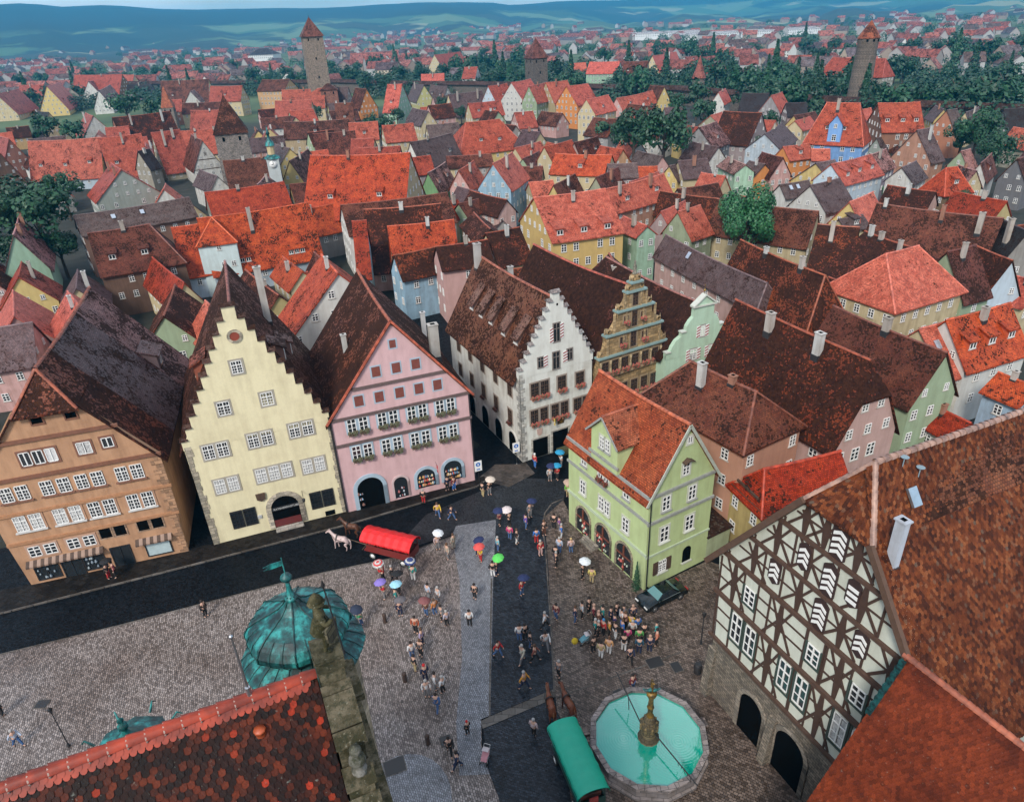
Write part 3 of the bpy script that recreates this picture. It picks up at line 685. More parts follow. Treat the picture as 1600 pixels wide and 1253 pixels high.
def step_gable(par, ul, ur, um, z0, ztop, n, halftop, D, wallcol, capcol, th=.5, capm='roof_tile'):
    """parapet rising in steps above a rectangular facade"""
    poly = [(ul, z0-1.0), (ur, z0-1.0)]; caps = []
    dz = (ztop-z0)/n
    R_ = []; Lf = []
    for k in range(n+1):
        t = k/n; xr = ur-(ur-um-halftop)*t; xl = ul+(um-halftop-ul)*t; z = z0+dz*k
        nr = ur-(ur-um-halftop)*(k+1)/n; nl = ul+(um-halftop-ul)*(k+1)/n
        if k == n: nr = nl = um
        R_ += [(xr, z-dz if k else z0), (xr, z)] if k else [(xr, z0)]
        Lf += [(xl, z-dz if k else z0), (xl, z)] if k else [(xl, z0)]
        caps.append((nr if k < n else um, xr, z)); caps.append((xl, nl if k < n else um, z))
    poly = [(ul, z0-1.0), (ur, z0-1.0)]+R_+Lf[::-1]
    q = []
    for p in poly:
        if not q or (abs(p[0]-q[-1][0])+abs(p[1]-q[-1][1])) > 1e-4: q.append(p)
    mb = MB(); mb.plate(q, -.03, th); o = mb.build('stepped_gable', ['plaster'], par, wallcol)
    c = MB()
    for a, b, z in caps:
        if b-a < .02: continue
        out = .14; x0, x1 = a-(out if a < um and b <= um else 0), b+(out if a >= um else 0)
        c.hexa([(x0, -.2, z), (x1, -.2, z), (x1, th+.18, z), (x0, th+.18, z)], [(x0, -.16, z+.05), (x1, -.16, z+.05), (x1, th*.5, z+.30), (x0, th*.5, z+.30)])
        c.hexa([(x0, th*.5, z+.02), (x1, th*.5, z+.02), (x1, th+.17, z+.02), (x0, th+.17, z+.02)], [(x0, th*.5, z+.298), (x1, th*.5, z+.298), (x1, th+.16, z+.05), (x0, th+.16, z+.05)])
    c.build('coping', [capm], o, capcol)
    return o
# ================================================================ orange house
def orange_house():
    g0, g1 = (-45.99, 51.02), (-32.74, 54.87)
    r = thing('house', 'tall orange plastered house with brown string courses and half-hipped roof beside the square', 'house', (*g0, 0), ang(g0, g1))
    OC = (.46, .255, .14); BR = (.20, .085, .05)
    shell(r, [(0, 0), (13.8, 0), (14.0, 4.6), (14.15, 11.4), (9.2, 17.7), (4.1, 17.7), (-.7, 11.4), (-.4, 4.6)], 23.5, OC, m='old_plaster')
    band(r, [(-.6, 14.3, 11.55), (2.0, 11.7, 15.1)], BR, pr=.2, h=.3); band(r, [(-.6, 14.3, 8.0), (-.4, 14.2, 4.9)], (.40, .20, .10), pr=.16, h=.26)
    q = MB(); rr = random.Random(2)
    for k in range(22): wv = .5 if k % 2 else .85; q.box(13.9-wv+.1 if k < 9 else 14.05-wv, -.05, k*.52, 13.9+.02 if k < 9 else 14.17, .02, k*.52+.48)
    q.build('quoins', ['stone'], r, (.42, .25, .15))
    gable_roof(r, -.7, 14.15, 6.8, -.3, 23.3, 11.4, 20.9, (.20, .06, .03, .7), (.30, .08, .035, .5), trunc=3.2, cuts=[(-.3, 5.5, (.24, .062, .026, .75)), (5.5, 15.5, (.13, .085, .09, .5)), (15.5, 23.3, (.27, .13, .12, .6))], sag=.5)
    dormer_x(r, 14.15, 6.8, 11.4, 20.9, 17.5, .18, 3.0, (.13, .085, .09, .5), OC)
    wt = (.55, .55, .54)
    for u in (5.85, 8.45): 
        o = MB(); o.face([(u-.42, -.02, 16.45), (u+.42, -.02, 16.45), (u+.42, -.02, 17.35), (u-.42, -.02, 17.35)]); a = o.build('hatch', ['shadow_room'], r)
        s = MB(); 
        for qd in ((u-.55, 16.3, u+.55, 16.42), (u-.55, 17.38, u+.55, 17.5), (u-.55, 16.42, u-.43, 17.38), (u+.43, 16.42, u+.55, 17.38)): s.box(qd[0], -.08, qd[1], qd[2], 0, qd[3])
        s.build('surround', ['timber'], a, BR)
    for u in (3.87, 4.87): window(r, u, 13.3, .85, 1.35, 'plain', surround=BR)
    o = window(r, 5.87, 13.3, .85, 1.35, 'plain', surround=BR); link('blind', MB_quad(.75, 1.25), o, (.6, .6, .6), (0, -.03, 0))
    window(r, 8.51, 13.4, 1.15, 1.2, 'plain', surround=BR, curtain=True); window(r, 10.42, 13.55, .9, 1.0, 'plain', surround=BR)
    for u in (1.3, 2.57, 4.52, 5.88, 7.31, 8.62, 10.62, 11.89): window(r, u, 10.1, 1.02, 1.5, 'c', sill=BR)
    for i, u in enumerate((1.4, 2.66, 4.6, 5.9, 7.46, 8.73, 10.74, 12.0)):
        window(r, u, 6.95, 1.02, 1.65, 'c', surround=(.42, .24, .15) if i > 0 else None, curtain=i in (0, 1, 2, 3), sill=wt)
    for i, u in enumerate((1.49, 2.79, 4.72, 6.05)): window(r, u, 3.75, 1.0, 1.15, 'a', surround=(.45, .28, .2))
    for u in (7.54, 8.8, 10.8, 12.06):
        o = MB(); o.face([(u-.48, -.02, 3.6), (u+.48, -.02, 3.6), (u+.48, -.02, 4.75), (u-.48, -.02, 4.75)]); a = o.build('window_opening', ['shadow_room'], r)
        s = MB()
        for qd in ((u-.6, 3.48, u+.6, 3.6), (u-.6, 4.75, u+.6, 4.87), (u-.6, 3.6, u-.48, 4.75), (u+.48, 3.6, u+.6, 4.75)): s.box(qd[0], -.06, qd[1], qd[2], 0, qd[3])
        s.build('surround', ['stone'], a, (.44, .3, .21))
    for (a, b, z0, z1) in ((.85, 2.7, .5, 2.0), (3.1, 4.7, .02, 2.2), (4.95, 6.6, .45, 2.2), (7.4, 9.0, .05, 2.3)):
        o = MB(); o.face([(a, -.03, z0), (b, -.03, z0), (b, -.03, z1), (a, -.03, z1)]); w_ = o.build('shop_window', ['glass'], r)
        s = MB()
        for qd in ((a-.1, z0-.1, b+.1, z0), (a-.1, z1, b+.1, z1+.1), (a-.1, z0, a, z1), (b, z0, b+.1, z1), ((a+b)/2-.03, z0, (a+b)/2+.03, z1)): s.box(qd[0], -.08, qd[1], qd[2], 0, qd[3])
        s.build('frame', ['iron'], w_)
        if z0 > .2: goods(w_, (a+b)/2, z0, b-a, z1-z0, 5, int(a*9), ((.35, .4, .42), (.2, .25, .3)))
    o = MB(); o.box(10.4, -.04, .55, 12.5, .01, 1.95); w_ = o.build('shop_window', ['paint'], r, (.42, .52, .54)); s = MB()
    for qd in ((10.3, .45, 12.6, .55), (10.3, 1.95, 12.6, 2.05), (10.3, .55, 10.4, 1.95), (12.5, .55, 12.6, 1.95)): s.box(qd[0], -.1, qd[1], qd[2], 0, qd[3])
    s.build('frame', ['iron'], w_)
    for (a, b, z) in ((.4, 6.9, 2.55), (9.7, 12.9, 2.45)):
        aw = MB(); n = int((b-a)/.3)
        for k in range(n):
            x0, x1 = a+(b-a)*k/n, a+(b-a)*(k+1)/n; aw.face([(x0, -.55, z-.1), (x1, -.55, z-.15), (x1, 0, z+.25), (x0, 0, z+.25)], k % 2); aw.face([(x0, -.55, z-.25), (x1, -.55, z-.25), (x1, -.55, z-.1), (x0, -.55, z-.1)], k % 2)
        aw.build('awning', ['dark_wood', 'paint'], r, (.30, .20, .15))
def MB_quad(w, h, m='cloth'):
    k = ('q', w, h, m)
    if k not in MC:
        mb = MB(); mb.face([(-w/2, 0, -h/2), (w/2, 0, -h/2), (w/2, 0, h/2), (-w/2, 0, h/2)]); MC[k] = mb.mesh('blind', [m])
    return MC[k]
def dormer_x(par, ue, um, ze, zr, y, t, dw, rc, wc, hd=1.6, sub=True, mf=.3):
    """shed dormer on the slope of a ridge-along-y roof; ue eave side, um ridge; window looks outwards along x"""
    s = 1 if ue > um else -1; w = abs(ue-um); m = (zr-ze)/w; xf = um+s*w*(1-t); z0 = ze+(zr-ze)*t-.05; z1 = z0+hd; m2 = mf*m; b = hd/(m-m2); a = dw/2
    mb = MB()
    def f(p, q=0): mb.face(p if s > 0 else p[::-1], q)
    f([(xf, y-a, z0-.1), (xf, y+a, z0-.1), (xf, y+a, z1), (xf, y-a, z1)])
    f([(xf, y-a, z1), (xf-s*b, y-a, z1+m2*b), (xf, y-a, z0-.1)]); f([(xf, y+a, z0-.1), (xf-s*b, y+a, z1+m2*b), (xf, y+a, z1)])
    e = .25
    lo = [(xf+s*.35, y-a-e, z1-.35*m2), (xf+s*.35, y+a+e, z1-.35*m2), (xf-s*b, y+a+e, z1+m2*b), (xf-s*b, y-a-e, z1+m2*b)]
    if s < 0: lo.reverse()
    mb.hexa(lo, [(p[0], p[1], p[2]+.16) for p in lo], 1)
    d = mb.build('dormer', ['plaster', 'roof_tile'], par, (rc[0], rc[1], rc[2], rc[3]))
    if sub: link('window', winmesh(.8, .8, 'plain')[2], d, wc, (xf+s*.012, y, z0+.55), R(90)*s)
    return d
# ================================================================ yellow stepped gable
def yellow_house():
    g0, g1 = (-30.35, 55.66), (-18.04, 60.11)
    r = thing('house', 'pale yellow house with a stepped gable and an arched doorway between stone-framed windows', 'house', (*g0, 0), ang(g0, g1))
    YC = (.72, .65, .42); SU = (.36, .33, .27)
    shell(r, [(0, 0), (13.08, 0), (13.15, 11.6), (6.55, 22.8), (-.1, 11.6)], 18.5, YC, y0=0)
    step_gable(r, -.15, 13.2, 6.55, 12.2, 24.2, 10, .55, 18, YC, (.11, .06, .045, .6), th=.55)
    gable_roof(r, -.2, 13.3, 6.55, .5, 18.5, 11.4, 23.1, (.16, .055, .03, .75), (.34, .13, .10, .4), sag=.3, cuts=[(.5, 18.5, (.17, .06, .035, .72))])
    st = MB(); rr = random.Random(5)
    for k in range(21):
        wv = rr.uniform(.3, .6); st.box(-.06, -.05, k*.55, wv, .02, k*.55+.5); 
        if k < 19: st.box(13.14-wv*.8, -.05, k*.55, 13.2, .02, k*.55+.5)
    st.build('quoins', ['stone'], r, (.42, .38, .30))
    # round window near the top
    o = MB(); o.face([(6.55+.42*math.cos(a*math.pi/8), -.045, 21.4+.42*math.sin(a*math.pi/8)) for a in range(16)]); d = o.build('round_window', ['paint'], r, (.25, .05, .03))
    ring = MB()
    for k in range(16):
        a, b = k*math.pi/8, (k+1)*math.pi/8
        ring.hexa([(6.55+.42*math.cos(a), -.1, 21.4+.42*math.sin(a)), (6.55+.66*math.cos(a), -.1, 21.4+.66*math.sin(a)), (6.55+.66*math.cos(b), -.1, 21.4+.66*math.sin(b)), (6.55+.42*math.cos(b), -.1, 21.4+.42*math.sin(b))],
                  [(6.55+.42*math.cos(a), .0, 21.4+.42*math.sin(a)), (6.55+.66*math.cos(a), .0, 21.4+.66*math.sin(a)), (6.55+.66*math.cos(b), .0, 21.4+.66*math.sin(b)), (6.55+.42*math.cos(b), .0, 21.4+.42*math.sin(b))])
    ring.build('surround', ['stone'], d, (.48, .43, .34))
    window(r, 6.1, 18.5, .95, 1.25, 'b', surround=SU, y=-.03)
    for u, z in ((4.15, 14.7), (8.0, 14.8)): window(r, u, z, 1.1, 1.35, 'b', surround=SU)
    for u, z in ((2.5, 10.55), (6.55, 10.75), (10.4, 10.9)):
        for s in (-.62, .62): window(r, u+s, z, 1.0, 1.5, 'b', surround=SU)
    for u in (2.6, 10.85):
        for s in (-.6, .6): window(r, u+s, 6.6, .95, 1.55, 'b', surround=SU, curtain=True)
    for s in (-1.2, 0, 1.2): window(r, 7.05+s, 6.75, .98, 1.55, 'b', surround=SU, curtain=True)
    for u, w_ in ((3.3, 1.15), (11.0, 1.0)):
        for s in (-.62, .62):
            o = MB(); o.face([(u+s-.5, -.03, 1.5), (u+s+.5, -.03, 1.5), (u+s+.5, -.03, 3.3), (u+s-.5, -.03, 3.3)]); a = o.build('window_grille', ['glass'], r); s2 = MB()
            for k in range(4): s2.box(u+s-.5+k*.32, -.12, 1.5, u+s-.46+k*.32, -.08, 3.3)
            for k in range(5): s2.box(u+s-.5, -.12, 1.55+k*.42, u+s+.5, -.08, 1.6+k*.42)
            for qd in ((-.58, 1.38, .58, 1.5), (-.58, 3.3, .58, 3.42), (-.58, 1.5, -.5, 3.3), (.5, 1.5, .58, 3.3)): s2.box(u+s+qd[0], -.1, qd[1], u+s+qd[2], 0, qd[3])
            s2.build('grille', ['iron'], a)
    d = arch(r, 7.3, .3, 2.7, 3.6, (.50, .45, .37), 'shadow_room', t=.5, surm='stone')
    o = MB(); o.face([(5.98, -.045, .35), (8.6, -.045, .35), (8.6, -.045, 1.2), (5.98, -.045, 1.2)]); o.build('door_leaf', ['paint'], d, (.12, .02, .02))
    s = MB(); s.box(6.0, -.12, 2.35, 8.6, -.05, 2.75); sg = s.build('shop_sign', ['iron'], r); text(sg, 'RATSHERRNSTUBE', .30, (6.15, -.13, 2.44), (.5, .5, .48))
    s = MB(); s.box(5.95, -.7, 0, 8.7, -.03, .28); s.build('step', ['stone'], r, (.45, .42, .38))
    sh = MB(); sh.plate([(4.9, 4.15), (5.3, 3.9), (5.7, 4.15), (5.75, 4.8), (4.85, 4.8)], -.2, -.03); sh.build('coat_of_arms', ['dark_wood'], r)
    o = MB(); o.box(4.55, -.1, 1.9, 4.95, -.03, 2.3); o.build('menu_board', ['curtain'], r)
    o = MB(); o.face([(11.0, -.03, .15), (12.0, -.03, .15), (12.0, -.03, .75), (11.0, -.03, .75)]); o.build('cellar_hatch', ['shadow_room'], r)
    o = MB(); o.tube((9.2, 0, 3.9), (9.2, -1.2, 3.95), .03, .03, 5); o.lathe([(.02, .5), (.16, .35), (.12, .05), (.03, 0)], 8, (9.2, -1.15, 3.3)); o.build('hanging_lantern', ['iron'], r)
    chimney(r, 9.6, 13, 17, 23.5, .7, (.45, .43, .40)); 
    dormer_x(r, 13.2, 6.55, 11.5, 23.1, 5.0, .42, 1.8, (.2, .1, .08, .6), (.3, .28, .26)); dormer_x(r, 13.2, 6.55, 11.5, 23.1, 9.5, .3, 1.8, (.2, .1, .08, .6), (.3, .28, .26))
    dormer_x(r, -.2, 6.55, 11.5, 23.1, 8.0, .3, 2.4, (.3, .08, .04, .5), YC)
    pipe(r, 13.12, .2, 11.2)
def text(par, s, size, loc, col, rz=0, m='paint', ex=.01):
    c = bpy.data.curves.new('lettering', 'FONT'); c.body = s; c.size = size; c.extrude = ex
    q = bpy.data.objects.new('lettering', c); COL.objects.link(q); me = bpy.data.meshes.new_from_object(q.evaluated_get(bpy.context.evaluated_depsgraph_get())); bpy.data.objects.remove(q); me.materials.clear(); me.materials.append(MATS[m])
    o = bpy.data.objects.new('lettering', me); COL.objects.link(o); o.parent = par; o.location = loc; o.rotation_euler = (R(90), 0, rz); o.color = col+(1,)
    return o
# ================================================================ pink house
def pink_house():
    g0, g1 = (-17.86, 59.88), (-4.41, 64.72)
    r = thing('house', 'pink gabled house with dark string courses, blue-rimmed shop arches and flower boxes', 'house', (*g0, 0), ang(g0, g1))
    PC = (.62, .40, .41); BL = (.36, .47, .56); BD = (.13, .09, .085); SH = (.20, .055, .04)
    shell(r, [(.05, 0), (14.29, 0), (14.29, 11.2), (7.1, 20.1), (.05, 11.2)], 17.5, PC)
    band(r, [(.1, 14.35, 8.2), (.1, 14.4, 11.15), (2.55, 11.95, 14.1)], BD, pr=.16, h=.28)
    gable_roof(r, .0, 14.3, 7.1, -.25, 17.3, 11.3, 20.4, (.24, .068, .028, .82), (.42, .12, .06, .3), sag=.3)
    vb = MB()
    for s, ue in ((-1, -.4), (1, 14.7)):
        m = (20.4-11.3)/7.15; vb.beam((ue, 11.3-.4*m+.1), (7.1, 20.5), .22, -.33, -.22)
    vb.build('verge', ['ridge_tile'], r, (.45, .12, .07))
    for u in (3.06, 5.08, 7.13, 9.11, 11.04): shutter_closed(r, u, 12.75, .85, 1.1, SH, BL)
    for u in (5.12, 7.11, 9.08): shutter_closed(r, u, 15.5, .82, 1.05, SH, BL)
    shutter_closed(r, 7.07, 18.05, .62, .8, SH, BL)
    for u in (2.56, 5.61, 8.64, 11.63):
        for s in (-.58, .58): window(r, u+s, 10.2, .88, 1.55, 'a', surround=BL, box='leaf_box'); window(r, u+s+.02, 7.05, .88, 1.55, 'a', surround=BL, box='leaf_box')
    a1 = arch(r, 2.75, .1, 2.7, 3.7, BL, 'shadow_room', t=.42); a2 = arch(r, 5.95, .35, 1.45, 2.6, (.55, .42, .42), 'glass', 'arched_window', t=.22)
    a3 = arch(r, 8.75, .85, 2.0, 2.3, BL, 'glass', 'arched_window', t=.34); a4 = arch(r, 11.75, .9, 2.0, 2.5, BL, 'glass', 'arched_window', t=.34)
    goods(a3, 8.75, .95, 1.9, 1.7, 14, 4); goods(a4, 11.75, 1.0, 1.9, 1.7, 14, 5); goods(a2, 5.95, .4, 1.1, 1.6, 4, 6, ((.45, .5, .55), (.3, .1, .1))); goods(a1, 1.7, .3, .6, 2.4, 5, 8, ((.3, .45, .6), (.2, .1, .08)))
    pipe(r, .02, .2, 10.8); pipe(r, 14.2, .2, 10.8, -.05)
    chimney(r, 12.1, 4.0, 13.5, 17.6, .95, (.42, .40, .37)); chimney(r, 3.3, 7, 14.5, 17, .5, (.5, .5, .48)); chimney(r, 13.5, 14.5, 10.8, 15.0, .5, (.5, .5, .5))
def shutter_closed(par, u, z, w, h, col, sur):
    k = ('sc', w, h)
    if k not in MC:
        mb = MB(); mb.box(-w/2, -.05, -h/2, w/2, 0, h/2); mb.box(-.015, -.065, -h/2, .015, -.05, h/2); MC[k] = mb.mesh('shutter', ['timber'])
        s = MB(); a, b, t = w/2, h/2, .14
        for q in ((-a-t, -b-t, a+t, -b), (-a-t, b, a+t, b+t), (-a-t, -b, -a, b), (a, -b, a+t, b)): s.box(q[0], -.03, q[1], q[2], .0, q[3])
        MC[k+('s',)] = s.mesh('surround', ['plaster'])
    o = link('shutter', MC[k], par, col, (u, 0, z)); link('surround', MC[k+('s',)], o, sur)
    return o
# ================================================================ white stepped gable
def white_house():
    g0 = (.92, 67.99); an = R(26.5)
    r = thing('house', 'white house with a stepped gable and red-striped shutters above geranium windows', 'house', (*g0, 0), an)
    WC = (.66, .67, .62); FR = (.30, .25, .21)
    shell(r, [(0, 0), (9.35, 0), (9.35, 10.5), (4.7, 18.3), (0, 10.5)], 19.3, WC, m='old_plaster')
    step_gable(r, -.1, 9.45, 4.7, 11.7, 19.6, 9, .42, 19, WC, (.30, .30, .30, .3), th=.5)
    gable_roof(r, -.05, 9.4, 4.7, .45, 19.2, 10.9, 18.9, (.21, .085, .045, .62), (.36, .12, .07, .4), sag=.25, ov=.6)
    q = MB()
    for k in range(20): wv = .35 if k % 2 else .62; q.box(-.05, -.05, k*.56, wv, .02, k*.56+.52); q.box(-.05, -.05, k*.56, .02, wv*1.3, k*.56+.52)
    q.build('quoins', ['stone'], r, (.50, .50, .47))
    def fw(u, z, w, h, y=0, box=True, par=r): return dark(window(par, u, z, w, h, 'c', surround=FR, box='leaf_red' if box else None))
    for s in (-.62, .62): fw(2.45+s, 8.85, 1.0, 1.75); fw(2.3+s, 5.5, .95, 1.75); fw(5.0+s, 5.5, .95, 1.75)
    fw(5.3, 8.85, 1.05, 1.7); fw(7.7, 8.75, 1.05, 1.6); fw(7.4, 5.45, 1.0, 1.7); fw(8.5, 5.45, .8, 1.7)
    for u, z, w_, h in ((4.7, 15.1, .75, 2.1), (2.65, 12.05, .62, 1.15), (6.35, 12.1, .62, 1.3), (4.6, 11.8, .78, 2.0)):
        o = MB(); o.face([(u-w_/2, -.05, z-h/2), (u+w_/2, -.05, z-h/2), (u+w_/2, -.05, z+h/2), (u-w_/2, -.05, z+h/2)]); a = o.build('window_opening', ['glass'], r); s = MB()
        for qd in ((-w_/2-.12, -h/2-.12, w_/2+.12, -h/2), (-w_/2-.12, h/2, w_/2+.12, h/2+.12), (-w_/2-.12, -h/2, -w_/2, h/2), (w_/2, -h/2, w_/2+.12, h/2), (-.03, -h/2, .03, h/2), (-w_/2, .2*h, w_/2, .2*h+.05)): s.box(u+qd[0], -.1, z+qd[1], u+qd[2], -.03, z+qd[3])
        s.build('surround', ['timber'], a, (.22, .19, .17))
    for u, z, w_, h in ((4.05, 14.9, .42, 1.7), (5.35, 15.2, .42, 1.7), (3.25, 12.05, .5, 1.35), (5.75, 12.0, .55, 1.35)): striped_shutter(r, u, z, w_, h)
    o = MB(); o.box(4.72, -.06, 18.15, 4.92, -.04, 18.4); o.build('vent_hole', ['shadow_room'], r)
    for u, w_, z1 in ((2.35, 2.0, 2.5), (5.05, 2.1, 2.8)):
        o = MB(); o.face([(u-w_/2, -.03, .05), (u+w_/2, -.03, .05), (u+w_/2, -.03, z1), (u-w_/2, -.03, z1)]); a = o.build('shop_entrance', ['shadow_room'], r); s = MB()
        for qd in ((-w_/2-.2, .0, -w_/2, z1+.2), (w_/2, 0, w_/2+.2, z1+.2), (-w_/2, z1, w_/2, z1+.2)): s.box(u+qd[0], -.09, qd[1], u+qd[2], 0, qd[3])
        s.build('surround', ['stone'], a, (.5, .49, .45))
    o = MB(); o.box(4.7, -.06, 3.6, 5.55, -.0, 4.6, 0); o.box(4.82, -.09, 3.7, 5.43, -.05, 4.5, 1); o.build('wall_relief', ['dark_wood', 'gold'], r)
    o = MB(); o.plate([(2.0, 3.1), (2.3, 2.85), (2.6, 3.1), (2.65, 3.8), (1.95, 3.8)], -.08, 0); o.build('coat_of_arms', ['paint'], r, (.5, .35, .3))
    mk = MB(); mk.box(4.2, -1.3, .02, 6.1, -.5, .75, 0); mk.build('planter_box', ['leaf_box'], r)
    # side wall on the lane
    wl = [(2.4, 8.5), (6, 8.6), (9.5, 8.6), (13, 8.6), (2.6, 4.9), (6.2, 5.0), (9.6, 5.1), (13, 5.1), (16.5, 5.1), (16.5, 8.6)]
    for y, z in wl:
        o = window(r, 0, z, .95, 1.7, 'c', surround=FR, box='leaf_red' if y < 12 and z < 8 else None); dark(o); o.location = (-.02, y, z); o.rotation_euler = (0, 0, R(-90))
    for y in (2.3, 5.9, 9.6, 13.5):
        f = thing_child(r, y); arch(f, 0, .1, 1.9, 2.8, (.6, .6, .56), 'shadow_room', t=.22)
    for y, t in ((3.2, .30), (6.2, .30), (9.6, .32), (12.3, .32), (15.0, .33)): dormer_x(r, -.05, 4.7, 10.9, 18.9, y, t, 1.0, (.22, .12, .09, .5), (.55, .53, .5), hd=1.0, mf=.66)
    chimney(r, 4.2, 18.2, 17, 20.6, .8, (.42, .40, .38)); chimney(r, 7.6, 16, 13, 17.6, .6, (.42, .40, .38))
def thing_child(r, y):
    e = MB(); e.box(-.05, y-.01, 0, -.04, y+.01, .05); o = e.build('wall_plinth', ['stone'], r, (.5, .5, .47))
    q = bpy.data.objects.new('arcade_bay', None); COL.objects.link(q); bpy.data.objects.remove(o); q.parent = r; q.location = (-.0, y, 0); q.rotation_euler = (0, 0, R(-90)); return q
# ================================================================ sandstone gable
def sandstone_house():
    g0 = (10.6, 72.3); an = R(29)
    r = thing('house', 'sandstone renaissance house with scrolled gable, copper ledges and flowered windows, behind the white stepped gable', 'house', (*g0, 0), an)
    SC_ = (.40, .28, .14); CU = (.22, .32, .31)
    lv = [(0, 9.0), (9.0, 10.75), (10.75, 13.3), (13.3, 15.9), (15.9, 17.9), (17.9, 18.9)]
    shell(r, [(-.7, 0), (9.3, 0), (9.3, 10.75), (4.25, 18.2), (-.7, 10.75)], 20, SC_, m='stone')
    hw = {10.75: 5.0, 13.3: 4.05, 15.9: 2.55, 17.9: 1.3, 18.9: .75, 19.7: .35}
    zs = sorted(hw); um = 4.25
    for i in range(len(zs)-1):
        z0, z1 = zs[i], zs[i+1]; a, b = hw[z0]-.35, hw[z1]-.05
        pts = []
        for k in range(9):
            t = k/8; pts.append((a+(b-a)*t-.42*math.sin(math.pi*t)*(a-b)*(.9 if t < .8 else .6), z0+(z1-z0)*t))
        poly = [(um+x, z) for x, z in pts]+[(um-x, z) for x, z in pts[::-1]]
        mb = MB(); mb.plate(poly, -.05, .55); st = mb.build('gable_stage', ['stone'], r, SC_)
        for s in (-1, 1):   # scrolls at the ends of each stage
            sc = MB(); cx = um+s*(a-.12); 
            sc.lathe([(.26, -.35), (.30, -.30), (.30, .30), (.26, .35)], 12, (0, 0, 0))
            sc.v = [(cx+x, .22+z_, z0+.38+y) for x, y, z_ in sc.v]; sc.build('scroll', ['stone'], st, (.44, .32, .17))
            ob = MB(); ox = um+s*(hw[z0]-.05); ob.lathe([(.14, 0), (.10, .15), (.13, .2), (.02, .75), (.001, .78)], 4, (ox, .2, z0+.14), 0, False); ob.build('obelisk', ['stone'], st, (.44, .33, .2))
        ld = MB(); ld.box(um-hw[z0]-.12, -.35, z0-.12, um+hw[z0]+.12, .6, z0+.1, 0); ld.build('ledge', ['paint'], st, CU)
        if z1-z0 > 1.5:
            for x in [-a*.92+.5, -a*.33, a*.33, a*.92-.5]:
                p = MB(); p.box(um+x-.14, -.16, z0+.1, um+x+.14, -.04, z1-.15); p.build('pilaster', ['stone'], st, (.46, .34, .19))
    # finial figure
    st = MB(); st.lathe([(.3, 0), (.28, .3), (.16, .4), (.2, .9), (.1, 1.3), (.12, 1.5), (.001, 1.7)], 8, (um, .25, 19.6)); st.build('finial', ['stone'], r, (.22, .21, .17))
    W_ = [(4.22, 16.9, .75, 1.5), (3.0, 14.75, .6, .8), (4.2, 14.6, .75, 1.9), (5.4, 14.75, .6, .8), (2.6, 12.2, .75, 1.0), (4.15, 12.1, .8, 1.9), (5.75, 12.2, .75, 1.0)]+[(u, 9.4, .95, 1.45) for u in (.2, 1.6, 3.05, 4.55, 6.05, 7.5)]+[(u, 6.0, .95, 1.6) for u in (1.6, 3.05, 4.55, 6.05, 7.5)]
    for u, z, w_, h in W_: dark(window(r, u, z, w_, h, 'c', surround=(.30, .22, .13), box='leaf_red' if w_ < .8 and h < 1.3 or z < 10 else None, y=-.05))
    for u in (-.5, .9, 2.3, 3.8, 5.3, 6.8, 8.3):
        c = MB(); c.lathe([(.12, 0), (.17, .3), (.15, .5), (.10, .8), (.14, 1.25), (.17, 1.6), (.001, 1.7)], 8, (u, -.22, 8.6)); c.build('carved_figure', ['stone'], r, (.42, .33, .2))
    band(r, [(-.8, 9.4, 8.3), (-.8, 9.4, 4.6)], (.44, .33, .2), pr=.3, h=.3, m='stone')
    gable_roof(r, -.7, 9.3, um, .5, 21.5, 10.6, 18.2, (.17, .045, .024, .95), (.42, .10, .06, .3), sag=.35)
# ================================================================ mint scrolled gable
def mint_house():
    g0 = (19.5, 75.0); an = R(23)
    r = thing('house', 'mint green house with a curved scroll gable and red-striped shutters beside the sandstone gable', 'house', (*g0, 0), an)
    MCc = (.40, .56, .42); um = 3.6
    shell(r, [(-1.4, 0), (8.6, 0), (8.6, 9.6), (3.6, 14.3), (-1.4, 9.6)], 20, MCc)
    def side(s): 
        P_ = [(5.0, 9.0), (5.0, 9.9), (4.4, 9.9), (4.2, 10.5), (3.7, 11.2), (3.0, 11.6), (2.95, 12.1), (2.4, 12.1), (2.3, 12.7), (1.9, 13.3), (1.45, 13.7), (1.4, 14.9)]
        return [(um+s*x, z) for x, z in P_]
    poly = side(1)+[(um, 16.1)]+side(-1)[::-1]
    mb = MB(); mb.plate(poly, -.04, .5); g = mb.build('scroll_gable', ['plaster'], r, MCc)
    c = MB(); c.beam((um-1.65, 14.95), (um+1.65, 14.95), .16, -.25, .55); c.beam((um-1.6, 15.0), (um, 16.2), .16, -.25, .55); c.beam((um, 16.2), (um+1.6, 15.0), .16, -.25, .55)
    for s in (-1, 1): c.beam((um+s*2.4, 12.15), (um+s*3.1, 12.15), .14, -.2, .5); c.beam((um+s*4.4, 9.95), (um+s*5.1, 9.95), .14, -.2, .5)
    c.build('coping', ['paint'], g, (.5, .52, .46))
    f = MB(); f.lathe([(.03, 0), (.03, .4), (.16, .5), (.16, .62), (.03, .72), (.03, 1.1), (.10, 1.15), (.001, 1.3)], 8, (um, .2, 16.1)); f.build('gilded_finial', ['gold'], r)
    for u, z, w_ in ((3.6, 11.7, .62), (2.5, 8.9, .95), (5.2, 8.9, .95)):
        window(r, u, z, w_, 1.35, 'c', surround=(.3, .3, .27))
        for s in (-1, 1): striped_shutter(r, u+s*(w_/2+.32), z, .48, 1.45)
    gable_roof(r, -1.4, 8.6, um, .45, 22, 9.4, 14.9, (.19, .055, .03, .92), (.34, .15, .12, .5), sag=.3)
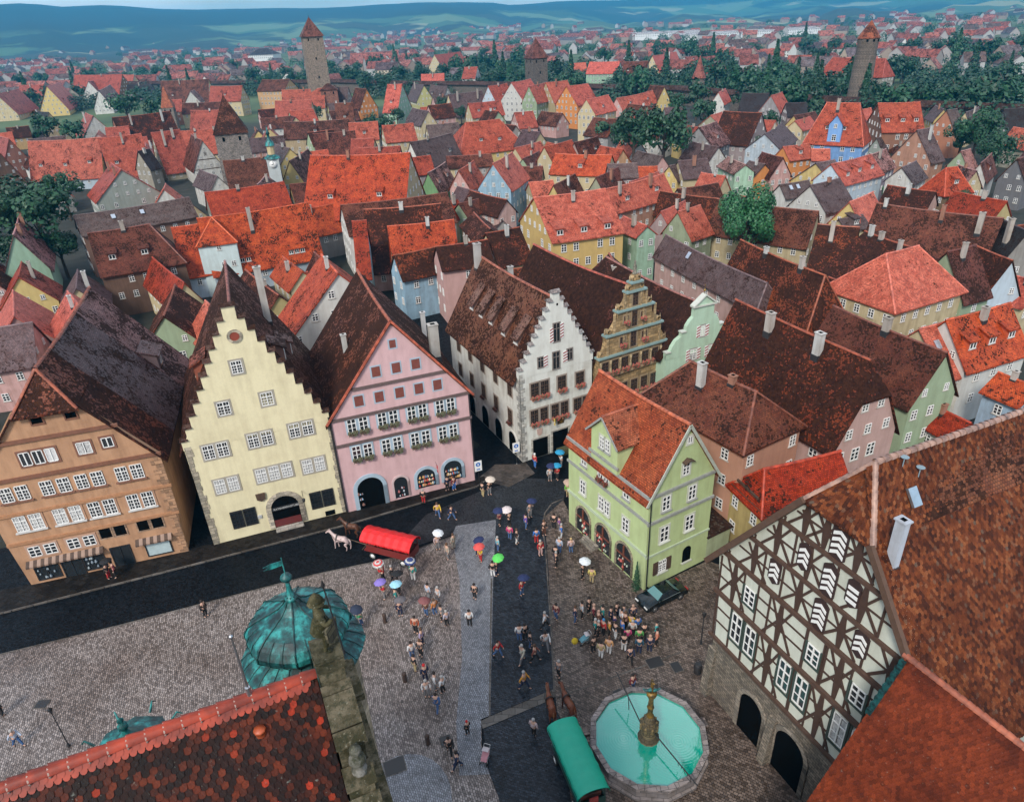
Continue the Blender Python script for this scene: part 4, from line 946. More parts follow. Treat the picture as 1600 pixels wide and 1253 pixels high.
# ================================================================ green house
def green_house():
    L_, F_, R__ = Vector((5.28, 56.81)), Vector((10.87, 46.6)), Vector((17.13, 50.11))
    # frame: x along the long facade L->F would face right; use front corner F, x towards R (gable facade), y back along the long side
    r = thing('house', 'light green corner house with red tiled roof, little gabled dormer and three shop arches', 'house', (F_.x, F_.y, 0), math.atan2(R__.y-F_.y, R__.x-F_.x))
    GC = (.44, .54, .26); ST = (.30, .31, .29); SF = (.42, .50, .36)
    Wd, D = 7.3, 11.6
    shell(r, [(0, 0), (Wd, 0), (Wd, 10.0), (Wd/2, 15.6), (0, 10.0)], D, GC)
    sh = math.atan2((L_-F_).y, (L_-F_).x)-math.atan2((R__-F_).y, (R__-F_).x)  # angle of the long side (close to 90 deg)
    gable_roof(r, 0, Wd, Wd/2, -.3, D+.3, 10.1, 15.9, (.36, .085, .032, .34), (.46, .13, .06, .2), sag=.18, ov=.4)
    vg = MB()
    for s, ue in ((-1, -.45), (1, Wd+.45)): vg.beam((ue, 9.4), (Wd/2, 15.85), .26, -.34, -.26)
    vg.build('verge_board', ['timber'], r, (.42, .45, .38))
    # gable facade (local x-z plane)
    band(r, [(-.1, Wd+.15, 10.0), (-.1, Wd+.1, 7.3)], ST, pr=.16, h=.26); band(r, [(-.05, Wd+.05, 3.65)], SF, pr=.1, h=.2, m='plaster')
    window(r, 3.95, 14.3, .55, .7, 'plain', surround=(.6, .62, .5)); window(r, 3.8, 11.5, .75, 1.15, 'a', surround=(.55, .58, .48))
    hd = MB(); hd.hexa([(3.3, -.5, 12.25), (3.8, -.5, 12.5), (3.8, 0, 12.5), (3.3, 0, 12.25)], [(3.3, -.5, 12.33), (3.8, -.5, 12.6), (3.8, 0, 12.6), (3.3, 0, 12.33)]); hd.hexa([(3.8, -.5, 12.5), (4.35, -.5, 12.25), (4.35, 0, 12.25), (3.8, 0, 12.5)], [(3.8, -.5, 12.6), (4.35, -.5, 12.33), (4.35, 0, 12.33), (3.8, 0, 12.6)]); hd.build('window_hood', ['dark_wood'], r)
    for u, z in ((1.85, 8.8), (4.75, 8.75)): window(r, u, z, .85, 1.45, 'a', surround=(.5, .53, .42), sill=ST)
    for u, z in ((1.9, 5.5), (4.75, 5.5)): window(r, u, z, .95, 1.6, 'a', surround=(.5, .53, .42), sill=(.55, .58, .5))
    window(r, 1.9, 1.95, .95, 1.3, 'b', sill=(.5, .52, .45))
    for s in (-1, 1):
        q = MB(); q.box(1.9+s*.75-.27, -.1, 1.25, 1.9+s*.75+.27, -.02, 2.65); 
        for k in range(9): q.box(1.9+s*.75-.22, -.12, 1.32+k*.14, 1.9+s*.75+.22, -.09, 1.40+k*.14)
        q.build('shutter', ['dark_wood'], r)
    o = MB(); pz = arch_pts(4.8, 1.1, 1.0, 1.7); o.face([(x, -.03, z) for x, z in pz]); o.build('window_opening', ['shadow_room'], r); o = MB(); o.box(4.2, -.2, 1.0, 5.4, 0, 1.1); o.build('sill', ['plaster'], r, (.5, .52, .45))
    pipe(r, .12, .1, 9.6, -.14)
    # long facade: own frame object rotated so that its x runs from the far corner to the front corner
    f = MB(); f.box(0, -.012, 0, 11.6, .0, 10.0); lf = f.build('street_wall', ['plaster'], r, GC); lf.rotation_euler = (0, 0, R(-90)); lf.location = (-.004, 11.6, 0)
    # local x on lf: 0 at far corner L, 11.6 at front corner F
    for (u0, u1, z, c, m) in ((-.1, 11.75, 7.5, ST, 'timber'), (-.05, 11.7, 3.95, SF, 'plaster'), (-.2, 11.9, 10.0, ST, 'timber')):
        b = MB(); b.box(u0, -.16, z-.13, u1, .0, z+.13); b.build('cornice', [m], lf, c)
    def w2(u, z, w_, h, par=lf, **k): o = window(par, u, z, w_, h, 'a', surround=(.5, .53, .42), **k); o.location.y -= .012; return o
    w2(2.55, 9.0, .75, 1.45, sill=ST)
    for s in (-.42, .42): w2(5.5+s, 9.0, .72, 1.45, box='leaf_red' if s < 0 else 'leaf_red'); w2(5.7+s, 5.6, .72, 1.45, sill=(.5, .52, .45)); w2(5.9+s*.9, 12.4, .62, 1.2, y=0, sill=ST).location.y = -.27
    w2(8.75, 9.0, .8, 1.45, sill=ST); w2(2.4, 5.7, .8, 1.5, sill=(.5, .52, .45)); w2(8.8, 5.45, .85, 1.5, sill=(.5, .52, .45))
    for u in (2.5, 5.65, 8.75):
        a = arch(lf, u, .2, 2.1, 3.0, (.34, .30, .22), 'glass', 'shop_arch', t=.22, surm='stone'); a.location.y = -.015
        goods(a, u, .4, 1.7, 1.7, 5, int(u*7), ((.45, .5, .4), (.5, .12, .1))); q = MB(); q.box(u-.08, -.13, .2, u+.08, -.05, 3.1); q.box(u-1.0, -.13, 1.9, u+1.0, -.05, 2.02); q.build('door_frame', ['paint'], a, (.16, .05, .03))
    # gabled dormer on the street slope
    d = MB(); d.face([(3.9, -.25, 10.1), (7.6, -.25, 10.1), (7.6, -.25, 13.2), (5.75, -.25, 15.0), (3.9, -.25, 13.2)])
    for u, fl in ((3.9, 0), (7.6, 1)):
        p = [(u, -.25, 10.1), (u, -.25, 13.2), (u, 2.4, 13.2), (u, .05, 10.1)]; d.face(p if not fl else p[::-1])
    dm = d.build('gabled_dormer', ['plaster'], lf, GC)
    dr = MB(); 
    slab(dr, (3.55, 2.6, 12.9), (3.55, -.6, 12.9), (5.75, 3.6, 15.1), (5.75, -.6, 15.1), 4, 4, .14, 0, .02); slab(dr, (7.95, -.6, 12.9), (7.95, 2.6, 12.9), (5.75, -.6, 15.1), (5.75, 3.6, 15.1), 4, 4, .14, 0, .02)
    dd = dr.build('roof', ['roof_tile'], dm, (.38, .12, .06, .4)); q = MB(); capline(q, (5.75, -.6, 15.14), (5.75, 3.6, 15.14), .13); q.build('ridge_tiles', ['ridge_tile'], dd, (.46, .14, .07))
    q = MB(); q.box(3.7, -.42, 10.7, 7.8, -.24, 10.95); q.beam((3.5, 12.85), (5.75, 15.05), .18, -.66, -.6); q.beam((5.75, 15.05), (8.0, 12.85), .18, -.66, -.6); q.build('verge_board', ['timber'], dm, ST)
    q = MB(); q.box(3.0, -.9, .0, 5.0, -.02, .22); q.box(3.0, -.55, .22, 5.0, -.02, .4); q.build('step', ['stone'], lf, (.3, .27, .23))
    q = MB(); q.box(7.3, .0, 0, 10.2, 2.5, 2.6); g = q.build('yard_wall', ['old_plaster'], r, (.36, .42, .26)); q = MB(); q.hexa([(7.2, -.2, 2.6), (10.4, -.2, 2.6), (10.4, 2.7, 2.6), (7.2, 2.7, 2.6)], [(7.2, -.2, 2.66), (10.4, -.2, 2.66), (10.4, 2.7, 3.1), (7.2, 2.7, 3.1)]); q.build('coping', ['roof_tile'], g, (.10, .08, .06, .8))
# ================================================================ half-timbered house
def timber_house():
    g0 = (13.82, 36.03); an = math.atan2(-10.46, 4.61)
    r = thing('house', 'large half-timbered house with chevron infills, stone ground floor and huge mottled tiled roof', 'house', (*g0, 0), an)
    WC = (.55, .58, .50); BR = (.060, .030, .020); um = 7.8; ze = 12.6; zr = 24.4; ml = (zr-ze)/8.5
    D = 30
    shell(r, [(-.1, 5.3), (15.7, 5.3), (16.0, 9.6), (16.3, ze), (um+3.0/ml, 21.4), (um-3.0/ml, 21.4), (-.7, ze), (-.25, 9.6)], D, WC)
    shell(r, [(0, 0), (15.6, 0), (15.6, 5.3), (0, 5.3)], D, (.22, .19, .155), 'stone_ground_floor', 'rubble', y0=-.25)
    # roof: real tiles on the slope seen, plain elsewhere
    bd = MB()
    def lim(z): return (-.55 if z < ze else um-(zr-z-.25)/ml, 15.9 if z < ze else um+(zr-z-.25)/ml)
    for z, wd, pr in ((5.4, .26, .2), (9.6, .28, .24), (13.25, .26, .24), (15.95, .22, .2), (18.7, .22, .2), (21.25, .2, .2)):
        a, b = lim(z); bd.box(a-.05, -pr, z-wd/2, b+.05, .0, z+wd/2)
    bd.build('floor_beam', ['timber'], r, (.085, .045, .030))
    tb = MB(); Y0, Y1 = -.07, .0
    st = [(5.57, 9.42, (4.75, 9.05, 13.2), [(1.8, .5), (3.1, .5), (6.2, .5), (7.57, .5), (10.5, .5), (11.8, .5)]),
          (9.78, 13.08, (1.0, 5.1, 9.7, 13.6), [(2.5, .5), (7.85, .5), (11.05, .5)]), (13.4, 15.8, (2.4, 6.1, 9.2, 12.4), []), (16.1, 18.55, (3.9, 6.3, 10.0), []), (18.85, 21.1, (5.6, 7.0, 9.1), [])]
    for z0, z1, men, wins in st:
        h = z1-z0; zm = z0+h*.5
        def inside(u, z): a, b = lim(z); return a+.1 < u < b-.1
        for u in men:
            if not inside(u, z0): continue
            zt = z1
            while zt > z0+.3 and not inside(u, zt): zt -= .1
            tb.plate([(u-.12, z0), (u+.12, z0), (u+.24, zm), (u+.11, zt), (u-.11, zt), (u-.24, zm)], Y0-.01, Y1)
            for s in (-1, 1):
                for (a, b, wv) in (((u+s*1.15, z0), (u+s*.1, z0+h*.55), .17), ((u+s*.1, z0+h*.5), (u+s*.85, z1), .15)):
                    k = 1.0
                    pa, pb = a, b
                    while k > .2 and not (inside(pa[0], pa[1]) and inside(pb[0], pb[1])): k -= .1; pa = (b[0]+(a[0]-b[0])*k, b[1]+(a[1]-b[1])*k) if not inside(a[0], a[1]) else a; pb = (a[0]+(b[0]-a[0])*k, a[1]+(b[1]-a[1])*k) if not inside(b[0], b[1]) else b
                    if k > .3: tb.beam(pa, pb, wv, Y0, Y1)
        u = lim(z0)[0]+.2; i = 0
        while u < lim(z0)[1]:
            if all(abs(u-m_) > .75 for m_ in men):
                zt = z1
                while zt > z0+.3 and not inside(u, zt): zt -= .1
                if all(abs(u-w_[0]) > .58 for w_ in wins): tb.beam((u, z0), (u, zt), .12, Y0-.005, Y1)
            u += 1.5
        for w_ in wins:
            for s in (-1, 1): tb.beam((w_[0]+s*.63, z0), (w_[0]+s*.63, z1), .11, Y0-.006, Y1)
        for fr in ((.36, .68) if h > 3 else (.5,)):
            z = z0+h*fr; a, b = lim(z); seg = sorted([a+.1, b-.1]+[w_[0]-.6 for w_ in wins]+[w_[0]+.6 for w_ in wins])
            for k in range(0, len(seg)-1, 2):
                if seg[k+1]-seg[k] > .3: tb.beam((seg[k], z), (seg[k+1], z), .11, Y0+.005, Y1)
    tb.build('timber_frame', ['timber'], r, BR)
    bg_ = MB()
    for s in (-1, 1): bg_.beam((um+s*9.0, ze-.75), (um+s*3.0/ml, 21.45), .38, -.75, -.5)
    bg_.build('barge_board', ['timber'], r, (.10, .055, .035))
    # windows
    for u in (1.8, 3.1, 6.2, 7.57, 10.5, 11.8):
        o = window(r, u, 7.95, .95, 2.3, 'a', y=-.02, curtain=u > 10); q = MB(); q.box(-.62, -.1, -1.42, .62, -.02, -1.3); q.box(-.62, -.1, -1.3, -.5, -.02, 1.3); q.box(.5, -.1, -1.3, .62, -.02, 1.3); q.build('window_casing', ['paint'], o, (.04, .06, .05))
    for u in (2.5, 7.85, 11.05):
        o = window(r, u, 11.4, .92, 1.35, 'a', y=-.02); q = MB(); q.box(-.62, -.1, -.86, .62, -.02, -.73); q.box(-.62, -.1, -.73, -.5, -.02, .73); q.box(.5, -.1, -.73, .62, -.02, .73); q.build('window_casing', ['paint'], o, (.04, .06, .05))
    def chev(u, z, w_, n, flat=False):
        b = MB(); b.plate([(u-w_/2-.1, z-.15), (u, z-.45), (u+w_/2+.1, z-.15), (u+w_/2+.1, z+n*.44-.1), (u, z+n*.44+.25), (u-w_/2-.1, z+n*.44-.1)], -.10, 0); o = b.build('chevron_panel', ['timber'], r, (.035, .016, .014))
        c = MB()
        for k in range(n):
            zz = z+k*.42; pk = 0 if flat else .26
            c.plate([(u-w_/2, zz-.13), (u, zz-.13+pk), (u, zz+.1+pk), (u-w_/2, zz+.1)], -.13, -.10); c.plate([(u, zz-.13+pk), (u+w_/2, zz-.13), (u+w_/2, zz+.1), (u, zz+.1+pk)], -.13, -.10)
        c.build('chevron', ['white_paint'], o)
    for a in ((4.11, 14.35, .72, 3), (7.7, 13.75, .8, 4), (10.45, 14.3, .72, 3), (7.79, 16.4, .8, 4), (9.35, 17.0, .66, 3, True), (5.95, 16.9, .7, 3), (7.9, 19.1, .85, 4)): chev(*a)
    # ground floor openings
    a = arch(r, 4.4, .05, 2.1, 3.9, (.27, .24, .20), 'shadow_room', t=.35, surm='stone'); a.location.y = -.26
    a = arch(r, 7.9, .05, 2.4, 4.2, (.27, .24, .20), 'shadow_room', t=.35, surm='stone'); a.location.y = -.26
    q = MB(); q.hexa([(6.0, -.9, 0), (6.6, -.9, 0), (6.6, -.26, 0), (6.0, -.26, 0)], [(6.0, -.5, 4.2), (6.6, -.5, 4.2), (6.6, -.26, 4.2), (6.0, -.26, 4.2)]); q.hexa([(-.2, -.8, 0), (.5, -.8, 0), (.5, -.26, 0), (-.2, -.26, 0)], [(-.2, -.4, 4.6), (.5, -.4, 4.6), (.5, -.26, 4.6), (-.2, -.26, 4.6)]); q.build('buttress', ['rubble'], r, (.24, .21, .17))
    # roof
    m = ml; E0 = (um+8.9, -.5, ze-.45); E1 = (um+8.9, D, ze-.45); ue = um+8.9
    rb = MB(); ut = um+3.0/m; tz = zr-3.0
    slab(rb, (ue, -.5, zr-(ue-um)*m), (ue, D, zr-(ue-um)*m), (ut, -.5, tz), (ut, D, tz), 12, 6, .2, .25, .03)
    slab(rb, (ut, -.5, tz), (ut, D, tz), (um, 1.4, zr), (um, D, zr), 12, 3, .2, .25, .03)
    slab(rb, (um-8.9, -.5, zr-8.9*m), (um-8.9, D, zr-8.9*m), (um-3.0/m, -.5, tz), (um-3.0/m, D, tz), 12, 6, .2, .25, .03)
    slab(rb, (um-3.0/m, -.5, tz), (um-3.0/m, D, tz), (um, 1.4, zr), (um, D, zr), 12, 3, .2, .25, .03)
    slab(rb, (um-3.0/m-.1, -.55, tz-.05), (um+3.0/m+.1, -.55, tz-.05), (um-.01, 1.4, zr), (um+.01, 1.4, zr), 4, 3, .2, 0, .03)
    rf = rb.build('roof', ['roof_tile'], r, (.20, .07, .03, .6))
    tl = MB(); tiles(tl, lambda s, t: Vector((ue-(ue-um)*t, -.5+(D+.5)*s+max(0, t-(1-3.0/m/(ue-um)))*(1-s)*4.8, zr-(ue-um)*m*(1-t)-.5*math.sin(math.pi*s)*.5*t)), D+.5, (ue-um)*math.hypot(1, m), 3, .20, .19, stop=22.0/(D+.5))
    tl.build('roof_tiles', ['tile_weathered'], rf)
    tl = MB(); hw = 3.0/m+.1
    tiles(tl, lambda s, t: Vector((um-hw*(1-t)+2*hw*(1-t)*s, -.55+1.95*t, tz-.05+3.05*t)), 2*hw, 3.6, 9, .20, .19, tri=True); tl.build('roof_tiles', ['tile_weathered'], rf)
    rd = MB(); capline(rd, (um, 1.4, zr+.08), (um, D, zr+.08), .2, .25)
    capline(rd, (um, 1.4, zr+.08), (um+hw, -.5, tz), .16); capline(rd, (um, 1.4, zr+.08), (um-hw, -.5, tz), .16); rd.build('ridge_tiles', ['ridge_tile'], rf, (.34, .22, .17))
    # tall white chimney, roof hatch, dish aerial
    chimney(r, um+2.75, .5, zr-2.75*m-.9, zr-2.75*m+2.4, .52, (.42, .46, .52))
    q = MB(); th = math.atan(m); o = Vector((um+1.3, 3.0, zr-1.3*m)); u_ = Vector((-math.cos(th), 0, math.sin(th))); n_ = Vector((math.sin(th), 0, math.cos(th)))
    lo = [o+u_*a+Vector((0, b, 0))+n_*.08 for a, b in ((-.5, -.3), (-.5, .3), (.5, .3), (.5, -.3))]; q.hexa(lo[::-1] if False else lo, [p+n_*.16 for p in lo]); q.build('roof_hatch', ['metal'], r, (.45, .55, .62))
    for yy, uu in ((3.1, .35), (3.9, .8)):
        q = MB(); o = Vector((um+uu, yy, zr-uu*m+.45)); q.lathe([(.02, 0), (.14, .03), (.22, .10)], 10, tuple(o)); q.tube(tuple(o), (o.x, o.y, o.z-.5), .03, .03, 5); q.build('dish_aerial', ['paint'], r, (.22, .30, .34))
    q = MB(); q.box(um+5.2, 13, zr-5.2*m+.0, um+6.2, 16.5, zr-5.2*m+.6); q.build('skylight', ['glass'], r)
def tiles(mb, F, Lu, Lv, seed, tw=.18, th=.16, tri=False, stop=1.0, rnd=.012):
    """beaver-tail tiles laid over the surface F(s, t); each tile carries its own random number in its UV"""
    rr = random.Random(seed); nv = int(Lv/th); nu0 = int(Lu/tw)
    for j in range(nv):
        t = j/nv; t1 = (j-.45)/nv; t2 = (j+.95)/nv; nu = max(1, int(nu0*(1-t))) if tri else nu0
        for i in range(nu):
            s = (i+(.5 if j % 2 else 0))/nu; s2 = (i+.95+(.5 if j % 2 else 0))/nu
            if s > stop: break
            if s2 > 1.001: continue
            tt = max(t1, -.002); a = F(s, tt); b = F(s2, tt); c = F(s2, min(t2, 1)); d = F(s, min(t2, 1))
            up = (c-b); n = (b-a).cross(up).normalized(); n = n if n.z > 0 else -n
            lift = .035+rr.uniform(-rnd, rnd); w = (b-a); dn = (a-d)*.30; v = rr.random(); v2 = rr.random()
            p = [d+n*.008, c+n*.008, b+n*lift]+[a+w*q+dn*h+n*lift for q, h in ((.86, .62), (.5, .95), (.14, .62))]+[a+n*lift]
            q = [d+n*.008, c+n*.008, b+n*lift-dn*.6, b+n*lift, ]
            mb.face([d+n*.008, c+n*.008, b+n*lift, a+w*.85+dn*.62+n*lift, a+w*.5+dn*.95+n*lift, a+w*.15+dn*.62+n*lift, a+n*lift], 0, [(v, v2)]*7)
# ================================================================ town hall wing at the bottom left
def town_hall_wing():
    RE = Vector((-5.86, 13.87, 29)); d = Vector((-.919, -.394, 0))   # d: ridge away from the gable, n: down the near slope
    an = math.atan2(-d.y, -d.x)
    r = thing('town_hall_wing', 'near building with dark red beaver-tail tiles and orange ridge, beside the stone knight', 'house', (RE.x, RE.y, 0), an)
    # local: +x towards the gable end, building towards -x, near slope towards -y
    Lr = 17; W_ = 7.5; m = math.tan(R(52)); zr = 29; ze = zr-W_*m
    sh = MB(); sh.face([(0.2, -W_, 0), (.2, W_, 0), (.2, W_, ze), (.2, 0, zr-.3), (.2, -W_, ze)]); sh.face([(-Lr, W_, 0), (-Lr, -W_, 0), (-Lr, -W_, ze), (-Lr, 0, zr-.3), (-Lr, W_, ze)])
    sh.face([(-Lr, -W_, 0), (.2, -W_, 0), (.2, -W_, ze), (-Lr, -W_, ze)]); sh.face([(.2, W_, 0), (-Lr, W_, 0), (-Lr, W_, ze), (.2, W_, ze)]); sh.build('wall', ['stone'], r, (.42, .37, .28))
    rb = MB()
    for s in (-1, 1): slab(rb, (-Lr, s*(W_+.4), ze-.4*m), (0, s*(W_+.4), ze-.4*m), (-Lr, 0, zr), (0, 0, zr), 8, 5, .2, 0, .0)
    rf = rb.build('roof', ['roof_tile'], r, (.09, .022, .012, .7))
    tl = MB(); Ls = 9.0; cs, sn = math.cos(R(52)), math.sin(R(52))
    tiles(tl, lambda s, t: Vector((-.02-14.5*s, -Ls*(1-t)*cs, zr-Ls*(1-t)*sn+.03)), 14.5, Ls, 5, .19, .165, rnd=.014)
    tl.build('roof_tiles', ['tile_old_dark'], rf)
    rd = MB(); capline(rd, (-15, 0, zr+.1), (0, 0, zr+.1), .17, 0, 0, 34); 
    rr = random.Random(4)
    for row, off in ((0, .17), (1, .27)):
        for k in range(78):
            x = -.2-k*.19-(.095 if row else 0); y = -off*.62-.02; z = zr+.09-off*.78+(.02 if row == 0 else 0)
            w = .17; dy, dz = -.12*.62, -.12*.78
            p = [(x-w, y+.1, z+.128), (x, y+.1, z+.128), (x, y+dy*.4, z+dz*.4), (x-w*.2, y+dy*.85, z+dz*.85), (x-w*.5, y+dy, z+dz), (x-w*.8, y+dy*.85, z+dz*.85), (x-w, y+dy*.4, z+dz*.4)]
            rd.face(p[::-1])
    rd.build('ridge_tiles', ['ridge_tile'], rf, (.30, .036, .011))
    # joints of pale mortar between ridge tiles
    mj = MB()
    for k in range(34):
        x = -15+15*(k+.02)/34; mj.tube((x, .0, zr+.06), (x+.035, 0, zr+.06), .195, .185, 10)
    mj.build('mortar_joint', ['plaster'], rf, (.42, .30, .25))
    q = MB(); x = -1.78; q.tube((x, -.02, zr+.18), (x, -.02, zr+2.35), .035, .03, 8); q.lathe([(.001, 0), (.06, .03), (.06, .09), (.001, .12)], 8, (x, -.02, zr+2.33)); q.tube((x, -.02, zr+.15), (x, -.02, zr+.5), .07, .07, 8); q.build('vent_pipe', ['metal'], r, (.45, .47, .5))
    q = MB(); q.lathe([(.13, 0), (.13, .16), (.17, .18), (.16, .24), (.001, .26)], 8, (-1.75, -.62, zr-.75)); q.build('vent_cap', ['ridge_tile'], r, (.42, .09, .03))
    # carved stone gable with curving steps
    G = (.10, .085, .055)
    gp = [(0, 29.9)]; s_ = []
    y = 0.55
    prof = [(.5, 29.4), (.55, 29.0), (.85, 28.95), (1.7, 28.55), (2.0, 28.2), (2.05, 27.55), (2.5, 27.1), (2.6, 26.9), (3.6, 26.35), (3.9, 25.9), (3.95, 25.2), (4.5, 24.8), (5.6, 24.2), (5.9, 23.6), (5.95, 22.8), (7.9, 21.5), (8.4, 19.8)]
    poly = [(-a, b) for a, b in prof]
    for a, b in ((0.05, .74),):
        mb = MB(); f = [(a, -p, z) for p, z in prof]+[(a, -8.4, 0), (a, 8.4, 0)]+[(a, p, z) for p, z in prof[::-1]]; k = [(b, y_, z_) for _, y_, z_ in f]; nn = len(f)
        mb.face(f); mb.face(k[::-1])
        for i in range(nn): j = (i+1) % nn; mb.face([f[i], k[i], k[j], f[j]])
        g = mb.build('stone_gable', ['weathered_stone'], r, (.13, .11, .07))
    c = MB()
    for (a1, z1), (a2, z2) in zip(prof[:-1], prof[1:]):
        if a2-a1 > .25:
            for s in (-1, 1):
                nx_, nz_ = (z1-z2), (a2-a1); l = math.hypot(nx_, nz_); nx_, nz_ = nx_/l*.1, nz_/l*.1
                lo = [(0.0, s*a1, z1), (.82, s*a1, z1), (.82, s*a2, z2), (0, s*a2, z2)]; hi = [(x_, y_+s*nx_, z_+nz_) for x_, y_, z_ in lo]
                c.hexa(lo if s > 0 else lo[::-1], hi if s > 0 else hi[::-1])
    c.build('coping', ['weathered_stone'], g, (.12, .10, .065))
    for a, z, q_ in ((1.3, 27.9, .5), (3.0, 25.9, .55), (4.9, 23.7, .6)):
        for s in (-1, 1):
            mb = MB()
            for k in range(26):
                t = k/25*7.5; rr_ = q_*(1-k/30); p = (.78, s*(a+rr_*math.cos(t)), z+rr_*math.sin(t)); t2 = (k+1)/25*7.5; r2 = q_*(1-(k+1)/30); p2 = (.78, s*(a+r2*math.cos(t2)), z+r2*math.sin(t2)); mb.tube(p, p2, .075, .075, 5)
            mb.build('scroll', ['weathered_stone'], g, (.24, .19, .12))
    for z in (28.3, 26.2, 24.0, 21.0):
        mb = MB(); hw = [a for a, b in prof if b <= z+.8][0]; mb.box(.74, -hw-.15, z-.12, 1.1, hw+.15, z+.12); mb.build('ledge', ['weathered_stone'], g, (.22, .18, .12))
    for s in (-1, 1):
        for a, z in ((2.3, 27.6), (4.2, 25.3), (6.3, 23.1)):
            mb = MB(); mb.lathe([(.2, 0), (.22, .12), (.12, .2), (.24, .45), (.2, .62), (.09, .7), (.17, .82), (.15, .95), (.001, 1.05)], 9, (.45, s*a, z-.1)); mb.build('finial', ['weathered_stone'], g, (.20, .19, .17))
    mb = MB(); mb.box(.02, -.42, 29.35, .8, .42, 29.6); mb.box(.1, -.32, 29.6, .72, .32, 29.75); mb.box(.02, -.42, 29.75, .8, .42, 29.85); mb.build('pedestal', ['weathered_stone'], g, (.09, .08, .05))
    kn = thing('statue', 'weathered stone knight with lance and sword on top of the near stone gable', 'statue', tuple(r.matrix_world @ Vector((.52, 0, 30.9))) if False else (RE.x+.42*math.cos(an), RE.y+.42*math.sin(an), 29.85), an)
    knight(kn); kn.scale = (1.12, 1.12, .95)
    # copper gutter dome beside
    t = thing('stair_tower', 'octagonal stair tower with an onion dome of green copper behind the near roof ridge', 'tower', (-8.85, 20.4, 0), R(12))
    mb = MB(); mb.lathe([(2.0, 0), (2.0, 23.2)], 8, (0, 0, 0), 0, False); mb.build('wall', ['stone'], t, (.40, .34, .25))
    dm = MB(); seg = 8
    def ring(prof, mb, n=8):
        for (r0, z0), (r1, z1) in zip(prof[:-1], prof[1:]):
            for k in range(n):
                for h in range(3):
                    a0 = (k+h/3)*2*math.pi/n; a1 = (k+(h+1)/3)*2*math.pi/n
                    def pt(r_, a, hh): 
                        b = k*2*math.pi/n; e = (k+1)*2*math.pi/n; f_ = hh/3; x = (1-f_)*math.cos(b)+f_*math.cos(e); y_ = (1-f_)*math.sin(b)+f_*math.sin(e); bul = 1+.05*math.sin(math.pi*f_); return (r_*x*bul, r_*y_*bul)
                    p = pt(r0, a0, h); q = pt(r0, a1, h+1); s = pt(r1, a1, h+1); u = pt(r1, a0, h)
                    mb.face([(*p, z0), (*q, z0), (*s, z1), (*u, z1)], 0, None, True)
    ring([(2.45, 22.95), (2.45, 23.05), (2.15, 23.4), (1.6, 23.75), (1.55, 23.95), (1.85, 24.2), (2.02, 24.5), (2.02, 24.8), (1.85, 25.15), (1.5, 25.45), (1.02, 25.72), (.6, 26.0), (.34, 26.3), (.2, 26.6), (.15, 26.8)], dm)
    dome = dm.build('dome', ['copper_patina'], t)
    sm = MB()
    for k in range(8):
        a = k*math.pi/4; pr = [(2.45, 23.06), (2.15, 23.42), (1.6, 23.78), (1.87, 24.22), (2.04, 24.5), (2.04, 24.8), (1.87, 25.17), (1.52, 25.48), (1.04, 25.75), (.61, 26.03), (.35, 26.32), (.16, 26.8)]
        for (r0, z0), (r1, z1) in zip(pr[:-1], pr[1:]): sm.tube((r0*math.cos(a), r0*math.sin(a), z0), (r1*math.cos(a), r1*math.sin(a), z1), .032, .032, 5)
    for k in range(8):
        for h in (1, 2):
            b = k*math.pi/4; e = (k+1)*math.pi/4; f_ = h/3; x = ((1-f_)*math.cos(b)+f_*math.cos(e))*1.045; y_ = ((1-f_)*math.sin(b)+f_*math.sin(e))*1.045
            for (r0, z0), (r1, z1) in zip([(2.45, 23.07), (2.15, 23.43), (1.62, 23.8), (1.87, 24.22), (2.03, 24.5), (2.03, 24.8), (1.86, 25.17), (1.5, 25.5)][:-1], [(2.45, 23.07), (2.15, 23.43), (1.62, 23.8), (1.87, 24.22), (2.03, 24.5), (2.03, 24.8), (1.86, 25.17), (1.5, 25.5)][1:]): sm.tube((r0*x, r0*y_, z0), (r1*x, r1*y_, z1), .016, .016, 4)
    sm.build('seam', ['copper_dark'], dome)
    sp = MB(); sp.lathe([(.22, 26.5), (.26, 26.6), (.24, 26.72), (.15, 26.8), (.10, 27.3), (.08, 27.7), (.05, 27.75), (.18, 27.82), (.23, 27.97), (.18, 28.12), (.05, 28.2), (.025, 28.25), (.02, 29.25)], 12); sp.build('spire_ball', ['copper_patina'], t)
    fl = MB(); fl.plate([(-.7, 28.75), (-.5, 28.86), (-.7, 28.94), (-.45, 29.04), (.0, 29.06), (0, 28.78), (-.42, 28.72)], -.012, .012); v = fl.build('weather_vane', ['copper_patina'], t, None, None, R(10))
    for o_ in t.children:
        if o_.name.split('.')[0] in ('dome', 'spire_ball', 'weather_vane'): o_.scale = (1, 1, .76); o_.location.z = 23-22.95*.76
    # small finial with copper scrolls left of the wing, on the roof of the projecting porch
    bt = thing('roof_turret', 'small green copper porch roof with a ball finial peeping over the near ridge', 'turret', (-13.6, 15.9, 0), R(20))
    mb = MB(); mb.lathe([(1.15, 0), (1.15, 23.65)], 8, (0, 0, 0), 0, False); mb.build('wall', ['stone'], bt, (.4, .34, .25))
    mb = MB(); mb.lathe([(1.3, 23.6), (1.0, 23.8), (.5, 24.0), (.16, 24.3), (.08, 24.5), (.17, 24.6), (.16, 24.75), (.05, 24.8), (.12, 24.95), (.001, 25.1)], 8); cp = mb.build('copper_roof', ['copper_patina'], bt)
    mb = MB()
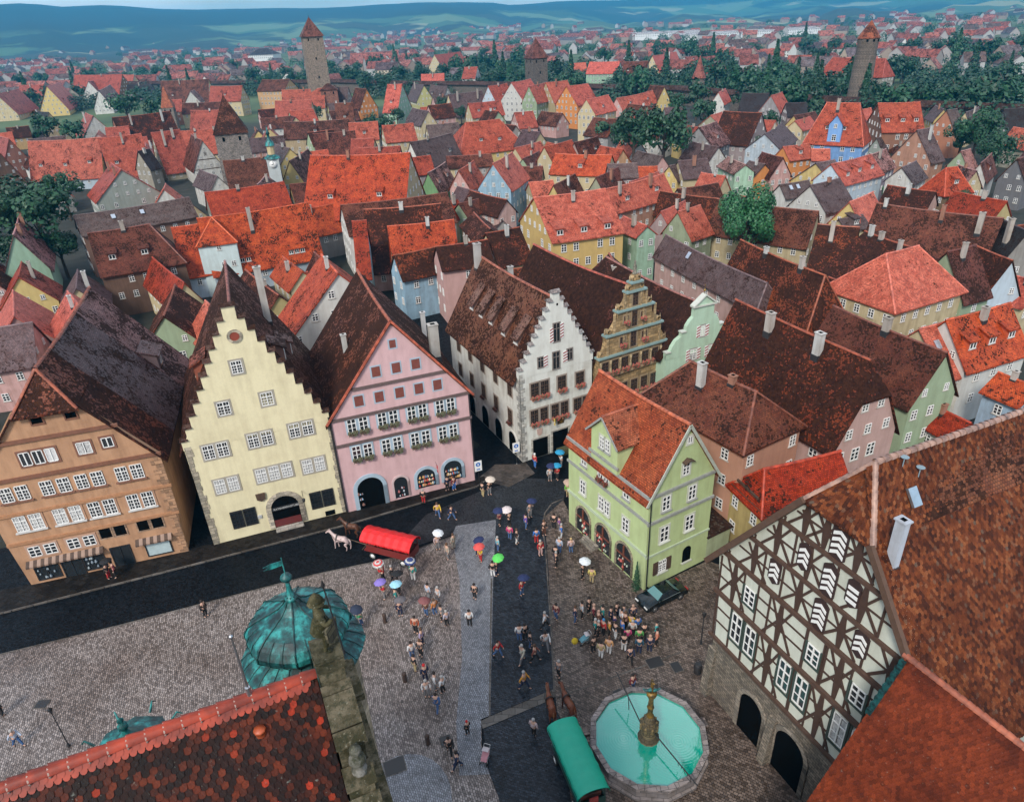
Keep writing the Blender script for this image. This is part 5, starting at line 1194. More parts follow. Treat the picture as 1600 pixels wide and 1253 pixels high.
    for k in range(8):
        a = k*math.pi/4+.39; mb.tube((1.3*math.cos(a), 1.3*math.sin(a), 23.65), (1.6*math.cos(a), 1.6*math.sin(a), 23.9), .05, .03, 5); mb.tube((1.6*math.cos(a), 1.6*math.sin(a), 23.9), (1.75*math.cos(a), 1.75*math.sin(a), 23.7), .03, .02, 5)
    mb.build('scroll', ['copper_patina'], cp)
def skin(name, joints, edges, mats, parent=None, color=None, sub=1, root=0, loc=None, rz=0, link_=True):
    """one continuous limb surface grown over a skeleton of joints (x, y, z, rx[, ry])"""
    me = bpy.data.meshes.new(name); me.from_pydata([j[:3] for j in joints], edges, [])
    o = bpy.data.objects.new(name, me); COL.objects.link(o)
    o.modifiers.new('skin', 'SKIN').use_smooth_shade = True
    sv = me.skin_vertices[0].data if me.skin_vertices else None
    if sv is None:
        bpy.context.view_layer.objects.active = o; o.select_set(True); bpy.ops.mesh.customdata_skin_add(); sv = me.skin_vertices[0].data
    for k, j in enumerate(joints): sv[k].radius = (j[3], j[4] if len(j) > 4 else j[3]); sv[k].use_root = (k == root)
    if sub: mo = o.modifiers.new('sub', 'SUBSURF'); mo.levels = sub; mo.render_levels = sub
    dg = bpy.context.evaluated_depsgraph_get(); dg.update()
    m2 = bpy.data.meshes.new_from_object(o.evaluated_get(dg)); m2.name = name
    bpy.data.objects.remove(o)
    m2.materials.clear()
    for k in mats: m2.materials.append(MATS[k])
    for p in m2.polygons: p.use_smooth = True
    return m2
def knight(root):
    SG = (.09, .08, .042)
    J = [(0, 0, 1.0, .17), (0, 0, 1.25, .19), (0, 0, 1.5, .21, .16), (0, 0, 1.62, .10), (0, .01, 1.78, .125), (0, .01, 1.92, .10),
         (0, .22, 1.52, .09), (.1, .33, 1.28, .07), (.28, .3, 1.18, .055), (.34, .28, 1.2, .05),
         (0, -.22, 1.52, .09), (.08, -.36, 1.25, .07), (.22, -.40, 1.42, .055), (.25, -.41, 1.5, .05),
         (.03, .1, .9, .12), (.06, .13, .5, .095), (.0, .14, .1, .065), (.14, .15, .05, .05), (-.0, -.1, .9, .12), (.04, -.15, .5, .09), (-.05, -.16, .1, .065), (.1, -.17, .05, .05)]
    E = [(0, 1), (1, 2), (2, 3), (3, 4), (4, 5), (2, 6), (6, 7), (7, 8), (8, 9), (2, 10), (10, 11), (11, 12), (12, 13), (0, 14), (14, 15), (15, 16), (16, 17), (0, 18), (18, 19), (19, 20), (20, 21)]
    link('body', skin('body', J, E, ['weathered_stone']), root, SG)
    h = MB(); h.lathe([(.17, 1.78), (.175, 1.86), (.15, 1.97), (.07, 2.06), (.04, 2.12), (.001, 2.15)], 10, (0, .01, 0)); h.lathe([(.22, 1.80), (.21, 1.82), (.17, 1.84)], 10, (0, .01, 0)); h.build('helmet', ['weathered_stone'], root, SG)
    l = MB(); l.tube((.36, -.44, .1), (.22, -.42, 2.7), .022, .018, 6); l.lathe([(.02, 0), (.05, .1), (.001, .32)], 6, (.22, -.42, 2.65)); l.build('lance', ['iron'], root)
    s = MB(); s.tube((.1, .34, 1.15), (.35, 1.25, .72), .03, .012, 5); s.tube((.05, .2, 1.22), (.1, .36, 1.14), .035, .035, 5); s.tube((.05, .34, 1.26), (.14, .32, 1.04), .025, .025, 5); s.build('sword', ['iron'], root)
    q = MB(); q.plate([(-.22, .75), (0, .5), (.22, .75), (.24, 1.25), (-.24, 1.25)], -.06, .0); o = q.build('shield', ['rubble'], root, (.11, .10, .06), (.16, -.3, 0), R(50))
    c = MB(); c.lathe([(.3, .78), (.25, 1.0), (.2, 1.15)], 10); c.build('tunic', ['weathered_stone'], root, (.075, .07, .035))
# ================================================================ roof at the bottom right
def corner_roof():
    g = Vector((18.5, 23.7, 0)); an = math.atan2(-.893, .449)   # local x along the ridge (towards the camera right), near slope towards -y
    r = thing('house', 'near building with an even rust red tiled roof at the bottom right corner', 'house', (g.x, g.y, 0), an)
    Ln = 14; W_ = 7.2; m = math.tan(R(56.5)); zr = 17.0; ze = zr-W_*m
    s = MB(); s.face([(.25, -W_, 0), (.25, -W_, ze), (.25, 0, zr-.2), (.25, W_, ze), (.25, W_, 0)]); s.face([(Ln, W_, 0), (Ln, W_, ze), (Ln, 0, zr-.2), (Ln, -W_, ze), (Ln, -W_, 0)]); s.face([(.25, -W_, 0), (Ln, -W_, 0), (Ln, -W_, ze), (.25, -W_, ze)]); s.face([(Ln, W_, 0), (.25, W_, 0), (.25, W_, ze), (Ln, W_, ze)]); s.build('wall', ['plaster'], r, (.4, .36, .3))
    rb = MB()
    for q in (-1, 1): slab(rb, (0, q*(W_+.4), ze-.4*m), (Ln, q*(W_+.4), ze-.4*m), (0, 0, zr), (Ln, 0, zr), 8, 5, .2, .1, .0)
    rf = rb.build('roof', ['roof_tile'], r, (.20, .045, .018, .5))
    tl = MB(); Ls = (W_+.4)*math.hypot(1, m)
    tiles(tl, lambda s, t: Vector((.0+Ln*s, -(W_+.4)*(1-t), ze-.4*m+(W_+.4)*m*t+.02-.12*math.sin(math.pi*s)*t)), Ln, Ls, 8, .20, .19, rnd=.006)
    tl.build('roof_tiles', ['tile_even'], rf)
    rd = MB(); capline(rd, (-.1, 0, zr+.08), (Ln, 0, zr+.08), .17, .1, 0, 40); rd.build('ridge_tiles', ['ridge_tile'], rf, (.30, .09, .045))
    f = MB()
    for k in range(9): f.box(-.08, -.15-.2*k-.2, zr-.1-(.15+.2*k)*m-.2, .2, -.15-.2*k, zr+.12-(.15+.2*k)*m, 0)
    f.build('flashing', ['copper_dark'], rf)
    q = MB(); th = math.atan(m); o = Vector((6.6, 3.1, zr-3.1*m)); 
    lo = [Vector((x, y, zr-y*m+.1)) for x, y in ((5.2, 2.2), (8.8, 2.2), (8.8, 3.4), (5.2, 3.4))]; q.hexa(lo, [p+Vector((0, .12, .12)) for p in lo]); q.build('skylight', ['glass'], r)

# ================================================================ ground, hills, paving
def ground():
    mb = MB(); na = 72; rows = []
    rad = [0, 30, 80, 160, 300, 500, 800, 1200, 1600, 2000, 2400, 2800, 3200, 3600, 4000, 4400, 4800, 5200, 5600, 6000, 6500, 7000]
    prof = [(-60, 200), (-36, 205), (-33, 219), (-31, 236), (-29.5, 242), (-28, 214), (-26, 219), (-24, 204), (-22, 184), (-17, 172), (-12, 156), (-8, 160), (-5, 161), (-2, 154), (0, 144), (1.2, 124), (2.2, 127), (5, 140), (9, 135), (14, 128), (25, 115), (60, 120)]
    def peak(a):
        for (a0, h0), (a1, h1) in zip(prof[:-1], prof[1:]):
            if a0 <= a <= a1: return h0+(h1-h0)*(a-a0)/(a1-a0)
        return 280
    n = 181
    for r_ in rad:
        row = []
        for k in range(n):
            a = -100+200*k/(n-1); az = R(a)
            far = max(0, min(1, (a+2)/14))
            r0 = 2300+far*2200; r1 = 5600+far*1000
            t = max(0, min(1, (r_-r0)/(r1-r0))); t = t*t*(3-2*t)
            h = peak(max(-59, min(59, a)))*t
            h += (math.sin(a*.7+r_*.0011)*14+math.sin(a*1.9+r_*.0021)*8+math.sin(a*.33-r_*.004)*12)*min(1, max(0, (r_-1900)/1500))*(1-t*.93)
            if r_ > r1: h -= (r_-r1)*.03
            row.append((r_*math.sin(az), r_*math.cos(az), h if r_ > 1900 else 0))
        rows.append(row)
    mb.grid(rows, 0, False, True); struct('ground', mb, ['land'])
    back = MB(); back.face([(-7000, -3000, -.02), (7000, -3000, -.02), (7000, 0, -.02), (-7000, 0, -.02)]); 
    o = struct('ground_behind', back, ['land'])
def sheet(name, pts, z, m, kind='structure'):
    mb = MB(); mb.face([(x, y, z) for x, y in pts]); 
    nrm = sum((pts[i][0]*pts[(i+1) % len(pts)][1]-pts[(i+1) % len(pts)][0]*pts[i][1]) for i in range(len(pts)))
    if nrm < 0: mb.f[0] = mb.f[0][::-1]
    o = mb.build(name, [m]); o['kind'] = kind; return o
def paving():
    sheet('street', [(-75, 40), (-60, 20), (-60, 12), (22, 12), (34, 30), (26, 56), (17, 62), (15, 75), (6, 100), (-20, 125), (-30, 110), (-4, 72), (-18, 64), (-32, 60), (-50, 96), (-58, 92), (-42, 60), (-75, 50)], .004, 'street_setts')
    sheet('square', [(-75, 36), (-58.1, 40.5), (-43.9, 42.8), (-35, 45.5), (-19.4, 50.7), (-12.3, 52.5), (-6.1, 55.6), (-4.6, 49.5), (-3.4, 35.6), (-3.3, 31.9), (-2.7, 30), (-1.3, 26), (-3, 10), (-75, 10)], .008, 'square_setts')
    sheet('square_edge', [(-6.3, 56.9), (-2.2, 57.6), (-2.5, 49.3), (-2.7, 34.6), (-3.4, 34.3), (-3.35, 32), (-2.7, 30), (-4.8, 30), (-5.2, 34), (-5.0, 40), (-5.6, 49), (-6.6, 55.4)], .012, 'pale_setts')
    sheet('footway', [(-2.22, 57.6), (-.5, 59.6), (2.8, 57.6), (2.57, 49), (2.07, 36.6), (-2.7, 34.55), (-2.5, 49.3)], .016, 'dark_setts')
    sheet('crossing_strip', [(-3.4, 34.16), (-2.7, 34.5), (2.06, 36.6), (2.2, 36.0), (1.9, 35.7), (-3.25, 33.5)], .020, 'kerb_stone')
    sheet('footway_lower', [(-3.22, 33.45), (1.9, 35.65), (2.59, 33.6), (2.6, 12), (-2.2, 12), (-1.3, 26), (-2.74, 30)], .016, 'dark_setts')
    sheet('cobbles', [(2.8, 57.7), (4.9, 60.4), (5.4, 58), (5.2, 56.9), (10.9, 46.5), (17.4, 50.0), (21.1, 47.7), (19.7, 40.3), (13.8, 36.1), (18.6, 25), (22, 12), (2.6, 12), (2.2, 36.1), (2.6, 49)], .012, 'brown_cobbles')
    sheet('round_paving', [(-8.4+3.2*math.cos(a*math.pi/12), 28.2+3.6*math.sin(a*math.pi/12)) for a in range(24)], .016, 'pale_setts')
    sheet('lane_entry', [(-4.3, 65), (-2.3, 67.8), (.4, 67.6), (1.2, 68.0), (2.2, 65.6), (-.8, 63.2)], .012, 'lane_slabs')
    sheet('street_crossing', [(-12.5, 53.2), (-9.5, 59.0), (-4.0, 62.6), (.6, 64.8), (5.6, 64.2), (5.0, 60.4), (2.8, 57.7), (-.5, 59.6), (-2.3, 57.5), (-6.2, 56.7), (-6.6, 55.5)], .008, 'crossing_setts')
    # raised pavement with kerb in front of the houses
    kb = [(-62, 42.6), (-55.7, 44.9), (-46.7, 47.6), (-31.8, 52.8), (-17.7, 57.9), (-4.3, 63.6), (-3.4, 64.6)]
    hs = [(-60, 47), (-55.7, 48.4), (-46, 51.2), (-32.2, 55.3), (-17.8, 60.1), (-4.5, 65), (-3.5, 65.4)]
    mb = MB()
    for k in range(len(kb)-1): mb.hexa([(*kb[k], 0), (*kb[k+1], 0), (*hs[k+1], 0), (*hs[k], 0)], [(*kb[k], .12), (*kb[k+1], .12), (*hs[k+1], .12), (*hs[k], .12)])
    struct('pavement', mb, ['pavement_slabs'])
    mb = MB()
    for k in range(len(kb)-1):
        a, b = Vector(kb[k]), Vector(kb[k+1]); n = Vector((b.y-a.y, -(b.x-a.x))).normalized()*.16; mb.hexa([(a.x+n.x, a.y+n.y, 0), (b.x+n.x, b.y+n.y, 0), (b.x, b.y, 0), (a.x, a.y, 0)], [(a.x+n.x, a.y+n.y, .135), (b.x+n.x, b.y+n.y, .135), (b.x, b.y, .135), (a.x, a.y, .135)])
    struct('kerb', mb, ['kerb_stone'])
    # kerb lines across the square and round the green house corner
    for pts in ([(-58.1, 40.5), (-43.9, 42.8), (-35, 45.5), (-19.4, 50.7), (-12.3, 52.5), (-6.1, 55.6)], [(5.0, 60.6), (3.7, 59.8), (2.9, 58.3), (2.5, 56), (2.6, 53)], [(2.62, 53), (2.4, 42), (2.2, 36.1)], [(2.3, 35.9), (12.5, 39.6)], [(-2.6, 49), (-2.7, 34.5)]):
        mb = MB()
        for a, b in zip(pts[:-1], pts[1:]):
            a, b = Vector(a), Vector(b); n = Vector((b.y-a.y, -(b.x-a.x))).normalized()*.13; mb.hexa([(a.x+n.x, a.y+n.y, 0), (b.x+n.x, b.y+n.y, 0), (b.x, b.y, 0), (a.x, a.y, 0)], [(a.x+n.x, a.y+n.y, .035), (b.x+n.x, b.y+n.y, .035), (b.x, b.y, .035), (a.x, a.y, .035)])
        struct('kerb', mb, ['kerb_stone'])
    for (x, y, w, l, a, lab) in ((-5.86, 32.68, .75, .75, 20, 'square dark drain cover beside two walkers in black'), (-9.3, 30.9, 1.4, 1.1, 20, 'large dark drain cover beside the near stone gable'), (10.24, 38.65, 1.2, .9, 15, 'dark drain cover left of two in front of the crowd'), (11.83, 38.12, .7, .9, 15, 'dark drain cover right of two in front of the crowd'), (6.94, 35.96, .6, .6, 25, 'small dark drain cover at the rim of the fountain'), (-37.4, 37.5, .9, .7, 0, 'oval dark drain cover on the left of the square')):
        mb = MB(); mb.box(-w/2, -l/2, 0, w/2, l/2, .03, 0); mb.box(-w/2-.06, -l/2-.06, 0, w/2+.06, l/2+.06, .022, 1); o = mb.build('drain_cover', ['iron', 'kerb_stone'], None, None, (x, y, .012), R(a)); tag(o, lab, 'drain cover', 'drain covers in the paving')
    for (x, y, k) in ((-11.78, 44.3, 'upper'), (-9.36, 38.0, 'middle'), (-7.12, 32.5, 'lowest')):
        mb = MB(); mb.lathe([(.17, 0), (.16, .75), (.18, .8), (.15, .95), (.06, 1.0)], 10); o = mb.build('bollard', ['timber'], None, (.06, .035, .025), (x, y, 0)); tag(o, k+' one of three brown wooden posts standing on the square', 'bollard', 'wooden posts on the square')
    for (x, y, a, lab) in ((-4.05, 64.3, 20, 'white and blue sign on a post at the corner of the pink house'), (.2, 67.7, 20, 'white and blue sign on a post at the corner of the white stepped house')):
        t = thing('street_sign', lab, 'sign', (x, y, 0), R(a)); mb = MB(); mb.tube((0, 0, 0), (0, 0, 2.9), .035, .035, 6); mb.build('post', ['iron'], t)
        mb = MB(); mb.box(-.42, -.06, 1.6, .42, -.03, 2.9, 0); b_ = mb.build('sign_board', ['white_paint'], t)
        mb = MB(); mb.face([(.27*math.cos(q*math.pi/10), -.065, 2.45+.27*math.sin(q*math.pi/10)) for q in range(20)]); mb.face([(-.2, -.065, 1.75), (.2, -.065, 1.75), (.2, -.065, 1.9), (-.2, -.065, 1.9)]); mb.build('symbol', ['cloth'], b_, (.03, .15, .5))
        mb = MB(); mb.lathe([(.001, 0), (.05, .01), (.05, .05)], 8); mb.face([(-.05, -.07, 2.3), (.05, -.07, 2.3), (.07, -.07, 2.5), (0, -.07, 2.62), (-.07, -.07, 2.5)]); mb.build('figure_mark', ['white_paint'], b_)
    for (x, y, a, s, lab) in ((-33.3, 33.7, 30, 1, 'thin iron lamp post at the bottom left of the square'), (14.3, 40.3, 0, .8, 'short iron lamp post near the stone corner of the half-timbered house')):
        t = thing('lamp_post', lab, 'lamp', (x, y, 0), R(a)); mb = MB(); mb.tube((0, 0, 0), (0, 0, 3.6*s), .05, .035, 6); mb.lathe([(.12, 0), (.08, .3)], 8); mb.build('post', ['iron'], t)
        mb = MB(); mb.lathe([(.06, 0), (.16, .35), (.19, .38), (.04, .55), (.001, .65)], 6, (0, 0, 3.6*s)); mb.build('lantern', ['iron'], t)
    q = MB(); q.lathe([(.28, 0), (.32, .5), (.28, .9), (.24, .95)], 10); tag(q.build('litter_bin', ['iron'], None, None, (13.3, 37.5, 0)), 'round dark litter bin beside the half-timbered house wall', 'bin')
# ================================================================ fountain
def fountain():
    t = thing('fountain', 'large twelve-sided stone fountain basin full of turquoise water with a tall gilded column', 'fountain', (8.3, 31.5, 0), R(8))
    b = MB(); ph = math.pi/12
    b.lathe([(4.15, 0), (4.15, .12), (3.95, .14), (3.9, .95), (4.08, 1.02), (4.1, 1.2), (3.72, 1.2), (3.66, .3)], 12, (0, 0, 0), 0, False); b.f.pop(); b.m.pop(); b.uv.pop(); b.sm.pop()
    bs = b.build('basin', ['stone'], t, (.27, .24, .24))
    # joints between coping blocks
    j = MB()
    for k in range(24):
        a = (k+.5)*math.pi/12; j.tube((3.68*math.cos(a), 3.68*math.sin(a), 1.203), (4.1*math.cos(a), 4.1*math.sin(a), 1.203), .018, .018, 4)
    j.build('coping_joint', ['iron'], bs)
    w = MB(); w.face([(3.73*math.cos(k*math.pi/6), 3.73*math.sin(k*math.pi/6), 0) for k in range(12)]); w.build('water', ['water'], t, None, (0, 0, 1.0))
    c = MB(); c.lathe([(.75, .8), (.75, 1.1), (.5, 1.3), (.55, 1.5), (.42, 1.7), (.6, 2.1), (.62, 2.5), (.45, 2.75), (.3, 2.9), (.34, 3.1), (.24, 3.2)], 12, (0, 0, 0)); cl = c.build('column_base', ['rubble'], t, (.14, .11, .06))
    rr = random.Random(8)
    m = MB()
    for k in range(8):
        a = k*math.pi/4; m.lathe([(.05, 0), (.13, .12), (.1, .3), (.14, .42), (.11, .55), (.001, .62)], 7, (.56*math.cos(a), .56*math.sin(a), 1.95)); m.lathe([(.03, 0), (.1, .08), (.001, .25)], 6, (.5*math.cos(a+.3), .5*math.sin(a+.3), 2.6))
    m.build('carved_mask', ['rubble'], t, (.22, .16, .07))
    c = MB(); c.lathe([(.24, 3.2), (.26, 3.3), (.17, 3.4), (.19, 3.9), (.25, 4.1), (.19, 4.3), (.16, 4.9), (.2, 5.0), (.34, 5.3), (.36, 5.5), (.2, 5.6)], 12); c.build('column', ['gold'], t)
    J = [(0, 0, 6.25, .12), (0, 0, 6.5, .15), (0, 0, 6.62, .06), (0, 0, 6.75, .09), (0, .16, 6.52, .06), (.15, .22, 6.45, .045), (0, -.16, 6.52, .06), (.1, -.25, 6.6, .045), (.0, .1, 6.0, .08), (.05, .1, 5.65, .05), (0, -.1, 6.0, .08), (.0, -.1, 5.65, .05)]
    link('saint_figure', skin('figure', J, [(0, 1), (1, 2), (2, 3), (1, 4), (4, 5), (1, 6), (6, 7), (0, 8), (8, 9), (0, 10), (10, 11)], ['gold']), t)
    dr = [(-.35, .1, 5.62, .1), (-.1, .05, 5.75, .14), (.2, -.1, 5.8, .12), (.38, -.2, 6.0, .08), (.5, -.22, 6.1, .05), (-.55, .2, 5.8, .04)]
    link('dragon_figure', skin('dragon', dr, [(0, 1), (1, 2), (2, 3), (3, 4), (0, 5)], ['copper_patina']), t)
    l = MB(); l.tube((.1, -.28, 7.6), (.3, -.2, 5.9), .014, .014, 5); l.build('lance', ['iron'], t)
    s = MB(); s.tube((-.4, .3, 1.9), (-1.1, 4.1, 3.0), .05, .045, 6); s.tube((.25, -.45, 1.9), (1.7, -4.4, 1.75), .05, .045, 6); s.tube((-.7, 2.2, 1.2), (-.75, 2.3, 2.4), .03, .03, 5)
    for k in range(6): a = .55+k*.07; s.tube((.25+1.45*a, -.45-3.95*a, 1.85), (.25+1.45*a+.1, -.45-3.95*a, 1.3+.1*(k % 2)), .02, .02, 4)
    s.build('water_spout', ['iron'], t)
    s = MB(); s.tube((-.4, .3, 1.9), (-1.1, 4.1, 3.0), .03, .03, 5); 
    q = MB(); q.box(4.0, .6, 0, 4.7, 1.3, .18); q.box(-4.9, -.4, 0, -4.0, .5, .22); q.box(-4.4, 1.6, 0, -3.7, 2.2, .15); q.build('step_stone', ['stone'], t, (.30, .24, .22))
# ================================================================ horses, wagons, car
def horse(x, y, rz, col, mane, label):
    t = thing('horse', label, 'horse', (x, y, 0), rz, 'carriage horses')
    k = 'horse'
    if k not in MC:
        J = [(-.62, 0, 1.28, .30, .33), (-.25, 0, 1.22, .31, .36), (.2, 0, 1.2, .29, .36), (.55, 0, 1.3, .25, .32), (.8, 0, 1.55, .15, .22), (1.02, 0, 1.85, .11, .17), (1.2, 0, 1.98, .10, .12), (1.42, 0, 1.80, .085, .09), (1.62, 0, 1.62, .07, .07)]
        E = [(i, i+1) for i in range(8)]
        def leg(px, py, root, hind, dx=0):
            b = len(J)
            if hind: L_ = [(px-.05, py, .95, .17, .14), (px+.12+dx, py, .72, .10), (px-.12+dx, py, .48, .065), (px-.05+dx, py, .12, .05), (px+.03+dx, py, .04, .075)]
            else: L_ = [(px, py, .95, .12, .12), (px+.02+dx*.5, py, .55, .07), (px+dx, py, .12, .05), (px+.06+dx, py, .04, .075)]
            for q in L_: J.append(q)
            E.append((root, b)); E.extend((b+i, b+i+1) for i in range(len(L_)-1))
        leg(-.66, .19, 0, True, .1); leg(-.66, -.19, 0, True, -.12); leg(.55, .17, 3, False, .12); leg(.55, -.17, 3, False, -.1)
        b = len(J); J.extend([(1.17, .07, 2.08, .035), (1.16, .09, 2.2, .015), (1.17, -.07, 2.08, .035), (1.16, -.09, 2.2, .015)]); E.extend([(6, b), (b, b+1), (6, b+2), (b+2, b+3)])
        MC[k] = skin('body', J, E, ['coat'], root=1)
        m = MB(); r2 = random.Random(1)
        for i in range(60):
            q = i/60; px, pz = .62+q*.58, 1.66+q*.46-(.0 if q < .9 else .03); m.face([(px, .01, pz), (px+.05, .02, pz+.03), (px-.05, .12+r2.uniform(0, .05), pz-.16), (px-.1, .1, pz-.14)]); m.face([(px, -.01, pz), (px-.1, -.1, pz-.1), (px-.05, -.1, pz-.14), (px+.05, -.02, pz+.03)])
        MC['mane'] = m.mesh('mane', ['coat'])
        m = MB(); m.tube((-.9, 0, 1.42), (-1.05, 0, 1.2), .05, .07, 6); m.tube((-1.05, 0, 1.2), (-1.08, 0, .62), .07, .02, 6); MC['tail'] = m.mesh('tail', ['coat'])
        h = MB(); h.lathe([(.36, -.04), (.37, .04)], 12); h.v = [(.42+z_*1.1-.1*(x_ > 0), y_*.95, 1.3+x_*1.1) for x_, y_, z_ in h.v]
        for s in (-1, 1): h.tube((.5, s*.31, 1.35), (-1.3, s*.36, 1.05), .022, .022, 5); h.tube((.5, s*.3, 1.4), (1.2, s*.1, 1.9), .014, .014, 4)
        h.tube((-.2, -.3, 1.45), (-.2, .3, 1.45), .03, .03, 5); MC['harness'] = h.mesh('harness', ['rubber'])
    link('body', MC[k], t, col); link('mane', MC['mane'], t, mane); link('tail', MC['tail'], t, mane); link('harness', MC['harness'], t)
    return t
def wagon(x, y, rz, green, label):
    t = thing('horse_wagon', label, 'wagon', (x, y, 0), rz)
    Lw, Ww = (5.4, 2.0)
    C1 = (.0, .34, .22) if green else (.62, .014, .016); C2 = (.015, .05, .04) if green else (.16, .018, .015)
    b = MB(); b.box(-Lw/2+.2, -Ww/2+.1, .75, Lw/2-.2, Ww/2-.1, .9); b.box(-Lw/2+.2, -Ww/2+.1, .9, Lw/2-.5, -Ww/2+.16, 1.5); b.box(-Lw/2+.2, Ww/2-.16, .9, Lw/2-.5, Ww/2-.1, 1.5); b.box(-Lw/2+.2, -Ww/2+.16, .9, -Lw/2+.26, Ww/2-.16, 1.5)
    b.box(-Lw/2+.4, -.5, .45, Lw/2-.4, .5, .75); b.build('body', ['canvas'], t, C2)
    r = MB(); n = 12; rows = []
    if green:
        for i in range(n+1):
            a = math.pi*i/n; rows.append([(-Lw/2+Lw*q/18, -(1.1-.035*(1-abs((q % 3)-1.5)/1.5)*1.4)*math.cos(a), 2.35+(.52-.05*(1 if q % 3 else 0)+.012*math.sin(q*2.1+i))*math.sin(a)) for q in range(19)])
    else:
        for yy, zz in ((-1.12, 2.15), (-.98, 2.4), (-.45, 2.72), (0, 2.8), (.45, 2.72), (.98, 2.4), (1.12, 2.15)): rows.append([(-Lw/2+Lw*k/12, yy, zz-(.09 if k % 2 else 0)*(1 if abs(yy) > .3 else .4)) for k in range(13)])
    r.grid(rows, 0, False, green); r.grid([[(p[0], p[1]*.97, p[2]-.05) for p in q] for q in rows], 0, False, green)
    top = r.build('canopy', ['canvas'], t, C1)
    v = MB()
    for s in (-1, 1):
        z = rows[0][0][2]
        for k in range(18): x0, x1 = -Lw/2+Lw*k/18, -Lw/2+Lw*(k+1)/18; v.face([(x0, s*1.1, z), (x1, s*1.1, z), (x1-.03, s*1.1, z-.22), (x0+.03, s*1.1, z-.22)])
    v.build('valance', ['canvas'], top, C1)
    p = MB()
    for xx in (-Lw/2+.25, -.9, .9, Lw/2-.55):
        for s in (-1, 1): p.box(xx-.03, s*(Ww/2-.16)-.03, .9, xx+.03, s*(Ww/2-.16)+.03, 2.4)
    p.build('canopy_post', ['timber'], t, C2)
    s_ = MB()
    for xx in (-1.9, -1.0, -.1, .8, 1.6): s_.box(xx-.2, -.75, 1.1, xx+.2, .75, 1.18); s_.box(xx-.24, -.75, 1.18, xx-.19, .75, 1.6)
    s_.build('bench', ['timber'], t, (.14, .05, .03))
    wm = MC.get('wheel')
    if wm is None:
        w = MB(); rm_ = []
        w.lathe([(.30, -.06), (.36, -.06), (.36, .06), (.30, .06), (.30, -.06)], 18, (0, 0, 0), 0); w.lathe([(.001, -.05), (.2, -.05), (.2, .05), (.001, .05)], 14, (0, 0, 0), 1)
        for k in range(8): a = k*math.pi/4; w.tube((0, 0, 0), (.31*math.cos(a), .31*math.sin(a), 0), .022, .02, 5, 1)
        w.v = [(x_, z_, y_) for x_, y_, z_ in w.v]; wm = MC['wheel'] = w.mesh('wheel', ['rubber', 'white_paint'])
    for xx in (-Lw/2+1.0, Lw/2-1.1):
        for s in (-1, 1): link('wheel', wm, t, None, (xx, s*(Ww/2-.05), .36))
    q = MB(); q.tube((Lw/2-.4, 0, .6), (Lw/2+2.6, 0, .85), .05, .04, 6); q.tube((Lw/2+.1, -.8, .7), (Lw/2+.1, .8, .7), .04, .04, 6); q.build('shaft', ['timber'], t, (.12, .08, .05))
    q = MB()
    if green: q.box(-Lw/2+.02, -.3, 1.5, -Lw/2+.1, .3, 2.0)
    else: q.box(.9, -Ww/2+.05, 1.2, 1.5, -Ww/2+.09, 1.42); q.box(-2.3, -Ww/2+.05, 1.15, -1.3, -Ww/2+.09, 1.35)
    q.build('sign_plate', ['canvas'], t, (.35, .05, .04) if green else (.55, .6, .65))
    # driver
    return t
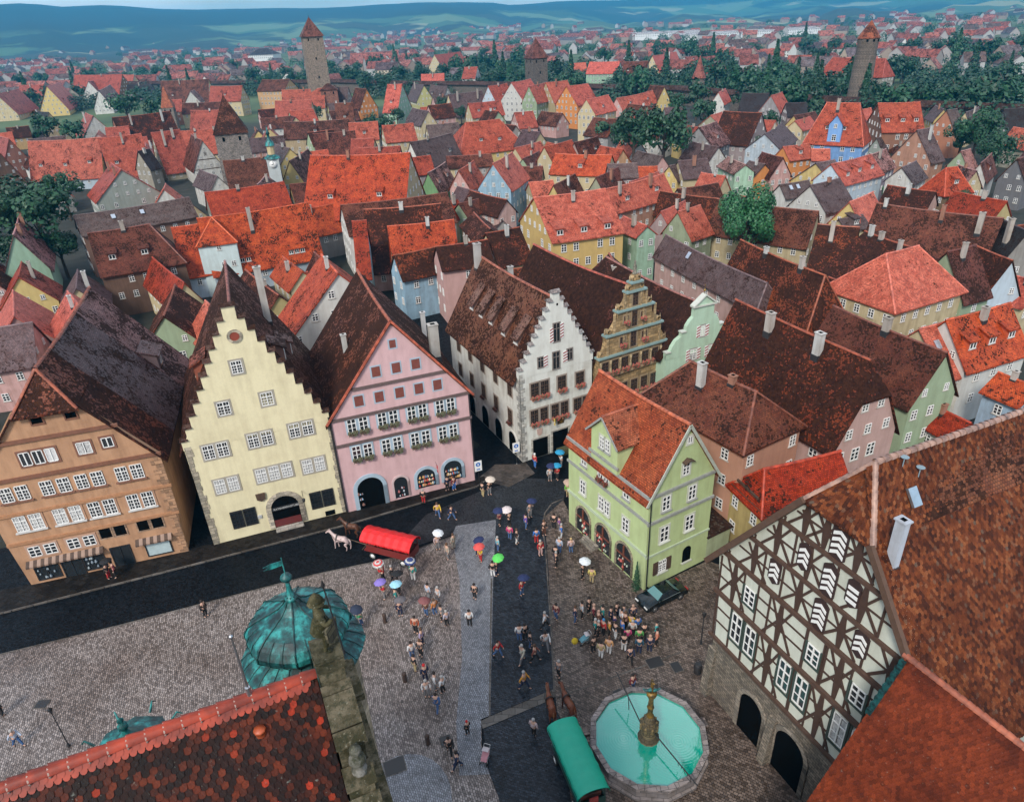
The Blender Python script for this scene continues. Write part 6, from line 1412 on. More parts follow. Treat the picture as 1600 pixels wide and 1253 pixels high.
def car():
    t = thing('parked_car', 'dark green four-door saloon car parked along the green house beside the crowd', 'car', (12.15, 45.35, 0), R(28)+math.pi)
    prof = [(-2.25, .35), (-2.28, .65), (-2.1, .86), (-1.35, .95), (-.75, 1.38), (.35, 1.42), (1.05, .98), (1.95, .86), (2.25, .62), (2.25, .35)]
    b = MB(); rows = []
    for f, w_ in ((-1, 1), (-.86, 1.0), (0, 1.0), (.86, 1.0), (1, 1)):
        row = []
        for x_, z_ in prof:
            hw = .86-(.20 if z_ > 1.2 else .04 if z_ > .9 else 0); zz = z_-(.03 if abs(f) > .9 and z_ > .8 else 0); row.append((x_*(1 if abs(f) < .9 else .985), f*hw, zz))
        rows.append(row)
    b.grid(rows, 0, False, True); b.face(rows[0][::-1], 0); b.face(rows[-1], 0); b.face([rows[0][0], rows[-1][0], rows[-1][-1], rows[0][-1]], 0)
    b.build('body', ['car_paint'], t, (.002, .007, .008))
    g = MB()
    g.face([(-1.32, -.74, .975), (-1.32, .74, .975), (-.80, .62, 1.36), (-.80, -.62, 1.36)][::-1]); g.v[-4:] = [(x_-.02, y_, z_+.012) for x_, y_, z_ in g.v[-4:]]
    rg = g.build('rear_window', ['windscreen'], t)
    g = MB(); g.face([(1.02, -.72, 1.01), (1.02, .72, 1.01), (.42, .6, 1.40), (.42, -.6, 1.40)]); g.v = [(x_+.02, y_, z_+.012) for x_, y_, z_ in g.v]; g.build('windscreen', ['windscreen'], t)
    for s in (-1, 1):
        for a, bq in (((-1.15, .98), (-.05, 1.36)), ((.0, .98), (.85, 1.36))):
            g = MB(); x0, z0 = a; x1, z1 = bq
            pts = [(x0, z0), (x1, z0), (x1-(.45 if x1 > .5 else .0), z1), (x0+(.45 if x0 < -.5 else .0), z1)]
            g.face([(x_, s*(.845-(.17 if z_ > 1.2 else 0)), z_) for x_, z_ in pts]); g.build('side_window', ['glass'], t)
        g = MB(); g.box(-1.3, s*.865-.01, .955, 1.0, s*.865+.01, .985); g.build('trim', ['metal'], t, (.6, .7, .7))
        g = MB(); g.box(.75, min(s*.86, s*1.0), .98, .9, max(s*.86, s*1.0), 1.1); g.build('mirror', ['car_paint'], t, (.002, .007, .008))
        g = MB(); g.box(2.2, s*.6-.2, .6, 2.27, s*.6+.2, .72); g.build('headlight', ['white_paint'], t); g = MB(); g.box(-2.3, s*.62-.2, .68, -2.2, s*.62+.18, .82); g.build('tail_light', ['red_stripe'], t)
        for x_ in (-1.4, 1.4):
            w = MB(); w.lathe([(.001, -.1), (.2, -.1), (.31, -.09), (.31, .09), (.2, .1), (.001, .1)], 16); w.v = [(a_, c_, b_) for a_, b_, c_ in w.v]; o = w.build('wheel', ['rubber'], t, None, (x_, s*.80, .31)); w = MB(); w.lathe([(.001, -.11), (.17, -.11), (.18, .11), (.001, .11)], 10); w.v = [(a_, c_, b_) for a_, b_, c_ in w.v]; w.build('rim', ['metal'], o, (.5, .5, .5))
fixed('windscreen', (.10, .22, .22), .05)
# ================================================================ people
CC = dict(red=(.42, .02, .02), redc=(.45, .03, .03), black=(.014, .013, .014), teal=(.01, .20, .19), tealw=(.02, .22, .20), navy=(.015, .022, .06), green=(.03, .24, .10), pink=(.55, .35, .33), paleblue=(.38, .44, .55), palegrey=(.48, .50, .52), brown=(.12, .05, .03),
    orange=(.55, .20, .06), grey=(.18, .18, .19), lilac=(.42, .38, .44), rust=(.38, .08, .03), lavender=(.38, .30, .46), white=(.66, .66, .66), darkgrey=(.06, .06, .065), denim=(.04, .10, .24), yellow=(.65, .42, .04), cream=(.50, .46, .36), brownr=(.20, .06, .04),
    maroon=(.15, .02, .03), amber=(.58, .27, .03), palepink=(.50, .38, .38), yellowc=(.62, .50, .14), mustard=(.52, .28, .04), indigo=(.04, .03, .14), blue=(.04, .15, .45), royal=(.03, .14, .42), offwhite=(.5, .48, .46), hotpink=(.55, .06, .18), grass=(.08, .32, .08),
    cyan=(.02, .36, .38), salmon=(.58, .20, .12), tan=(.42, .33, .17), orangel=(.60, .32, .14), petrol=(.02, .08, .13), bark=(.05, .03, .02), purple=(.12, .06, .30), plum=(.22, .08, .24), beige=(.36, .32, .26), redblue=(.45, .02, .02), lime=(.20, .50, .08), cyanb=(.20, .42, .48), jeans=(.06, .12, .26), whiteu=(.7, .72, .74))
UC = dict(stripe=(.55, .06, .06), ring=(.03, .05, .16), purple=(.22, .16, .50), black=(.01, .01, .012), lightblue=(.30, .58, .70), grey=(.12, .11, .12), darkblue=(.02, .03, .06), maroon=(.20, .07, .07), redu=(.62, .08, .07), lime=(.10, .55, .10), navyu=(.015, .025, .09), whiteu=(.68, .72, .76), creamu=(.62, .54, .46), palepinku=(.64, .56, .56), azu=(.02, .28, .50), tanu=(.45, .32, .25), blacku=(.01, .01, .012))
HC = dict(dark=(.02, .013, .01), grey=(.35, .34, .33), brown=(.10, .05, .025), bald=(.45, .28, .21), blond=(.42, .30, .14), redcap=(.5, .02, .02), bluecap=(.05, .2, .4), white=(.7, .7, .68))
def pose_meshes(p):
    k = ('pose', p)
    if k in MC: return MC[k]
    st = .34 if p == 'w' else .05; sw = .25 if p == 'w' else .03
    J = [(0, 0, .98, .13, .11), (0, 0, 1.2, .135, .10), (0.01, 0, 1.38, .15, .10), (.01, 0, 1.50, .055), (.03, 0, 1.62, .088, .08), (.03, 0, 1.73, .07)]
    E = [(0, 1), (1, 2), (2, 3), (3, 4), (4, 5)]
    up = p in ('u', 'wu')
    arms = []
    for s in (-1, 1):
        b = len(J)
        if up and s > 0: A = [(.02, .19, 1.42, .05), (.12, .24, 1.2, .042), (.26, .14, 1.42, .034), (.29, .12, 1.48, .032)]
        else: A = [(.0, s*.2, 1.42, .05), (-.02+s*sw*.5, s*.26, 1.14, .042), (.06+s*sw, s*.25, .90, .034), (.09+s*sw, s*.24, .82, .032)]
        J.extend(A); E.extend([(2, b), (b, b+1), (b+1, b+2), (b+2, b+3)]); arms.append(b)
        h = A[-1]; up_ = up and s > 0
        for q in range(5):   # four fingers and a thumb
            c = len(J); off = (q-1.5)*.02 if q < 4 else 0; ln = (.06, .072, .068, .052, .045)[q]; dz = ln if up_ else -ln
            if q == 4: J.append((h[0]+.045, h[1]-s*.02, h[2]+dz*.3, .009))
            else: J.append((h[0]+off*1.0+.012, h[1]+(-.02 if up_ else 0), h[2]+dz, .0085))
            E.append((b+3, c))
    legs = []
    for s in (-1, 1):
        b = len(J); J.extend([(0, s*.09, .88, .095), (s*st*.45+.03, s*.1, .5, .065), (s*st-.03, s*.1, .1, .045), (s*st+.12, s*.11, .04, .04)]); E.extend([(0, b), (b, b+1), (b+1, b+2), (b+2, b+3)]); legs.append(b)
    body = skin('body', J, E, ['skin'], root=0)
    def sub(idx, grow, ed):
        mp_ = {a: i for i, a in enumerate(idx)}; return [(*J[a][:3], *[r_+grow for r_ in (J[a][3], J[a][4] if len(J[a]) > 4 else J[a][3])]) for a in idx], [(mp_[a], mp_[b]) for a, b in ed]
    ja, ea = sub([0, 1, 2, arms[0], arms[0]+1, arms[0]+2, arms[1], arms[1]+1, arms[1]+2], .022, [(0, 1), (1, 2), (2, arms[0]), (arms[0], arms[0]+1), (arms[0]+1, arms[0]+2), (2, arms[1]), (arms[1], arms[1]+1), (arms[1]+1, arms[1]+2)])
    ja[0] = (0, 0, .88, .155, .13); top = skin('jacket', ja, ea, ['cloth'], root=1)
    jt, et = sub([0, legs[0], legs[0]+1, legs[0]+2, legs[1], legs[1]+1, legs[1]+2], .016, [(0, legs[0]), (legs[0], legs[0]+1), (legs[0]+1, legs[0]+2), (0, legs[1]), (legs[1], legs[1]+1), (legs[1]+1, legs[1]+2)]); tr = skin('trousers', jt, et, ['cloth'], root=0)
    hr = MB(); hr.lathe([(.085, 1.60), (.105, 1.66), (.105, 1.74), (.07, 1.80), (.001, 1.825)], 10, (.005, 0, 0)); hair = hr.mesh('hair', ['cloth'])
    fc = MB(); fc.face([(.11, -.012, 1.64), (.11, .012, 1.64), (.10, 0, 1.69)]); 
    sh = MB()
    for s in (-1, 1): sh.lathe([(.05, 0), (.055, .05), (.001, .09)], 8, (s*st+.03, s*.105, 0)); sh.lathe([(.045, 0), (.045, .05), (.001, .08)], 8, (s*st+.12, s*.11, 0))
    shoes = sh.mesh('shoes', ['rubber'])
    fm = MB()
    for s in (-1, 1): fm.lathe([(.001, -.012), (.012, 0), (.001, .012)], 6, (.115, s*.032, 1.665))
    fm.lathe([(.014, 0), (.018, .02), (.006, .05)], 6, (.122, 0, 1.62)); face = fm.mesh('face', ['dark_wood'])
    MC[k] = (body, top, tr, hair, shoes, face); return MC[k]
def person(x, y, top, bot, pose, hair, label, facing, z=0, scale=1):
    t = thing('person', label, 'person', (x, y, z), facing)
    m = pose_meshes(pose); t.scale = (scale*1.18, scale*1.22, scale*1.06)
    link('body', m[0], t, (.50, .30, .22)); link('jacket', m[1], t, CC.get(top, (.1, .1, .1))); link('trousers', m[2], t, CC.get(bot, (.05, .05, .05))); link('hair', m[3], t, HC[hair]); link('shoes', m[4], t); link('face', m[5], t)
    return t
def umbrella(x, y, z, col, label, r_=.52, tilt=(0, 0)):
    t = thing('umbrella', label, 'umbrella', (x, y, z), random.uniform(0, 1)); t.rotation_euler = (tilt[0], tilt[1], random.uniform(0, 1)); t['group'] = 'open umbrellas'
    pr = [(r_, 0), (r_*.8, .11), (r_*.55, .19), (r_*.28, .235), (.001, .25)]
    key = ('umb', col)
    if key not in MC:
        c = MB(); n = 8
        for i, ((r0, z0), (r1, z1)) in enumerate(zip(pr[:-1], pr[1:])):
            for k in range(n):
                a, b = 2*math.pi*k/n, 2*math.pi*(k+1)/n; mi = 1 if (col == 'stripe' and i % 2 == 0) or (col == 'ring' and i == 1) else 0
                p = [(r0*math.cos(a), r0*math.sin(a), z0), (r0*math.cos(b), r0*math.sin(b), z0), (r1*math.cos(b), r1*math.sin(b), z1), (r1*math.cos(a), r1*math.sin(a), z1)]; c.face(p, mi); c.face([(q[0], q[1], q[2]-.012) for q in p[::-1]], mi)
        MC[key] = c.mesh('canopy', ['cloth', 'curtain'])
    link('canopy', MC[key], t, UC[col])
    if 'ustick' not in MC:
        s = MB(); s.tube((0, 0, -.85), (0, 0, .34), .012, .01, 5); s.tube((0, 0, -.85), (.04, 0, -.92), .016, .016, 5)
        for k in range(8): a = k*math.pi/4; s.tube((0, 0, .1), (.26*math.cos(a), .26*math.sin(a), .19), .005, .005, 4)
        MC['ustick'] = s.mesh('shaft', ['iron'])
    link('shaft', MC['ustick'], t)
    return t
UN = dict(stripe='red and white striped', ring='dark blue ringed', purple='violet', black='small black', lightblue='light blue', grey='charcoal', darkblue='blue-black', maroon='maroon', redu='coral red', lime='bright green', navyu='navy', whiteu='white', creamu='cream', palepinku='pale pink', azu='bright blue', tanu='tan', blacku='wide black')
def people():
    rr = random.Random(12)
    crowd = Vector((9.0, 42.5))
    for (x, y, top, bot, pose, hair, um, lab) in PEOPLE:
        f = rr.uniform(0, 6.28)
        if 'crowd' in lab: f = math.atan2(crowd.y-y, crowd.x-x)+rr.uniform(-.6, .6)
        sc = .78 if 'child' in lab else rr.uniform(.94, 1.04)
        pz = 'u' if (um != '-' and um != '2' and pose in ('u', 'wu')) else ('w' if pose in ('w', 'wu') else ('s' if pose == 's' else 's'))
        on = 0.12 if ('pavement by the pink' in lab or 'window' in lab and 'toy' in lab or 'rightmost arched' in lab or 'shopfront' in lab) else 0
        person(x, y, top, bot, pz, hair, 'person '+lab, f, on, sc)
        if um in UC:
            hx, hy = .29*math.cos(f)-.12*math.sin(f), .29*math.sin(f)+.12*math.cos(f)
            umbrella(x+hx*sc*.75, y+hy*sc*.75, (1.48+.72)*sc+on-.1, um, UN[um]+' umbrella held above the person '+' '.join(lab.split()[:9]), .56, (rr.uniform(-.18, .18), rr.uniform(-.18, .18)))
    # pushchairs
    for (x, y, rz, c, lab) in ((-3.35+.3, 31.0, R(-110), (.55, .25, .28), 'pink and white pushchair pushed across the pale setts'), (3.9+1.0, 41.0, R(200), (.12, .3, .36), 'loaded blue and pink pushchair at the left edge of the crowd')):
        t = thing('pushchair', lab, 'pushchair', (x, y, 0), rz); mb = MB()
        mb.hexa([(-.3, -.22, .35), (.3, -.22, .3), (.3, .22, .3), (-.3, .22, .35)], [(-.4, -.24, .75), (.15, -.22, .45), (.15, .22, .45), (-.4, .24, .75)]); mb.build('seat', ['cloth'], t, c)
        mb = MB()
        for s in (-1, 1): mb.tube((.35, s*.25, .1), (-.6, s*.22, 1.0), .015, .015, 5); mb.tube((-.35, s*.25, .1), (.15, s*.22, .5), .015, .015, 5)
        mb.tube((-.6, -.22, 1.0), (-.6, .22, 1.0), .02, .02, 5); mb.build('frame', ['metal'], t, (.6, .6, .6))
        for px_ in (-.35, .35):
            for s in (-1, 1): w = MB(); w.lathe([(.001, -.02), (.1, -.02), (.1, .02), (.001, .02)], 10); w.v = [(a_, c_, b_) for a_, b_, c_ in w.v]; w.build('wheel', ['rubber'], t, None, (px_, s*.25, .1))
        mb = MB(); rows = [[(-.25+.32*math.cos(a*math.pi/6)-.0, -.24+.48*k, .6+.32*math.sin(a*math.pi/6)) for a in range(2, 6)] for k in range(2)]; mb.grid(rows, 0, False, True); mb.build('hood', ['cloth'], t, (.5, .45, .46))
    # yellow disc carried, red closed umbrella, white bag
    mb = MB(); mb.lathe([(.001, 0), (.27, .0), (.27, .04), (.001, .04)], 14); o = mb.build('round_sign', ['cloth'], None, (.6, .42, .02), (4.05+.05, 40.35, .95)); o.rotation_euler = (R(60), 0, R(10)); tag(o, 'round yellow disc carried by a person in dark brown at the crowd', 'sign')
# ================================================================ towers and town wall
def stone_tower(x, y, w, zt, roofh, col, rc, label, name='stone_tower', rz=0, ov=.25, base=1.12, nwin=3):
    t = thing(name, label, 'tower', (x, y, 0), rz); h = w/2; b = h*base
    mb = MB(); mb.hexa([(-b, -b, 0), (b, -b, 0), (b, b, 0), (-b, b, 0)], [(-h, -h, zt), (h, -h, zt), (h, h, zt), (-h, h, zt)]); mb.build('wall', ['rubble'], t, col)
    rb = MB(); e = h+ov; c = [(-e, -e, zt-.15), (e, -e, zt-.15), (e, e, zt-.15), (-e, e, zt-.15)]; tp = [(-.05, -.05, zt+roofh), (.05, -.05, zt+roofh), (.05, .05, zt+roofh), (-.05, .05, zt+roofh)]; rb.hexa(c, tp); rf = rb.build('roof', ['roof_tile'], t, rc)
    q = MB(); q.tube((0, 0, zt+roofh-.2), (0, 0, zt+roofh+1.6), .06, .03, 5); q.lathe([(.001, 0), (.2, .2), (.001, .4)], 6, (0, 0, zt+roofh+.1)); q.build('finial', ['iron'], rf)
    for k in range(nwin):
        for i in range(4):
            a = i*math.pi/2; z = zt-1.6-k*(zt*.22)
            for s in ((-.25, .25) if k == 0 else (0,)):
                o = MB(); hh = h*(1+(base-1)*(1-z/zt))+.03; o.box(-.35, -.06, -.6, .35, 0, .6); p = o.build('window_slit', ['shadow_room'], t, None, ((hh)*math.sin(a)+s*w*math.cos(a), -(hh)*math.cos(a)+s*w*math.sin(a), z), a)
    return t
def town_wall():
    pts = [(-342, 712), (-232, 650), (-121, 595), (-54, 536), (-15, 512), (54, 450), (98, 412), (127, 356), (154, 318), (175, 293), (210, 255)]
    names = ['far left', 'left', 'left of the tall left tower', 'between the tall left tower and the brick tower', 'left of the middle tower', 'right of the middle tower', 'beside the small round tower', 'right of the small round tower', 'left of the tall round tower', 'right of the tall round tower']
    for (a, b), nme in zip(zip(pts[:-1], pts[1:]), names):
        A, B = Vector(a), Vector(b); Lw = (B-A).length; t = thing('town_wall', 'stretch of old town wall with covered wall-walk, '+nme, 'wall', (A.x, A.y, 0), math.atan2(B.y-A.y, B.x-A.x), 'stretches of the old town wall')
        mb = MB(); mb.box(0, -.8, 0, Lw, .8, 7.5); mb.build('wall', ['rubble'], t, (.17, .14, .12))
        mb = MB(); slab(mb, (0, -2.2, 7.3), (Lw, -2.2, 7.3), (0, .2, 9.4), (Lw, .2, 9.4), 12, 2, .2, 0, .1); slab(mb, (0, 1.2, 8.5), (Lw, 1.2, 8.5), (0, .2, 9.4), (Lw, .2, 9.4), 12, 1, .2, 0, .1); mb.build('roof', ['roof_tile'], t, (.10, .05, .035, .6))
def towers():
    stone_tower(-97.5, 425, 10.2, 41.0, 9.0, (.30, .24, .19), (.20, .07, .05, .5), 'tall square stone tower with pointed red roof, left of centre by the town wall', 'town_tower', R(20), .8)
    stone_tower(22, 425, 9.0, 25.5, 9.5, (.15, .125, .11), (.20, .07, .05, .5), 'dark middle tower with a steep pyramid roof in front of the wooded belt', 'town_tower', R(25), .6, 1.05, 2)
    t = thing('town_tower', 'tall round grey tower with a conical orange roof, right of centre by the town wall', 'tower', (156, 327, 0)); mb = MB(); mb.lathe([(5.0, 0), (4.3, 20), (4.0, 29.5), (4.25, 30), (4.25, 31.5)], 24); mb.build('wall', ['rubble'], t, (.21, .17, .14))
    mb = MB(); mb.lathe([(4.7, 31.3), (4.6, 31.5), (.1, 38)], 12, smooth=False); rf = mb.build('roof', ['roof_tile'], t, (.34, .10, .045, .5)); q = MB(); q.tube((0, 0, 37.8), (0, 0, 41), .08, .04, 5); q.lathe([(.001, 0), (.3, .3), (.001, .6)], 6, (0, 0, 38.5)); q.build('finial', ['iron'], rf)
    for a in (4.2, 4.8, 5.4): o = MB(); o.box(-.4, -.1, 0, .4, .1, .9); o.build('window_slit', ['shadow_room'], t, None, (4.28*math.cos(a), 4.28*math.sin(a), 30.1), a+R(90))
    stone_tower(-84, 236, 9.5, 17.5, 10.5, (.26, .23, .21), (.22, .075, .04, .75), 'stone gate tower with a steep mossy red roof on the left', 'gate_tower', R(18), .5, 1.1, 1)
    t = thing('clock_turret', 'white gatehouse with a copper roofed clock turret beside the stone gate tower', 'tower', (-62.5, 203, 0), R(15)); mb = MB(); mb.box(-1.6, -1.6, 0, 1.6, 1.6, 14.2); mb.build('wall', ['plaster'], t, (.42, .46, .46)); mb = MB(); mb.lathe([(2.3, 14.0), (2.1, 14.4), (1.0, 15.0), (.9, 15.1)], 8); mb.lathe([(1.3, 17.3), (1.2, 17.5), (1.1, 18.2), (.6, 18.8), (.35, 19.2), (.35, 20.2), (.6, 20.3), (.3, 21), (.05, 22.4)], 8); mb.build('copper_roof', ['copper_patina'], t)
    mb = MB(); mb.lathe([(.95, 15.0), (.95, 17.4)], 8, smooth=False); mb.build('lantern_wall', ['plaster'], t, (.5, .4, .22))
    mb = MB(); mb.lathe([(.001, -.04), (1.05, -.04), (1.05, .04), (.001, .04)], 20, (0, 0, 0)); mb.v = [(x, z-1.66, y+12.6) for x, y, z in mb.v]; ck = mb.build('clock_face', ['white_paint'], t); mb = MB(); mb.box(-.06, -1.76, 12.6, .06, -1.72, 13.4); mb.box(-.5, -1.76, 12.55, 0, -1.72, 12.68)
    for k in range(12): a = k*math.pi/6; mb.box(.85*math.cos(a)-.05, -1.76, 12.6+.85*math.sin(a)-.05, .85*math.cos(a)+.05, -1.72, 12.6+.85*math.sin(a)+.05)
    mb.build('clock_hands', ['iron'], ck)
    t = stone_tower(-171, 398, 5.5, 12, 10, (.26, .22, .19), (.42, .13, .06, .3), 'little square wall tower with a needle-like red roof at the left', 'wall_tower', R(10), .3, 1.05, 1)
    t = thing('wall_tower', 'small round wall tower with a pointed red roof at the right of centre', 'tower', (106, 403, 0)); mb = MB(); mb.lathe([(3.4, 0), (3.2, 13.5)], 16); mb.build('wall', ['rubble'], t, (.22, .18, .15)); mb = MB(); mb.lathe([(3.8, 13.2), (2.0, 17.5), (.1, 24)], 16); mb.build('roof', ['roof_tile'], t, (.36, .12, .09, .4))
    stone_tower(-92, 422, 9, 15, 3.5, (.30, .13, .09), (.20, .08, .06, .6), 'squat brick red tower below the tree belt left of centre', 'brick_tower', R(12), .5, 1.0, 1)
# ================================================================ belt of trees, suburbs, far buildings
def far_house(x, y, w, l, h, rh, rz, rc, wc, label, group, name='house', hip=0):
    t = thing(name, label, 'house', (x, y, 0), rz, group)
    mb = MB(); mb.box(-l/2, -w/2, 0, l/2, w/2, h)
    if not hip:
        for s in (-1, 1): mb.face([(s*l/2, -w/2, h), (s*l/2, w/2, h), (s*l/2, 0, h+rh)] if s > 0 else [(s*l/2, w/2, h), (s*l/2, -w/2, h), (s*l/2, 0, h+rh)])
    mb.build('wall', ['plaster'], t, wc)
    mb = MB(); k = hip*w/2
    for s in (-1, 1): slab(mb, (-l/2-.3, s*(w/2+.4), h-.3), (l/2+.3, s*(w/2+.4), h-.3), (-l/2-.3+k, 0, h+rh), (l/2+.3-k, 0, h+rh), 2, 1, .25, 0, 0)
    if hip:
        for s in (-1, 1): mb.face([(s*(l/2+.3), -w/2-.4, h-.3), (s*(l/2+.3), w/2+.4, h-.3), (s*(l/2+.3-k), 0, h+rh)][::s])
    mb.build('roof', ['roof_tile'], t, rc)
    if h > 3:
        for s in (-1, 1):
            q = MB()
            for z in ([h-1.6, h-4.4] if h > 5.5 else [h-1.6]):
                n = max(2, int(l/3))
                for i in range(n): xx = -l/2+l*(i+.5)/n; q.box(xx-.5, s*(w/2)-.04, z-.6, xx+.5, s*(w/2)+.04, z+.6)
            q.build('window_row', ['glass'], t)
    return t
def suburbs():
    rr = random.Random(31); n = 0
    spec = [(-345, 1180, 26, 40, 13, 8, (.05, .045, .055), (.62, .64, .64), 'big white block with a dark hipped roof beyond the trees at the far left', 1),
            (-160, 1250, 14, 95, 5, 3, (.28, .22, .24), (.6, .62, .64), 'long low white factory hall far left of the tall left tower', 0),
            (-150, 980, 16, 60, 8, 7, (.45, .16, .13), (.55, .5, .45), 'long salmon roofed hall left of the tall left tower', 0),
            (420, 1330, 60, 240, 9, 2, (.62, .64, .66), (.66, .68, .70), 'very long bright white factory hall on the plain at the right', 0),
            (300, 1420, 50, 130, 11, 2, (.60, .62, .64), (.66, .68, .70), 'bright white warehouse on the plain right of the centre', 0),
            (430, 560, 22, 60, 9, 9, (.33, .10, .08), (.35, .26, .2), 'long red roofed barn at the right edge beyond the wall', 0),
            (350, 660, 12, 50, 6, 3, (.10, .11, .14), (.55, .6, .62), 'grey roofed row of white houses at the far right', 0),
            (390, 640, 12, 45, 6, 3, (.10, .11, .14), (.5, .62, .66), 'second grey roofed row of white houses at the far right', 0)]
    for (x, y, w, l, h, rh, rc, wc, lab, hip) in spec: far_house(x, y, w, l, h, rh, rr.uniform(-.2, .2), rc, wc, lab, None, 'far_building', hip)
    while n < 24:
        az = R(rr.uniform(-38, 38)); d = rr.uniform(600, 820)
        x, y = d*math.sin(az), d*math.cos(az); w = rr.uniform(9, 12); l = rr.uniform(11, 22); red = rr.random() < .72
        rc = rr.choice([(.40, .13, .10), (.46, .17, .14), (.34, .12, .09), (.28, .12, .11)]) if red else rr.choice([(.14, .10, .11), (.20, .17, .19)])
        wc = rr.choice([(.6, .58, .52), (.62, .62, .6), (.5, .42, .32), (.4, .38, .36)])
        far_house(x, y, w, l, rr.uniform(5, 8), rr.uniform(4.5, 7), rr.uniform(0, 3.14), rc, wc, 'small '+('red' if red else 'grey')+' roofed house in the suburbs beyond the town wall', ('red' if red else 'grey')+' roofed suburban houses beyond the wall'); n += 1
    # the rest of the suburbs and the valley villages: hundreds of small houses that read as one spread of roofs
    for nme, mk, cols in (('distant_red_roofs', 0, [(.42, .13, .10), (.50, .19, .15), (.33, .11, .09)]), ('distant_grey_roofs', 1, [(.13, .11, .13), (.2, .17, .18), (.17, .12, .11)])):
        for ci, rc in enumerate(cols):
            wb, rb = MB(), MB()
            for k in range(190 if mk == 0 else 80):
                az0 = rr.uniform(-36, 36); q = rr.random(); d = (560 if az0 > 6 else 760)+q**1.2*1400 if rr.random() < .78 else rr.uniform(2200, 3200); az = R(az0 if d < 2200 else rr.choice((rr.uniform(-13, 2), rr.uniform(-34, 34))))
                x, y = d*math.sin(az), d*math.cos(az); w, l, h, rh, a = rr.uniform(4.5, 6.5), rr.uniform(6, 13), rr.uniform(5, 8.5), rr.uniform(4, 6.5), rr.uniform(0, 3.14)
                if rr.random() < .06: w, l, h, rh = 9, 34, 8, 4
                zz = max(0, (d-2350)*.016) if az < R(8) else 0; c_, s_ = math.cos(a), math.sin(a); P = lambda u, v, z: (x+u*c_-v*s_, y+u*s_+v*c_, z+zz)
                for u0, v0, u1, v1 in ((-l, -w, l, -w), (l, -w, l, w), (l, w, -l, w), (-l, w, -l, -w)): wb.face([P(u0, v0, -4), P(u1, v1, -4), P(u1, v1, h), P(u0, v0, h)])
                for sg in (-1, 1): wb.face([P(sg*l, -w, h), P(sg*l, w, h), P(sg*l, 0, h+rh)]); rb.face([P(-l-.4, sg*(w+.5), h-.3), P(l+.4, sg*(w+.5), h-.3), P(l+.4, 0, h+rh), P(-l-.4, 0, h+rh)])
                for u in (-.6, 0, .6): wb.face([P(u*l-.7, -w-.06, h-2.4), P(u*l+.7, -w-.06, h-2.4), P(u*l+.7, -w-.06, h-.9), P(u*l-.7, -w-.06, h-.9)], 1)
            o = rb.build('distant_houses', ['roof_tile'], None, rc); o['kind'] = 'stuff'; wb.build('wall', ['plaster', 'glass'], o, [(.32, .30, .29), (.28, .22, .18), (.38, .38, .38)][ci])
